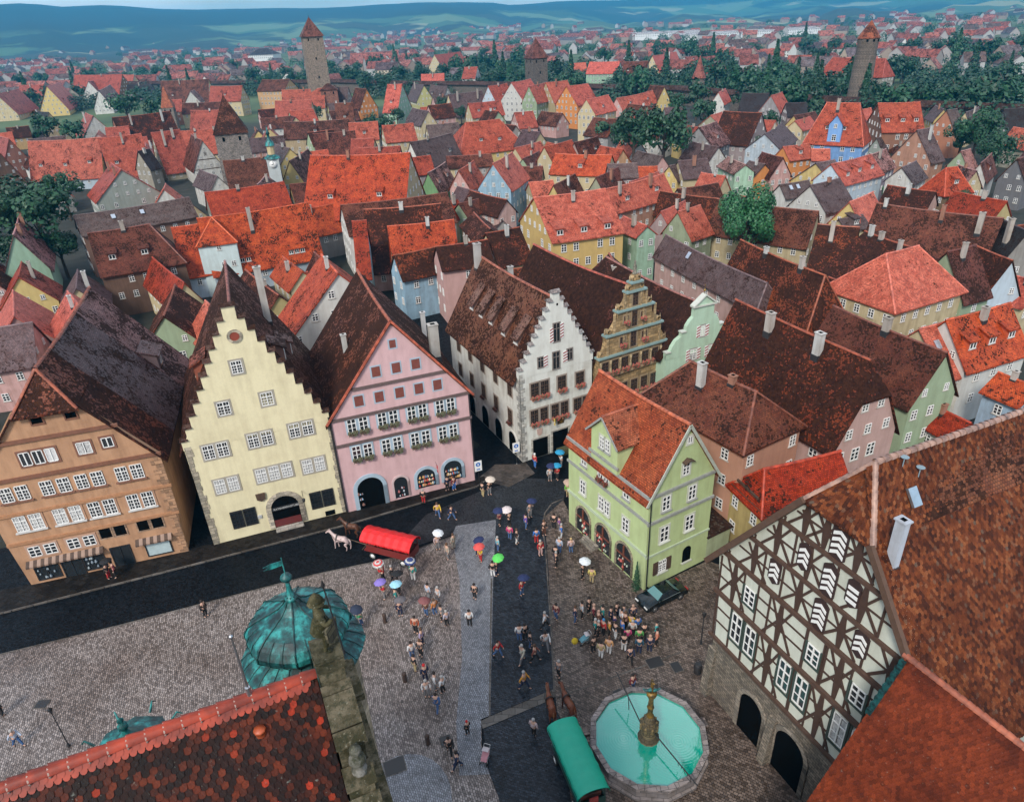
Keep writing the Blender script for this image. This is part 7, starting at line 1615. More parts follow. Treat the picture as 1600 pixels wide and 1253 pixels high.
def greenery():
    n = 0
    cs = [(1, 44.3, 127.3, 6.3, 'big round bright green tree between the roofs right of centre', 0)]
    labs = {0: None}
    for i, (x, y, r_) in enumerate(TREES):
        r_ *= 1.45 if i in (1, 2, 3) else (1.15 if i in (0, 4) else 1.0)
        d = math.hypot(x, y); lod = 0 if d < 140 else (1 if d < 260 else 2)
        lab = TREE_LABELS[i] if i < len(TREE_LABELS) else 'dark green tree among the roofs'
        tree(x, y, r_, lab, 'trees among the town houses' if i else None, lod, i, bright=(i in (0, 32, 33, 36, 37)))
    rr = random.Random(77); seen = 0
    def side(a): return ', left of the tall left tower' if a < -13.5 else (', between the left and middle towers' if a < 2 else (', between the middle and right towers' if a < 25 else ', right of the tall round tower'))
    while seen < 200:
        az = R(rr.uniform(-37, 37)); a = math.degrees(az)
        base = 640 if a < -10 else (535 if a < 5 else (430 if a < 18 else 345))
        q = rr.random(); d = base+(q**1.6)*(520 if a > -12 else 420)
        if a < -14 and rr.random() < .45: continue
        x, y = d*math.sin(az), d*math.cos(az); r_ = rr.uniform(6.5, 11)*(1 if a > -10 else .9)
        con = rr.random() < .16
        tree(x, y, r_ if not con else r_*.95, zc=(.95 if not con else 1.3), label=('dark pointed conifer' if con else ('large dark tree' if r_ > 8.7 else 'small dark tree'))+' in the belt behind the town wall'+side(a), group=('conifers' if con else ('large trees' if r_ > 8.7 else 'small trees'))+' of the wooded belt'+side(a), lod=2, seed=seen, conical=con); seen += 1
    # the closed canopy of the park behind the wall: one mass of foliage under the single trees
    def mass(name, spots, mk):
        mb = MB(); r3 = random.Random(9)
        for (x, y, q) in spots:
            for i in range(170):
                v = Vector((r3.gauss(0, 1), r3.gauss(0, 1), abs(r3.gauss(0, 1)))).normalized(); p = Vector((x, y, q*.1))+Vector((v.x*q, v.y*q, v.z*q*1.15))*r3.uniform(.8, 1.05)
                nn = (v+Vector((r3.uniform(-.5, .5), r3.uniform(-.5, .5), r3.uniform(0, .6)))).normalized(); a = nn.orthogonal().normalized(); b = nn.cross(a); k = q*r3.uniform(.08, .17)
                mb.face([p-a*k, p+b*k*.6, p+a*k, p-b*k*.6])
        o = mb.build(name, [mk]); o['kind'] = 'stuff'
    sp = []; sp2 = []
    while len(sp) < 700:
        a = rr.uniform(-38, 38); az = R(a); base = 620 if a < -10 else (520 if a < 5 else (420 if a < 18 else 335)); d = base+rr.random()**1.4*(330 if a > -6 else 260)
        if a < -16 and rr.random() < .35: continue
        sp.append((d*math.sin(az), d*math.cos(az), rr.uniform(5, 9)))
    mass('woodland', sp, 'leaf')
    for k in range(520):
        az = R(rr.uniform(-38, 38)); d = rr.uniform(900, 2300); sp2.append((d*math.sin(az)+rr.gauss(0, 25), d*math.cos(az), rr.uniform(6, 11)))
    mass('distant_copses', sp2, 'leaf')
    cy = thing('cypress', 'slim dark green conifer in front of the corner of the light green house', 'tree', (10.1, 46.3, 0)); c = link('crown', crown_mesh(('cyp',), 2600, .06, 5, conical=True), cy, None, (0, 0, 1.9), 0); c.scale = (.75, .75, 1.15); mb = MB(); mb.tube((0, 0, 0), (0, 0, .9), .06, .05, 6); mb.build('trunk', ['bark'], cy)
TREE_LABELS = ['big round bright green tree between the roofs right of centre', 'leftmost of the big dark trees right of the centre', 'second of the big dark trees right of the centre', 'largest of the big dark trees right of the centre', 'rightmost of the big dark trees right of the centre', 'big nearly black tree at the left edge beside the pale blue fronted house', 'nearly black tree at the very left edge', 'small dark tree above the nearly black trees at the left', 'dark tree behind the two white gables on the left', 'dark tree right of the arched attic window gable on the left', 'tree above the two white gables on the left', 'tree between white gables and wall tower on the left', 'dark tree between mint gable and sand gable', 'dark tree above the mint gable left of centre', 'dark tree left of the mint gable', 'tree in front of the cream gabled slate roof', 'tree under the town wall right of centre', 'broad tree below the white gable near the wall, right', 'tree at the left end of the mossy roof, right of centre', 'tree left of the blue hall', 'bush tree below the pinkish grey roof', 'narrow tree right of the big dark trees', 'tree behind the smooth slate roof, right of centre', 'large dark tree at the right below the wall', 'dark tree left of the right edge below the wall', 'dark tree at the right edge of the town', 'garden tree beside the orange roofs left of centre', 'small garden tree beside the orange roofs', 'small conifer-like tree right of the slate skylight roof', 'tree at the foot of the tall left tower', 'tree left of the tall round tower', 'tree right behind the tall round tower', 'dark little tree in front of the golden yellow house', 'bright green bush between golden and mint houses', 'green bush behind the mossy red roof at the right', 'small bush beside the pyramid roof at the right', 'bush right of the long salmon roof', 'small bush below the salmon timber gable', 'tree in front of the tall sand gable', 'tree behind the row of high gables', 'small tree left of the centre slate roofs', 'nearly black bush below the big black tree at the left', 'nearly black tree low at the left edge behind the orange house']
def haze():
    mb = MB(); mb.box(-7600, -3200, -3, 7600, 7600, 262); o = mb.build('haze', []); o['kind'] = 'stuff'
    m = bpy.data.materials.new('haze'); m.use_nodes = True; t = m.node_tree; t.nodes.clear(); v = N(t, 'ShaderNodeVolumePrincipled'); out = N(t, 'ShaderNodeOutputMaterial')
    v.inputs['Color'].default_value = (.03, .50, .92, 1); v.inputs['Density'].default_value = 1.35e-4; v.inputs['Anisotropy'].default_value = .0
    t.links.new(v.outputs[0], out.inputs['Volume']); o.data.materials.append(m)

def EXTRA():
    # white tower-like wing with a pyramid roof in front of the long orange roof
    t = thing('house', 'tall white-blue tower-like wing with a small orange pyramid roof, behind the yellow stepped gable', 'house', (-55.2, 135.2, 0), R(18))
    w = 3.4; mb = MB(); mb.box(-w, -w, 0, w, w, 10.2); mb.build('wall', ['plaster'], t, (.52, .62, .62))
    rb = MB(); e = w+.35
    for k in range(4):
        a = k*math.pi/2; c, s = math.cos(a), math.sin(a); q = lambda x, y, z: (x*c-y*s, x*s+y*c, z)
        slab(rb, q(-e, -e, 9.9), q(e, -e, 9.9), q(-.02, 0, 14.2), q(.02, 0, 14.2), 4, 4, .15, 0, .02)
    rf = rb.build('roof', ['roof_tile'], t, ROOFC['or']); rd = MB()
    for x in (-1, 1):
        for y in (-1, 1): capline(rd, (0, 0, 14.25), (x*e, y*e, 9.95), .12)
    rd.build('ridge_tiles', ['ridge_tile'], rf, (.62, .12, .03))
    for x, z in ((.2, 9.3), (.4, 5.9), (2.2, 6.0), (1.6, 2.2)): small_window(t, x, -w-.012, z, 0, .8, 1.0)

    # blue gabled dormer on the great hall
    h = [q for q in HOUSES if 'great hall' in q['label']][0]
    lf = [c for c in h.children if c.name.startswith('wall')][0]
    xs = [v.co.x for v in lf.data.vertices]; ys = [v.co.y for v in lf.data.vertices]; ze = sorted(v.co.z for v in lf.data.vertices)[-1]
    fc = Vector((-h.location.x, -h.location.y)); an = h.rotation_euler.z; s = 1 if fc.dot(Vector((-math.sin(an), math.cos(an)))) > 0 else -1
    w = max(ys); d = MB(); y0 = s*(w+.1); q = lambda x, y, z: (x*-s, y, z)
    f = [q(-1.7, y0, ze-.5), q(1.7, y0, ze-.5), q(1.7, y0, ze+4.6), q(0, y0, ze+6.8), q(-1.7, y0, ze+4.6)]
    b = [(x, y0-s*5.5, z) for x, y, z in f]; d.face(f)
    for k in range(5): d.face([f[k], f[(k+1) % 5], b[(k+1) % 5], b[k]])
    dm = d.build('gabled_dormer', ['plaster'], h, WALLC['azure']); rb = MB()
    for sg in (-1, 1):
        lo = [q(sg*2.1, y0+s*.35, ze+4.2), q(sg*2.1, y0-s*6.5, ze+4.2), q(0, y0-s*6.5, ze+7.0), q(0, y0+s*.35, ze+7.0)]; rb.hexa(lo, [(x, y, z+.2) for x, y, z in lo])
    rb.build('roof', ['roof_tile'], dm, ROOFC['sa'])
    small_window(dm, 0, y0+s*.02, ze+1.2, R(180) if s > 0 else 0, 1.1, 1.6); small_window(dm, 0, y0+s*.02, ze+4.2, R(180) if s > 0 else 0, .8, 1.0)
    # small signs and flags on the pink and white houses' street fronts
    for (x, y, z, c, lab) in ((-8.3, 62.2, 3.6, (.5, .04, .05), 'small red and white hanging sign between the arched toy windows'), (4.6, 69.4, 4.4, (.6, .45, .1), 'small gilded hanging sign on the white stepped house')):
        t = thing('hanging_sign', lab, 'sign', (x, y, z), R(20)); mb = MB(); mb.tube((0, .3, .6), (0, -.5, .6), .02, .02, 5); mb.build('bracket', ['iron'], t)
        mb = MB(); mb.box(-.03, -.5, -.3, .03, -.2, .55); b_ = mb.build('panel', ['paint'], t, c); mb = MB(); mb.box(-.035, -.46, .0, .035, -.24, .12); mb.build('stripe', ['white_paint'], b_)

HOUSE_ROWS = [
(-330.3, 537.9, -319.7, 495.7, 16.5, 8.5, 3.9, 'rd', 'cream', 'c1', 'at the far left edge in front of dark trees'),
(-364.7, 628.0, -388.2, 635.3, 14.0, 5.4, 3.8, 'rd', 'brown', '-', 'long-roofed, just behind the cream gable at the far left'),
(-296.8, 514.1, -313.5, 560.6, 18.5, 8.6, 3.6, 'sa', 'yellow', 'd2', 'with stepped skylights, second gable from the left edge below the tree line'),
(-324.3, 620.3, -330.1, 654.0, 15.0, 6.9, 4.8, 'pk', 'white', '-', 'rear one of two white gables standing close together on the left'),
(-263.3, 512.9, -285.0, 574.5, 14.5, 5.7, 3.8, 'pk', 'white', 'd1', 'front one of two white gables standing close together on the left'),
(-295.2, 618.5, -347.9, 647.3, 19.0, 7.8, 4.3, 'rd', 'brown', '-', 'wide and tall behind the two white gables on the left'),
(-332.0, 717.8, -346.5, 727.8, 14.0, 3.5, 7.4, 'sa', 'cream', '-', 'small, right of the wide red roof on the left'),
(-270.9, 610.5, -293.8, 619.8, 11.5, 3.1, 5.7, 'dk', 'grey', 'w0', 'low and dark beside the little pointed wall tower on the left'),
(-195.2, 528.3, -228.0, 529.8, 17.5, 7.0, 4.3, 'br', 'cream', 'd2c1', 'broad, with orange skylight boxes, right of the pointed wall tower'),
(-151.7, 461.8, -173.1, 469.4, 16.5, 4.0, 9.0, 'rd', 'cream', 'd1', 'between the broad brown roof and the tall left tower'),
(-193.3, 487.5, -195.7, 501.1, 13.0, 4.5, 6.8, 'pk', 'white', '-', 'tiny, its white gable in front of the broad brown roof'),
(-176.5, 430.5, -183.4, 430.2, 13.0, 3.7, 7.5, 'rd', 'brown', '-', 'small, above the mossy roof on the left'),
(-146.1, 409.8, -168.6, 411.3, 12.5, 3.4, 7.8, 'br', 'cream', 'c1', 'low and long directly left of the stone gate tower top'),
(-129.6, 364.1, -147.6, 368.0, 12.5, 3.9, 5.2, 'rd', 'cream', '-', 'left of the roof of the stone gate tower'),
(-107.5, 297.7, -123.7, 292.3, 12.0, 7.1, 4.1, 'or', 'cream', 'c2', 'touching the left side of the stone gate tower'),
(-126.5, 475.2, -144.9, 481.6, 18.0, 7.7, 12.4, 'br', 'sand', '-', 'at the foot of the tall left tower'),
(-93.9, 419.4, -116.5, 418.4, 16.0, 6.5, 7.1, 'or', 'cream', 'c1', 'glowing orange, below and right of the tall left tower'),
(-82.5, 427.8, -95.5, 430.9, 15.5, 3.8, 8.4, 'gy', 'grey', 'd1', 'slate coloured, right of the glowing orange roof near the tall left tower'),
(-91.5, 376.9, -109.7, 379.1, 14.0, 5.3, 4.0, 'rd', 'cream', 'd1', 'right of the copper clock turret'),
(-60.8, 305.7, -86.8, 306.6, 12.0, 3.5, 6.4, 'br', 'sand', 'd1c1', 'long low roof right of the copper clock turret'),
(-50.3, 261.2, -63.8, 257.9, 13.0, 5.5, 6.9, 'br', 'cream', 'c2', 'with a tall white chimney below the long low roof'),
(-146.6, 341.5, -164.2, 324.9, 15.0, 5.9, 4.8, 'mo', 'brown', 'c2', 'large mossy roof on the left between dark trees and gate tower'),
(-184.3, 347.8, -196.8, 365.6, 14.0, 7.6, 4.3, 'rd', 'white', '-', 'small white gable with an arched attic window left of the mossy roof'),
(-210.2, 359.0, -220.8, 367.9, 15.5, 6.3, 3.7, 'dk', 'cream', 'd1', 'black pyramid-like roof left of the small arched white gable'),
(-121.1, 254.9, -132.2, 248.7, 16.0, 8.7, 4.0, 'or', 'amber', 'd2', 'right half of the long orange roofed building on the left'),
(-134.9, 254.6, -158.3, 253.3, 15.5, 6.0, 4.2, 'or', 'ice', 'd3', 'left half, with pale blue front, of the long orange roofed building on the left'),
(-179.9, 277.2, -213.2, 312.9, 14.0, 4.8, 5.0, 'rd', 'brown', 'c1', 'at the left edge beside the long orange roofed building'),
(-161.0, 240.6, -177.5, 249.8, 14.5, 5.5, 4.2, 'rd', 'brown', '-', 'lower one at the left edge below the long orange roofed building'),
(-96.3, 243.0, -106.2, 259.9, 14.5, 4.7, 5.7, 'br', 'white', 'v', 'with chevrons in its timber gable, below the stone gate tower'),
(-79.9, 206.3, -89.2, 218.4, 9.5, 2.8, 5.9, 'gy', 'white', '-', 'small slate one tucked below the chevron gable'),
(-99.5, 193.5, -107.6, 205.1, 14.5, 7.9, 7.4, 'rd', 'grey', 'c2', 'with two tall chimneys on its ridge right of the pale blue front'),
(-63.7, 211.2, -77.1, 206.1, 13.5, 7.3, 7.4, 'br', 'white', 'c2', 'in front of the stone gate tower and clock turret'),
(-59.6, 231.1, -60.1, 210.3, 12.0, 3.0, 6.4, 'br', 'yellow', '-', 'half open timber side, at the lane head left of the biggest roof'),
(-20.3, 165.8, -43.0, 168.5, 19.5, 11.1, 8.0, 'or', 'cream', 'd2c1', 'the biggest bright orange roof of the middle left'),
(-114.5, 244.1, -116.4, 240.3, 12.5, 3.3, 7.2, 'dk', 'grey', 'c1', 'dark, between the long orange roof and the chevron gable'),
(-112.6, 266.4, -120.1, 260.9, 15.5, 6.6, 3.1, 'rd', 'grey', 'c2', 'narrow, left of the chevron gable'),
(-47.2, 384.2, -54.4, 385.8, 18.5, 11.2, 6.9, 'sa', 'mint', 'd1', 'mint gable left of centre below the tree belt'),
(-70.1, 413.4, -77.5, 423.0, 15.0, 5.5, 5.5, 'br', 'orange', '-', 'orange gable left of the mint gable below the tree belt'),
(-65.9, 346.6, -73.5, 345.4, 14.5, 7.6, 6.1, 'br', 'cream', 'd1', 'brown roofed, below the orange gable'),
(-39.7, 419.6, -47.1, 438.8, 15.0, 4.9, 7.2, 'gy', 'sand', '-', 'sand gable right of the mint gable below the tree belt'),
(-27.8, 431.9, -38.0, 445.1, 13.0, 3.6, 6.2, 'gy', 'grey', 'd2', 'slate roof with skylights right of the sand gable'),
(-7.8, 387.9, -24.0, 375.2, 13.5, 5.1, 3.9, 'gy', 'cream', 'c2', 'long slate roof left of the pale blue gable'),
(-4.3, 379.4, 5.0, 389.7, 16.0, 4.6, 9.2, 'rd', 'ice', 'd1', 'pale blue gable left of the tall white gable'),
(7.1, 374.7, 17.2, 392.1, 17.5, 6.3, 9.4, 'sa', 'white', '-', 'tall white one, first of the row of high colourful gables'),
(14.8, 355.5, 22.9, 369.4, 17.0, 4.0, 10.1, 'sa', 'green', 'c1', 'green one, second of the row of high colourful gables'),
(23.3, 364.9, 34.0, 371.6, 17.5, 7.2, 8.3, 'sa', 'sand', '-', 'tall sand one, third of the row of high colourful gables'),
(30.8, 339.9, 41.1, 347.9, 17.5, 7.1, 10.1, 'sa', 'orange', '-', 'bright orange one, fourth of the row of high colourful gables'),
(34.7, 296.9, 44.9, 309.5, 16.0, 4.1, 10.8, 'sa', 'cream', 'd1', 'cream one, fifth of the row of high colourful gables'),
(50.3, 321.0, 70.3, 345.9, 13.5, 2.9, 9.2, 'sa', 'pink', 'd2', 'pink one at the right end of the row of high gables'),
(75.3, 344.6, 70.9, 354.2, 15.0, 4.1, 8.4, 'br', 'yellow', '-', 'yellow timber gable right of the row of high gables'),
(1.2, 345.9, -13.1, 338.4, 12.5, 3.6, 7.2, 'rd', 'cream', 'd2', 'low red roof in front of the tall white gable'),
(6.9, 318.6, 14.6, 321.0, 10.0, 6.0, 4.6, 'rd', 'pink', '-', 'small pink house by the car park in front of the orange gable'),
(-29.1, 315.9, -37.1, 331.5, 12.5, 3.7, 7.4, 'gy', 'cream', '-', 'cream gable with slate roof below the mint gable'),
(-15.5, 286.9, -27.1, 283.1, 11.0, 3.4, 6.9, 'gy', 'cream', '-', 'plain slate roof left of the yellow hipped house'),
(0.2, 260.9, -11.2, 255.8, 14.5, 8.4, 5.8, 'or', 'yellow', 'd2hH', 'yellow hipped house with bright orange roof in the centre distance'),
(-47.2, 293.8, -58.0, 292.5, 12.0, 5.3, 6.5, 'or', 'cream', 'd1', 'orange roof left of the round garden trees'),
(-32.3, 283.0, -43.2, 279.6, 12.0, 5.3, 6.9, 'or', 'cream', 'c1', 'orange roof right of the round garden trees'),
(-42.9, 255.3, -50.4, 255.3, 11.0, 6.2, 6.5, 'rd', 'cream', '-', 'low red roof below the round garden trees'),
(-32.1, 238.6, -45.2, 238.6, 10.5, 3.5, 7.3, 'rd', 'brown', '-', 'thin red roof directly above the biggest bright orange roof'),
(-15.5, 243.2, -27.2, 227.2, 13.0, 3.8, 5.9, 'gy', 'white', 'd2c1', 'large slate roof with two metal dormers in the centre'),
(-6.0, 215.2, -15.5, 214.2, 10.5, 3.5, 8.0, 'br', 'cream', '-', 'narrow brown roof right of the biggest bright orange roof'),
(-1.8, 170.5, 3.0, 184.9, 15.5, 4.2, 9.7, 'sa', 'sky', '-', 'bright sky blue gable in the centre'),
(-10.8, 185.9, -7.4, 199.0, 11.5, 2.8, 7.0, 'or', 'pink', '-', 'pink gable left of the sky blue gable'),
(-19.1, 190.5, -15.5, 204.7, 10.5, 2.5, 5.8, 'pk', 'leaf', 'd2', 'leaf green gable right of the biggest bright orange roof'),
(-2.8, 215.4, -8.6, 214.1, 10.5, 3.4, 8.0, 'br', 'grey', '-', 'short dark roof behind the sky blue gable'),
(13.0, 237.4, 4.7, 227.0, 10.0, 2.4, 7.1, 'sa', 'cream', '-', 'pale salmon roof left of the big L-shaped orange roof'),
(21.7, 223.9, 12.9, 213.5, 12.0, 2.8, 8.1, 'or', 'cream', '-', 'rear wing of the big L-shaped orange roof'),
(28.6, 188.9, 14.8, 194.8, 13.0, 5.3, 9.1, 'or', 'cream', 'c1d1', 'front wing of the big L-shaped orange roof'),
(6.5, 213.5, 11.9, 225.2, 9.0, 2.0, 6.4, 'br', 'green', '-', 'little green gable behind the sky blue gable'),
(30.5, 231.7, 22.4, 222.0, 11.5, 2.5, 6.8, 'br', 'grey', 'd2', 'brown skylight roof left of the big dark trees'),
(10.7, 189.1, 5.7, 189.8, 11.0, 5.5, 7.0, 'br', 'cream', '-', 'small rust roof right of the sky blue gable'),
(12.3, 175.8, 6.7, 174.5, 10.0, 3.2, 7.7, 'sa', 'cream', '-', 'small salmon roof right of the sky blue house'),
(18.5, 182.4, 12.2, 169.9, 10.0, 2.5, 5.7, 'br', 'yellow', 'c1', 'mottled brown roof in front of the big L-shaped roof'),
(28.5, 177.4, 21.8, 166.5, 12.0, 2.9, 7.4, 'br', 'grey', 'c1', "mottled brown roof left of the dark trees' foot"),
(33.3, 179.1, 26.4, 179.4, 12.5, 3.5, 10.0, 'gy', 'grey', '-', 'slate roof at the foot of the big dark trees'),
(37.3, 172.4, 28.9, 162.4, 11.5, 2.8, 7.9, 'sa', 'cream', '-', 'salmon roof with orange neighbour below the big dark trees'),
(41.2, 192.4, 36.5, 193.0, 9.0, 3.2, 6.7, 'or', 'orange', '-', 'orange awning-like roof right below the big dark trees'),
(42.1, 181.5, 48.0, 186.9, 11.0, 2.6, 7.9, 'gy', 'yellow', '-', 'yellow gable with slate roof right of the big dark trees'),
(32.6, 256.8, 39.7, 250.0, 14.0, 5.6, 9.3, 'br', 'grey', 'c1', 'brown roof below the cream high gable'),
(35.6, 258.8, 46.8, 272.2, 10.5, 2.8, 6.6, 'br', 'cream', 'v', 'small timbered gable above the big dark trees'),
(61.9, 294.7, 52.9, 306.7, 12.5, 3.6, 8.2, 'br', 'cream', 'c1', 'brown roof below the pink high gable'),
(57.6, 255.8, 48.1, 262.6, 13.0, 6.7, 7.4, 'br', 'white', 'd1', 'white gable with brown roof above the dark trees'),
(70.2, 283.9, 62.6, 283.5, 13.0, 4.3, 8.5, 'gy', 'grey', 'd2', 'slate skylight roof above the dark trees to their right'),
(136.6, 590.6, 110.1, 547.5, 17.5, 6.9, 4.5, 'sa', 'cream', '-', 'salmon roofs by the small round tower beyond the wall'),
(-34.7, 778.4, -56.8, 730.5, 18.0, 6.9, 7.8, 'rd', 'cream', '-', 'big red hall roof among the trees left of the middle tower'),
(-12.8, 537.7, -21.8, 539.9, 16.5, 8.3, 10.0, 'rd', 'white', '-', 'white gable among trees left of the middle tower'),
(-37.9, 562.4, -54.3, 562.5, 12.0, 5.1, 5.9, 'sa', 'grey', '-', 'low salmon roof among trees left of the middle tower'),
(81.7, 512.0, 62.9, 520.9, 17.0, 7.6, 10.6, 'sa', 'mint', '-', 'long salmon roof among the trees right of the middle tower'),
(98.3, 502.2, 83.6, 507.6, 17.0, 7.2, 9.0, 'br', 'cream', 'd2', 'large cream house with a gabled dormer right of the middle tower'),
(66.1, 573.9, 54.7, 572.2, 14.0, 3.8, 9.1, 'sa', 'cream', '-', 'small salmon roof among the trees right of the middle tower'),
(97.3, 335.1, 104.6, 349.6, 12.5, 2.9, 7.9, 'sa', 'white', '-', 'white gable with pink roof by the wall right of centre'),
(113.0, 316.0, 104.0, 321.6, 13.0, 6.4, 5.4, 'dk', 'grey', 'w0', 'dark low roof under the town wall right of centre'),
(107.5, 298.0, 115.6, 308.6, 14.0, 4.4, 7.9, 'sa', 'grey', '-', 'grey gable with a pink roof under the town wall'),
(114.0, 279.3, 107.1, 280.2, 13.0, 4.7, 9.1, 'dk', 'grey', '-', 'dark roof left of the big blue hall'),
(84.3, 240.4, 74.8, 249.1, 15.0, 7.3, 6.3, 'mo', 'grey', '-', 'large mossy roof right of the round dark trees'),
(72.4, 256.0, 79.7, 265.8, 13.0, 4.8, 9.0, 'sa', 'grey', '-', 'salmon roof left of the large mossy roof'),
(68.0, 233.7, 59.7, 222.6, 14.0, 5.1, 8.3, 'pk', 'grey', 'd1', 'pinkish grey roof below the salmon and mossy roofs'),
(97.3, 202.4, 90.5, 207.2, 21.0, 5.0, 11.6, 'or', 'azure', 'hHd2', 'great hall with bright blue walls and a steep hipped roof'),
(119.0, 239.7, 114.8, 236.6, 15.0, 5.4, 7.6, 'sa', 'grey', 'd3', 'dormered salmon wing right of the blue hall'),
(120.6, 215.2, 109.9, 217.2, 19.0, 8.3, 12.5, 'or', 'brown', 'd3', 'wide orange roof with five dormers right of the blue hall'),
(150.6, 258.3, 147.9, 248.2, 12.5, 2.4, 8.9, 'gy', 'yellow', '-', 'small yellow gable under the right part of the wall'),
(140.5, 234.0, 144.3, 235.4, 14.0, 4.3, 8.5, 'gy', 'terra', '-', 'terracotta gable with pale windows at the right'),
(167.5, 260.9, 156.2, 249.4, 11.0, 2.4, 6.5, 'gy', 'cream', '-', 'small slate roofed one right of the terracotta gable'),
(156.1, 230.3, 162.3, 230.7, 14.0, 4.1, 6.9, 'dk', 'slate', '-', 'nearly black gable near the right edge'),
(108.6, 192.0, 113.5, 194.8, 15.0, 5.6, 7.8, 'gy', 'salmon', '-', 'big salmon timber gable with violet slate roof at the right'),
(106.3, 207.2, 116.5, 216.7, 11.0, 2.0, 7.8, 'gy', 'grey', 'd1', 'blue slate roof below the blue hall'),
(108.6, 260.7, 100.1, 252.0, 10.5, 3.0, 7.8, 'sa', 'cream', '-', 'small salmon roof left of the blue hall'),
(87.6, 230.5, 75.7, 211.2, 13.0, 5.1, 8.7, 'gy', 'ice', '-', 'blue grey roof left of the blue hall'),
(85.5, 203.8, 77.5, 200.6, 11.0, 3.0, 8.1, 'sa', 'orange', 'd1', 'salmon roof with orange wall below the blue hall'),
(89.9, 199.8, 85.7, 201.0, 10.0, 3.0, 7.8, 'sa', 'grey', '-', 'mottled salmon roof below the blue hall'),
(89.3, 175.7, 75.9, 166.3, 12.5, 4.0, 8.6, 'sa', 'ice', 'd3', 'long salmon roof over a white and red window front'),
(74.4, 171.0, 79.8, 173.9, 12.0, 6.7, 7.1, 'gy', 'yellow', '-', 'blank yellow gable with slate roof right of the round tree'),
(70.7, 182.4, 68.5, 191.2, 11.5, 3.0, 7.1, 'br', 'pink', '-', 'pink gable with dark roof right of centre'),
(61.0, 181.1, 60.0, 192.4, 10.5, 2.6, 8.6, 'pk', 'mint', '-', 'mint house with pink slate roof right of centre'),
(66.6, 183.1, 64.4, 188.3, 10.0, 3.4, 7.1, 'gy', 'orange', '-', 'small slate roofed one beside the mint house'),
(51.7, 183.1, 44.4, 182.0, 12.0, 4.0, 8.6, 'gy', 'cream', 'c1', 'smooth slate roof right of the big dark trees'),
(52.3, 168.7, 48.2, 173.7, 10.5, 2.9, 6.8, 'sa', 'cream', 'c1', 'pinkish roof in front of the mint house'),
(84.1, 221.5, 76.9, 217.4, 10.0, 2.9, 5.7, 'gy', 'grey', '-', 'grey slate roof left of the orange walled house'),
(97.4, 184.6, 89.6, 177.2, 12.0, 3.1, 8.3, 'pk', 'grey', '-', 'mottled pink slate roof behind the long salmon roof'),
(92.5, 166.4, 99.2, 173.0, 11.0, 3.1, 7.8, 'gy', 'white', '-', 'pale gable with blue slate roof at the right'),
(100.9, 159.4, 98.0, 158.6, 12.0, 3.4, 7.3, 'or', 'brown', 'hHd1', 'red-brown pyramid roof at the right'),
(118.9, 187.7, 122.6, 190.1, 10.0, 2.7, 6.3, 'pk', 'green', '-', 'small pale green gable behind the pyramid roof'),
(114.3, 171.9, 123.8, 183.0, 10.0, 2.0, 6.2, 'br', 'white', 'd1', 'small white gable right of the pyramid roof'),
(119.7, 167.4, 125.9, 171.5, 11.5, 3.1, 6.5, 'br', 'slate', '-', 'tall grey house with pale windows at the right edge'),
(111.5, 168.5, 111.5, 175.5, 9.0, 2.3, 5.3, 'pk', 'cream', '-', 'pink slate roof touching the pyramid roof'),
(113.0, 199.4, 113.4, 210.8, 9.0, 2.3, 7.3, 'br', 'cream', '-', 'small brown roof between the blue hall and the salmon timber gable'),
(190.0, 376.9, 175.1, 402.7, 20.0, 4.6, 12.6, 'rd', 'grey', 'hH', 'huge red hall behind the tall right tower'),
(-71.1, 163.8, -90.0, 150.7, 12.5, 4.2, 9.2, 'gy', 'brown', 's2', 'very long low slate roof with two bright skylights on the left'),
(-65.3, 131.2, -74.1, 126.5, 14.5, 5.6, 8.3, 'br', 'bark', 'd2c1h', 'broad brown roofed timber house on the left above the yellow stepped gable'),
(-59.3, 137.8, -63.5, 135.9, 12.5, 6.9, 4.8, 'or', 'ice', '-', 'left wing of the long orange roof behind the yellow stepped gable'),
(-39.4, 145.3, -58.2, 136.0, 14.0, 5.4, 4.6, 'or', 'ice', 'b2c1', 'long orange roof with two wide dormers behind the yellow stepped gable'),
(-53.8, 179.6, -69.8, 170.8, 12.0, 4.0, 7.6, 'rd', 'grey', '-', 'red roof above the long orange roof'),
(-59.6, 177.5, -61.1, 190.1, 12.0, 5.7, 6.9, 'pk', 'grey', '-', 'little pinkish gable roof in front of the red roof'),
(-63.3, 125.0, -51.7, 109.6, 10.0, 2.5, 6.0, 'rd', 'cream', '-', 'small bright red saddle roof left of the yellow stepped gable'),
(-34.8, 102.8, -44.0, 116.4, 9.5, 2.1, 7.3, 'mo', 'sand', 's0c1', 'beige gable with closed brown shutters right of the yellow stepped gable'),
(-39.5, 123.3, -33.9, 114.2, 9.5, 2.6, 6.8, 'or', 'cream', 'c1', 'small orange roof behind the beige shuttered gable'),
(-33.8, 123.3, -29.2, 114.9, 10.0, 2.4, 6.4, 'br', 'cream', '-', 'narrow brown roof left of the street lane'),
(-37.8, 117.8, -35.3, 121.5, 7.0, 2.0, 5.5, 'sa', 'cream', 'c1', 'low pink lean-to roof with a metal flue'),
(-89.9, 130.0, -97.7, 144.8, 14.0, 3.8, 6.9, 'pk', 'mint', 'w0c2', 'pink tiled one directly behind the tall orange house at the left edge'),
(-21.4, 87.1, -25.2, 95.4, 17.5, 8.6, 8.6, 'or', 'white', 'c1', 'white gable strip with orange verge behind the pink house'),
(-11.7, 150.9, -32.3, 143.8, 13.5, 6.2, 9.0, 'br', 'white', '-', 'long brown roof at the head of the narrow lane'),
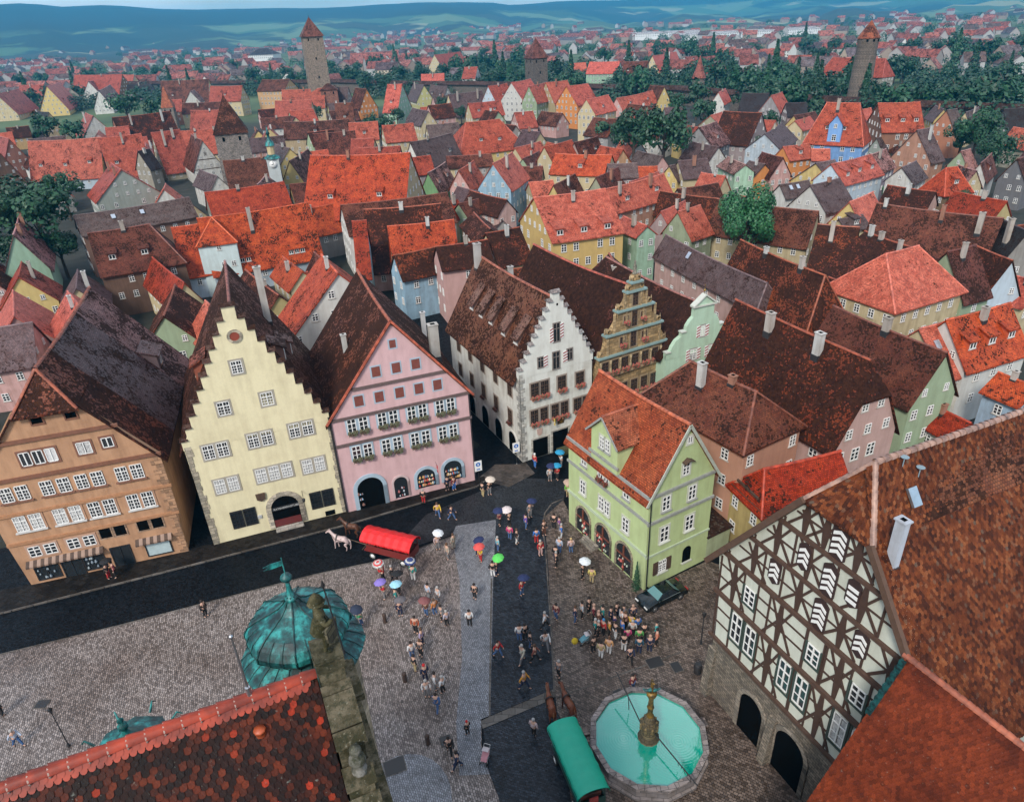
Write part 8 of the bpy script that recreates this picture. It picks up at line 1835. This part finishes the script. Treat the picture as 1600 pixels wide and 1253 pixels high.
(-26.5, 136.8, -12.2, 138.7, 14.0, 7.7, 4.1, 'mo', 'pink', '-', 'rusty mossy roof with pink gable on the lane'),
(-20.1, 123.2, -9.0, 125.6, 14.0, 5.8, 4.0, 'or', 'cream', 'c1', 'smooth bright red roof on the lane'),
(-24.6, 126.2, -26.7, 125.9, 14.5, 7.6, 6.6, 'rd', 'sky', '-', 'narrow sky blue house on the lane'),
(-12.1, 119.3, -18.5, 115.7, 11.0, 2.6, 7.7, 'mo', 'sky', '-', 'dark mossy roof over a pale blue lane front'),
(-3.0, 117.1, -11.2, 114.4, 12.5, 3.0, 9.6, 'mo', 'pink', 'c1', 'dark mossy roof behind the white stepped gable house'),
(2.6, 122.2, -3.0, 119.3, 13.0, 4.4, 8.4, 'mo', 'cream', '-', 'rust brown roof right of the smooth bright red roof'),
(-2.5, 131.5, -5.9, 144.8, 10.5, 2.9, 8.4, 'mo', 'brown', '-', 'small collapsed-looking dark roof behind the rust brown roof'),
(-5.5, 159.3, -9.5, 155.9, 10.0, 2.6, 7.8, 'br', 'green', 'c1', 'small brown roof over a pale green wall'),
(-10.1, 159.6, -12.3, 158.0, 10.0, 3.0, 6.9, 'rd', 'cream', '-', 'small red roof right of the long brown roof'),
(0.9, 152.8, -7.1, 163.7, 11.0, 2.5, 8.2, 'mo', 'rose', '-', 'pale rose gable with dark roof left of the big yellow house'),
(-0.2, 151.5, -3.4, 164.0, 7.0, 2.0, 5.1, 'gy', 'grey', '-', 'violet slate roof below the pale rose gable'),
(5.7, 126.5, 18.6, 130.8, 17.0, 8.0, 11.2, 'sa', 'gold', 'b3c1', 'big golden yellow house with red dormers in the centre'),
(21.2, 149.0, 36.3, 162.0, 13.0, 3.0, 8.9, 'sa', 'salmon', 'd2c2', 'salmon house joined to the big golden house'),
(25.9, 126.6, 23.0, 134.0, 11.0, 2.0, 9.4, 'sa', 'mint', 'c1', 'tall mint house right of the big golden house'),
(37.5, 146.3, 31.0, 138.3, 10.5, 2.4, 7.2, 'sa', 'grey', 'c1', 'salmon roof with grey gable right of the mint house'),
(16.7, 83.8, 15.6, 102.6, 13.5, 3.3, 10.5, 'mo', 'cream', '-', 'dark mossy roof rising behind the sandstone gable'),
(3.1, 108.9, 0.5, 108.2, 10.0, 2.7, 8.0, 'mo', 'cream', '-', 'small mottled roof squeezed behind the stepped gables'),
(37.8, 135.8, 32.7, 131.7, 12.0, 3.4, 7.6, 'sa', 'grey', 'c1', 'pink saddle roof left of the big round tree'),
(44.6, 146.7, 34.7, 156.2, 10.5, 2.2, 6.4, 'mo', 'grey', '-', 'dark mossy ridge behind the big round tree'),
(56.1, 125.2, 41.9, 137.9, 12.5, 3.1, 7.1, 'br', 'cream', 'd1', 'brown roof with cream front right of the big round tree'),
(61.1, 141.4, 69.0, 146.6, 13.5, 4.3, 9.0, 'gy', 'white', '-', 'crisp white gable with slate roof and flat dormer'),
(69.3, 162.2, 61.9, 159.2, 10.0, 2.2, 7.7, 'gy', 'white', 's2', 'slate side roof left of the crisp white gable'),
(65.3, 132.8, 72.8, 139.6, 12.0, 3.4, 7.6, 'sa', 'yellow', '-', 'yellow gable with salmon roof right of the crisp white gable'),
(68.0, 132.6, 62.7, 130.3, 9.5, 2.1, 7.9, 'gy', 'cream', 'd1', 'small blue slate roof below the yellow gable'),
(58.2, 113.9, 52.9, 116.8, 12.5, 7.6, 7.0, 'mo', 'brown', '-', 'black mossy roof between cream front and salmon hip roof'),
(76.3, 106.3, 63.3, 118.8, 15.0, 5.1, 8.5, 'br', 'brown', 'c3', 'enormous dark brown roof at the right'),
(89.1, 145.8, 83.3, 153.6, 10.0, 2.2, 7.2, 'mo', 'rose', '-', 'mottled red roof above the enormous dark brown roof'),
(56.2, 93.0, 50.5, 90.2, 15.5, 5.5, 10.2, 'sa', 'cream', 'hH', 'cream house under a large smooth salmon hipped roof'),
(40.7, 85.7, 35.4, 103.0, 14.5, 3.3, 8.3, 'mo', 'cream', 'hc2', 'long mossy roof ending in an orange hip at the centre right'),
(35.9, 92.2, 27.6, 118.2, 11.5, 2.0, 8.5, 'gy', 'rose', 'hs1', 'slate roof with an orange band ending in a small hip'),
(58.8, 98.7, 56.4, 107.7, 13.5, 7.0, 8.4, 'mo', 'cream', 'c3', 'mossy roof with three chimneys left of the salmon hipped roof'),
(49.4, 91.9, 47.0, 97.4, 10.0, 2.1, 6.1, 'mo', 'cream', '-', 'dark low roof between the orange hip and the salmon hipped roof'),
(65.6, 95.2, 60.5, 92.9, 14.5, 3.9, 8.7, 'br', 'green', '-', 'plain brown roof right of the salmon hipped roof'),
(70.5, 93.9, 69.9, 100.7, 12.5, 3.0, 6.9, 'mo', 'ice', '-', 'ice blue gable with mossy roof near the right edge'),
(76.6, 100.6, 77.1, 106.8, 14.5, 3.6, 7.7, 'dk', 'grey', 'c1', 'black slate roof at the right edge'),
(32.5, 57.1, 25.5, 73.4, 16.5, 4.0, 9.0, 'mo', 'rose', 'kc2', 'long mossy roof with an orange hipped end behind the salmon brown house'),
(45.5, 66.0, 39.9, 80.1, 12.5, 3.4, 7.1, 'br', 'green', 'c1', 'green gable with a wooden balcony behind the fair white chimney'),
(60.2, 78.5, 50.4, 74.4, 12.5, 3.7, 7.8, 'or', 'white', 'd3', 'bright orange roof with three pointed dormers at the right edge'),
(51.4, 76.1, 47.6, 74.5, 11.5, 4.3, 7.0, 'sa', 'cream', 's1', 'salmon roof left of the three pointed dormers'),
(74.3, 96.8, 75.8, 94.2, 9.0, 3.0, 6.1, 'sa', 'cream', '-', 'plain salmon roof at the right edge'),
(53.1, 67.4, 54.7, 63.9, 9.0, 2.1, 7.5, 'or', 'iceblue', '-', 'orange lean roof over a light blue wall at the right edge'),
(48.8, 64.0, 46.8, 69.3, 5.0, 2.0, 3.5, 'rd', 'white', 'c1', 'low dark red roof in the courtyard behind the big half-timbered roof'),
(22.4, 56.7, 18.2, 63.7, 14.0, 3.9, 10.5, 'br', 'salmon', 'hHc2', 'broad brown hipped roof over salmon walls, directly behind the light green house'),
(18.7, 60.5, 21.6, 61.3, 12.5, 2.0, 10.9, 'pk', 'salmon', 'h', 'small pinkish hipped wing between the light green house and the broad brown roof'),
(22.1, 51.5, 29.6, 53.7, 9.0, 2.4, 6.3, 'rd', 'yellow', 'hv', 'little yellow timbered house under an orange roof beside the half-timbered gable'),
]
PEOPLE = [
(-12.61, 49.42, 'red', 'black', 'u', 'dark', 'stripe', 'in a long red coat'),
(-11.77, 49.36, 'black', 'black', 's', 'grey', '-', 'grey haired in black beside the striped umbrella'),
(-9.82, 49.23, 'teal', 'white', 'u', 'dark', 'ring', 'in a teal coat and white shoes'),
(-12.15, 47.09, 'red', 'grey', 'u', 'dark', 'purple', 'in a red jacket'),
(-10.96, 47.63, 'black', 'black', 'u', 'dark', 'black', 'in black just behind the purple umbrella'),
(-11.05, 46.4, 'teal', 'navy', 'u', 'dark', 'lightblue', 'in a teal top'),
(-10.52, 44.94, 'navy', 'navy', 'u', 'dark', 'grey', 'in navy beside the first wooden post'),
(-13.7, 43.99, 'green', 'jeans', 'wu', 'brown', 'darkblue', 'in a green jacket striding past the copper dome'),
(-14.0, 42.9, 'pink', 'jeans', 'w', 'brown', '-', 'in a pale pink jacket and jeans left of the green jacket'),
(-8.24, 46.83, 'paleblue', 'grey', 's', 'dark', '-', 'in a pale blue shirt at the top of the middle group'),
(-7.32, 46.4, 'palegrey', 'grey', 's', 'grey', '-', 'in pale grey at the top right of the middle group'),
(-8.25, 44.79, 'brown', 'jeans', 'u', 'dark', 'maroon', 'in brown with jeans'),
(-7.52, 44.86, 'orange', 'jeans', 's', 'brown', '-', 'in an orange top in the middle group'),
(-6.9, 44.13, 'grey', 'black', 's', 'dark', '-', 'in dark grey in the middle group'),
(-6.39, 43.53, 'lilac', 'black', 's', 'grey', '-', 'in a lilac grey jacket at the right of the middle group'),
(-8.98, 42.91, 'rust', 'black', 's', 'dark', '-', 'in a rust red jacket below the maroon umbrella'),
(-8.34, 41.58, 'lavender', 'navy', 's', 'brown', '-', 'in a lavender jacket below the rust jacket'),
(-9.0, 40.27, 'white', 'jeans', 's', 'dark', '-', 'in a white shirt and jeans left of a dark jacket'),
(-8.32, 40.43, 'darkgrey', 'black', 's', 'brown', '-', 'in a dark grey jacket below the lavender jacket'),
(-8.66, 38.96, 'black', 'tan', 's', 'dark', '-', 'in black with tan trousers near the second post'),
(-7.75, 37.94, 'navy', 'navy', 's', 'redcap', '-', 'in navy with a red cap'),
(-7.51, 36.49, 'white', 'grey', 's', 'grey', '-', 'in a white jacket and grey trousers below the red cap'),
(-6.91, 37.11, 'white', 'grey', 's', 'dark', '-', 'in white between the red cap and the black trousers'),
(-6.3, 36.78, 'white', 'black', 's', 'grey', '-', 'in a white shirt and black trousers, right of four'),
(-6.67, 35.25, 'denim', 'jeans', 'w', 'dark', '-', 'in a denim jacket and jeans, lowest of four'),
(-4.31, 33.12, 'black', 'black', 'c', 'redcap', '-', 'child in black with a red cap'),
(-5.53, 31.66, 'black', 'black', 'w', 'dark', '-', 'in black beside the square drain'),
(-4.92, 30.53, 'navy', 'navy', 'w', 'dark', '-', 'in navy pushing a pink pushchair'),
(-4.12, 46.56, 'black', 'black', 's', 'dark', '-', 'in a black suit alone on the pale setts'),
(-4.47, 43.41, 'white', 'black', 's', 'dark', '-', 'in a white shirt and black pinafore'),
(-3.66, 51.39, 'yellow', 'red', 'u', 'dark', 'redu', 'in yellow with red trousers'),
(-2.51, 49.26, 'black', 'white', 's', 'dark', '-', 'in a black top and white trousers'),
(-2.18, 49.37, 'black', 'navy', 'u', 'dark', 'lime', 'in black behind the white trousers'),
(0.04, 46.72, 'red', 'jeans', 'u', 'dark', 'navyu', 'with a red backpack alone on the dark paving'),
(-2.1, 40.02, 'red', 'jeans', 'w', 'dark', '-', 'in a red jacket and jeans on the dark paving'),
(-0.31, 41.51, 'white', 'jeans', 's', 'dark', '-', 'in a white shirt and jeans in the group on the dark paving'),
(0.14, 41.59, 'black', 'black', 's', 'dark', '-', 'all in black in the group on the dark paving'),
(0.53, 40.76, 'black', 'jeans', 's', 'dark', '-', 'in a black top and jeans in the group on the dark paving'),
(-0.17, 39.34, 'cream', 'grey', 'w', 'grey', '-', 'in a cream jacket walking down the dark paving'),
(0.82, 39.34, 'brownr', 'black', 'w', 'brown', '-', 'in a red brown jacket walking down the dark paving'),
(1.84, 42.79, 'white', 'black', 'w', 'grey', '-', 'in a white shirt on the paving joint, upper of two'),
(1.75, 40.58, 'white', 'grey', 'w', 'dark', '-', 'in a white shirt on the paving joint, lower of two'),
(2.87, 43.69, 'maroon', 'jeans', 's', 'dark', '-', 'in a maroon jacket right of the paving joint'),
(3.37, 50.14, 'black', 'black', 's', 'grey', '-', 'in black and white near the curved kerb'),
(2.61, 37.75, 'grey', 'black', 's', 'grey', '-', 'in a grey jacket alone above the brown horses'),
(-0.13, 36.79, 'amber', 'navy', 'w', 'grey', '-', 'in an amber jacket swinging an arm on the dark paving'),
(0.41, 32.75, 'palepink', 'black', 's', 'grey', '-', "in a pale pink shirt beside the green wagon's horses"),
(8.02, 36.16, 'maroon', 'jeans', 's', 'dark', '-', 'in maroon leaning at the fountain rim'),
(5.61, 48.38, 'black', 'black', 'u', 'dark', 'whiteu', 'in black left of a yellow coat'),
(6.39, 47.86, 'yellowc', 'tan', 's', 'dark', '-', 'in a yellow coat under a black umbrella'),
(4.43, 43.2, 'navy', 'jeans', 's', 'brown', '-', 'in a navy jacket at the left edge of the crowd'),
(5.06, 43.71, 'palegrey', 'black', 's', 'dark', '-', 'in pale grey with black trousers at the upper left of the crowd'),
(5.69, 44.12, 'black', 'black', 's', 'dark', '-', 'in black at the back left of the crowd'),
(6.0, 43.28, 'maroon', 'black', 's', 'bald', '-', 'balding, in dark maroon in the back of the crowd'),
(6.32, 42.64, 'brown', 'black', 's', 'bald', '-', 'bald, in brown in the left part of the crowd'),
(6.72, 43.15, 'tealw', 'navy', 's', 'dark', '-', 'in a teal jacket open over white at the back of the crowd'),
(7.39, 43.06, 'navy', 'navy', 's', 'dark', '-', 'in navy, back centre of the crowd'),
(7.96, 43.52, 'black', 'navy', 's', 'dark', '-', 'in black, rearmost centre of the crowd'),
(8.48, 43.13, 'paleblue', 'navy', 's', 'dark', '-', 'in pale blue at the back of the crowd near the car'),
(8.24, 42.69, 'white', 'navy', 's', 'dark', '-', 'in white with dark hair in the crowd near the car'),
(9.25, 43.08, 'navy', 'black', 's', 'bald', '-', 'bald, in navy right beside the car'),
(5.94, 41.79, 'teal', 'black', 's', 'grey', '-', 'in teal in the left of the crowd'),
(6.59, 41.66, 'redc', 'black', 's', 'bluecap', '-', 'in a red coat with a blue hood in the crowd'),
(7.08, 41.63, 'mustard', 'black', 's', 'dark', '-', 'in a mustard jacket in the centre of the crowd'),
(7.6, 42.21, 'indigo', 'black', 's', 'dark', '-', 'in indigo in the centre of the crowd'),
(7.52, 41.27, 'black', 'white', 's', 'dark', '-', 'in black holding white paper in the centre of the crowd'),
(8.13, 41.57, 'blue', 'black', 's', 'brown', '-', 'in a bright blue shirt in the centre of the crowd'),
(8.48, 42.33, 'brown', 'black', 's', 'brown', '-', 'in brown in the centre right of the crowd'),
(8.95, 42.12, 'yellow', 'black', 's', 'dark', '-', 'in yellow in the right of the crowd'),
(9.43, 41.83, 'royal', 'black', 's', 'dark', '-', 'in royal blue in the right of the crowd'),
(8.94, 41.43, 'offwhite', 'black', 's', 'grey', '-', 'in off white in the right of the crowd'),
(8.41, 40.71, 'hotpink', 'black', 's', 'dark', '-', 'in hot pink in the front of the crowd'),
(9.33, 40.57, 'grass', 'black', 's', 'dark', '-', 'in grass green in the front right of the crowd'),
(9.79, 40.96, 'black', 'black', 's', 'dark', '-', 'tall in black at the right of the crowd'),
(10.86, 41.23, 'cyan', 'navy', 's', 'dark', '-', 'in turquoise right of the crowd'),
(10.72, 40.36, 'salmon', 'black', 's', 'dark', '-', 'in a salmon jacket in front of the turquoise jacket'),
(10.02, 39.74, 'navy', 'navy', 's', 'bald', '-', 'in navy at the front right of the crowd'),
(6.08, 39.38, 'tan', 'white', 's', 'dark', '-', 'in a tan jacket and white trousers at the front of the crowd'),
(6.77, 39.74, 'orangel', 'white', 's', 'brown', '-', 'in a light orange jacket and white trousers at the front of the crowd'),
(8.0, 39.95, 'black', 'white', 's', 'dark', '-', 'in black with white stockings at the front of the crowd'),
(8.27, 38.73, 'navy', 'black', 'w', 'dark', '-', 'in dark navy bending forward, nearest in front of the crowd'),
(9.16, 39.63, 'petrol', 'navy', 's', 'dark', '-', 'in petrol blue holding a white bag at the front of the crowd'),
(5.55, 39.93, 'bark', 'black', 's', 'dark', '-', 'in dark brown carrying a round yellow disc'),
(6.17, 41.52, 'black', 'black', 's', 'grey', '-', 'grey haired in black behind the pushchair of the crowd'),
(-9.89, 60.89, 'black', 'red', 's', 'grey', '-', 'in black and red on the pavement by the pink house'),
(-8.23, 58.54, 'yellow', 'jeans', 'w', 'brown', '-', 'in a bright yellow jacket crossing the wet street'),
(-6.75, 57.92, 'navy', 'jeans', 'w', 'dark', '-', 'in navy walking right of the yellow jacket'),
(-7.45, 62.93, 'navy', 'black', 's', 'dark', '-', 'in navy looking into the arched toy window'),
(-6.75, 62.99, 'maroon', 'blue', 's', 'dark', '-', 'in maroon and blue at the rightmost arched window'),
(-3.61, 61.71, 'black', 'tan', 's', 'dark', 'u2', 'in black with tan trousers at the lane corner'),
(-2.9, 61.94, 'black', 'grey', 'u', 'dark', 'creamu', 'in black beside tan trousers at the lane corner'),
(-1.82, 56.64, 'maroon', 'black', 'u', 'dark', 'navyu', 'in maroon where the streets meet'),
(-0.85, 56.41, 'black', 'black', 'u', 'dark', 'palepinku', 'in black where the streets meet'),
(-0.85, 54.39, 'hotpink', 'jeans', 's', 'dark', '-', 'in hot pink, left one of the upper group on the dark paving'),
(-0.18, 53.68, 'black', 'white', 's', 'brown', '-', 'in black with white shorts in the upper group on the dark paving'),
(0.79, 55.9, 'purple', 'jeans', 's', 'dark', '-', 'in purple and blue in the upper group on the dark paving'),
(1.27, 57.7, 'grey', 'grey', 'u', 'dark', 'navyu', "in grey nearest the curved kerb's start"),
(1.73, 53.68, 'blue', 'red', 's', 'dark', '-', 'in blue and red at the edge of the dark paving'),
(2.52, 54.75, 'black', 'brown', 's', 'brown', '-', 'in a long black coat at the edge of the dark paving'),
(3.58, 55.69, 'black', 'black', 's', 'dark', '-', 'in black nearest the green house arches'),
(4.09, 55.34, 'plum', 'grey', 's', 'dark', '-', 'in plum near the green house arches'),
(4.2, 54.22, 'blue', 'palegrey', 's', 'grey', '-', 'in a sky blue coat near the green house arches'),
(3.83, 52.07, 'paleblue', 'jeans', 's', 'grey', '-', 'in pale blue with jeans below the sky blue coat'),
(4.93, 51.99, 'palepink', 'jeans', 's', 'blond', '-', 'in white and pink with blond hair by the green house'),
(3.38, 50.97, 'black', 'navy', 's', 'dark', '-', 'in black below the pale blue shirt'),
(2.01, 51.83, 'red', 'pink', 's', 'grey', '-', 'in red and pink at the paving joint'),
(2.25, 66.78, 'redblue', 'blue', 's', 'white', '-', 'in a red skirt and tall white hat outside the white stepped house'),
(5.27, 66.64, 'white', 'grey', 'u', 'dark', 'azu', 'in white outside the white stepped house'),
(3.77, 64.01, 'palegrey', 'grey', 'u', 'dark', 'navyu', 'in pale grey in the street by the green house corner'),
(4.6, 64.13, 'redc', 'black', 'u', 'dark', 'azu', 'in red in the street by the green house corner'),
(5.47, 60.91, 'lime', 'tan', 'u', 'dark', 'tanu', 'in lime at the green house corner'),
(-7.87, 53.41, 'palepink', 'grey', 'u', 'grey', 'whiteu', "in pale pink beside the red wagon's rear"),
(-6.32, 53.44, 'beige', 'beige', 's', 'brown', '-', 'in beige walking away right of the red wagon'),
(-6.82, 51.98, 'beige', 'grey', 's', 'brown', '-', 'in a beige raincoat below the red wagon'),
(-3.96, 52.26, 'navy', 'navy', 'u', 'dark', 'navyu', 'in navy just above a red umbrella'),
(-2.04, 52.78, 'cyanb', 'jeans', 's', 'grey', '-', 'in light turquoise at the left edge of the dark paving'),
(-38.81, 51.39, 'black', 'red', 'u', 'dark', 'blacku', 'in black and red before the orange house shopfront'),
(-38.2, 51.52, 'maroon', 'black', 's', 'dark', '-', 'in maroon beside the orange house shopfront'),
(-27.76, 45.97, 'black', 'black', 's', 'dark', '-', 'in black alone at the edge of the street on the left'),
(-37.07, 33.93, 'paleblue', 'denim', 'w', 'grey', '-', 'in pale blue at the bottom left of the square'),
(-39.92, 36.61, 'black', 'black', 's', 'dark', '-', 'in black at the left frame edge'),
]

TREES = [(44.3, 127.3, 6.3), (38.7, 249.8, 4.9), (41.5, 229.1, 6.1), (48.5, 217.3, 6.7), (62.7, 242.8, 4.0), (-96.6, 148.5, 9.7), (-113.5, 164.9, 8.5), (-122.2, 202.6, 6.2), (-203.3, 340.4, 7.6), (-187.7, 334.5, 6.7), (-196.5, 405.2, 9.4), (-185.0, 415.8, 7.1), (-50.0, 328.9, 4.7), (-48.9, 365.3, 4.5), (-57.9, 342.9, 4.3), (-29.1, 394.8, 4.8), (90.8, 345.0, 7.5), (83.1, 303.8, 6.1), (81.5, 348.2, 5.6), (101.8, 282.1, 4.7), (83.3, 240.1, 4.0), (61.4, 227.8, 3.3), (68.3, 265.6, 3.4), (138.8, 213.1, 7.6), (138.6, 219.5, 5.7), (132.5, 193.5, 6.2), (-44.8, 298.9, 3.7), (-51.8, 319.2, 2.8), (-18.1, 366.4, 3.9), (-95.3, 400.4, 4.3), (145.7, 347.1, 6.6), (186.7, 410.7, 7.1), (15.3, 141.9, 1.7), (18.7, 137.5, 2.0), (100.0, 153.7, 3.6), (105.2, 168.2, 2.1), (95.5, 179.4, 1.8), (124.5, 214.4, 2.2), (-2.6, 363.4, 3.2), (66.7, 311.4, 3.3), (-75.4, 314.2, 2.3), (-93.8, 147.6, 5.0), (-100.6, 144.7, 5.3)]

ground(); paving()
for f in (orange_house, yellow_house, pink_house, white_house, sandstone_house, mint_house, green_house, timber_house, town_hall_wing, corner_roof): f()
towers(); town_wall()
for row in HOUSE_ROWS: house(*row[:10], 'house '+row[10])
FIX = len(HOUSES); fillers()
fountain(); car()
wagon(-12.2, 52.75, R(157), False, 'red canopied horse wagon standing on the dark street by the pink house')
wagon(3.15, 29.3, R(107), True, 'green canopied horse wagon standing beside the fountain')
horse(-17.3, 54.2, R(160), (.55, .42, .40), (.5, .4, .38), 'pale pinkish white horse harnessed in front of the red wagon')
horse(-16.6, 56.1, R(160), (.10, .035, .015), (.04, .02, .01), 'brown horse half hidden behind the pale horse before the red wagon')
horse(1.75, 34.3, R(98), (.17, .045, .015), (.22, .09, .03), 'left brown horse of the pair before the green wagon')
horse(3.05, 34.4, R(112), (.15, .04, .014), (.14, .05, .02), 'right brown horse of the pair before the green wagon')
people(); suburbs(); greenery()
EXTRA()
haze()
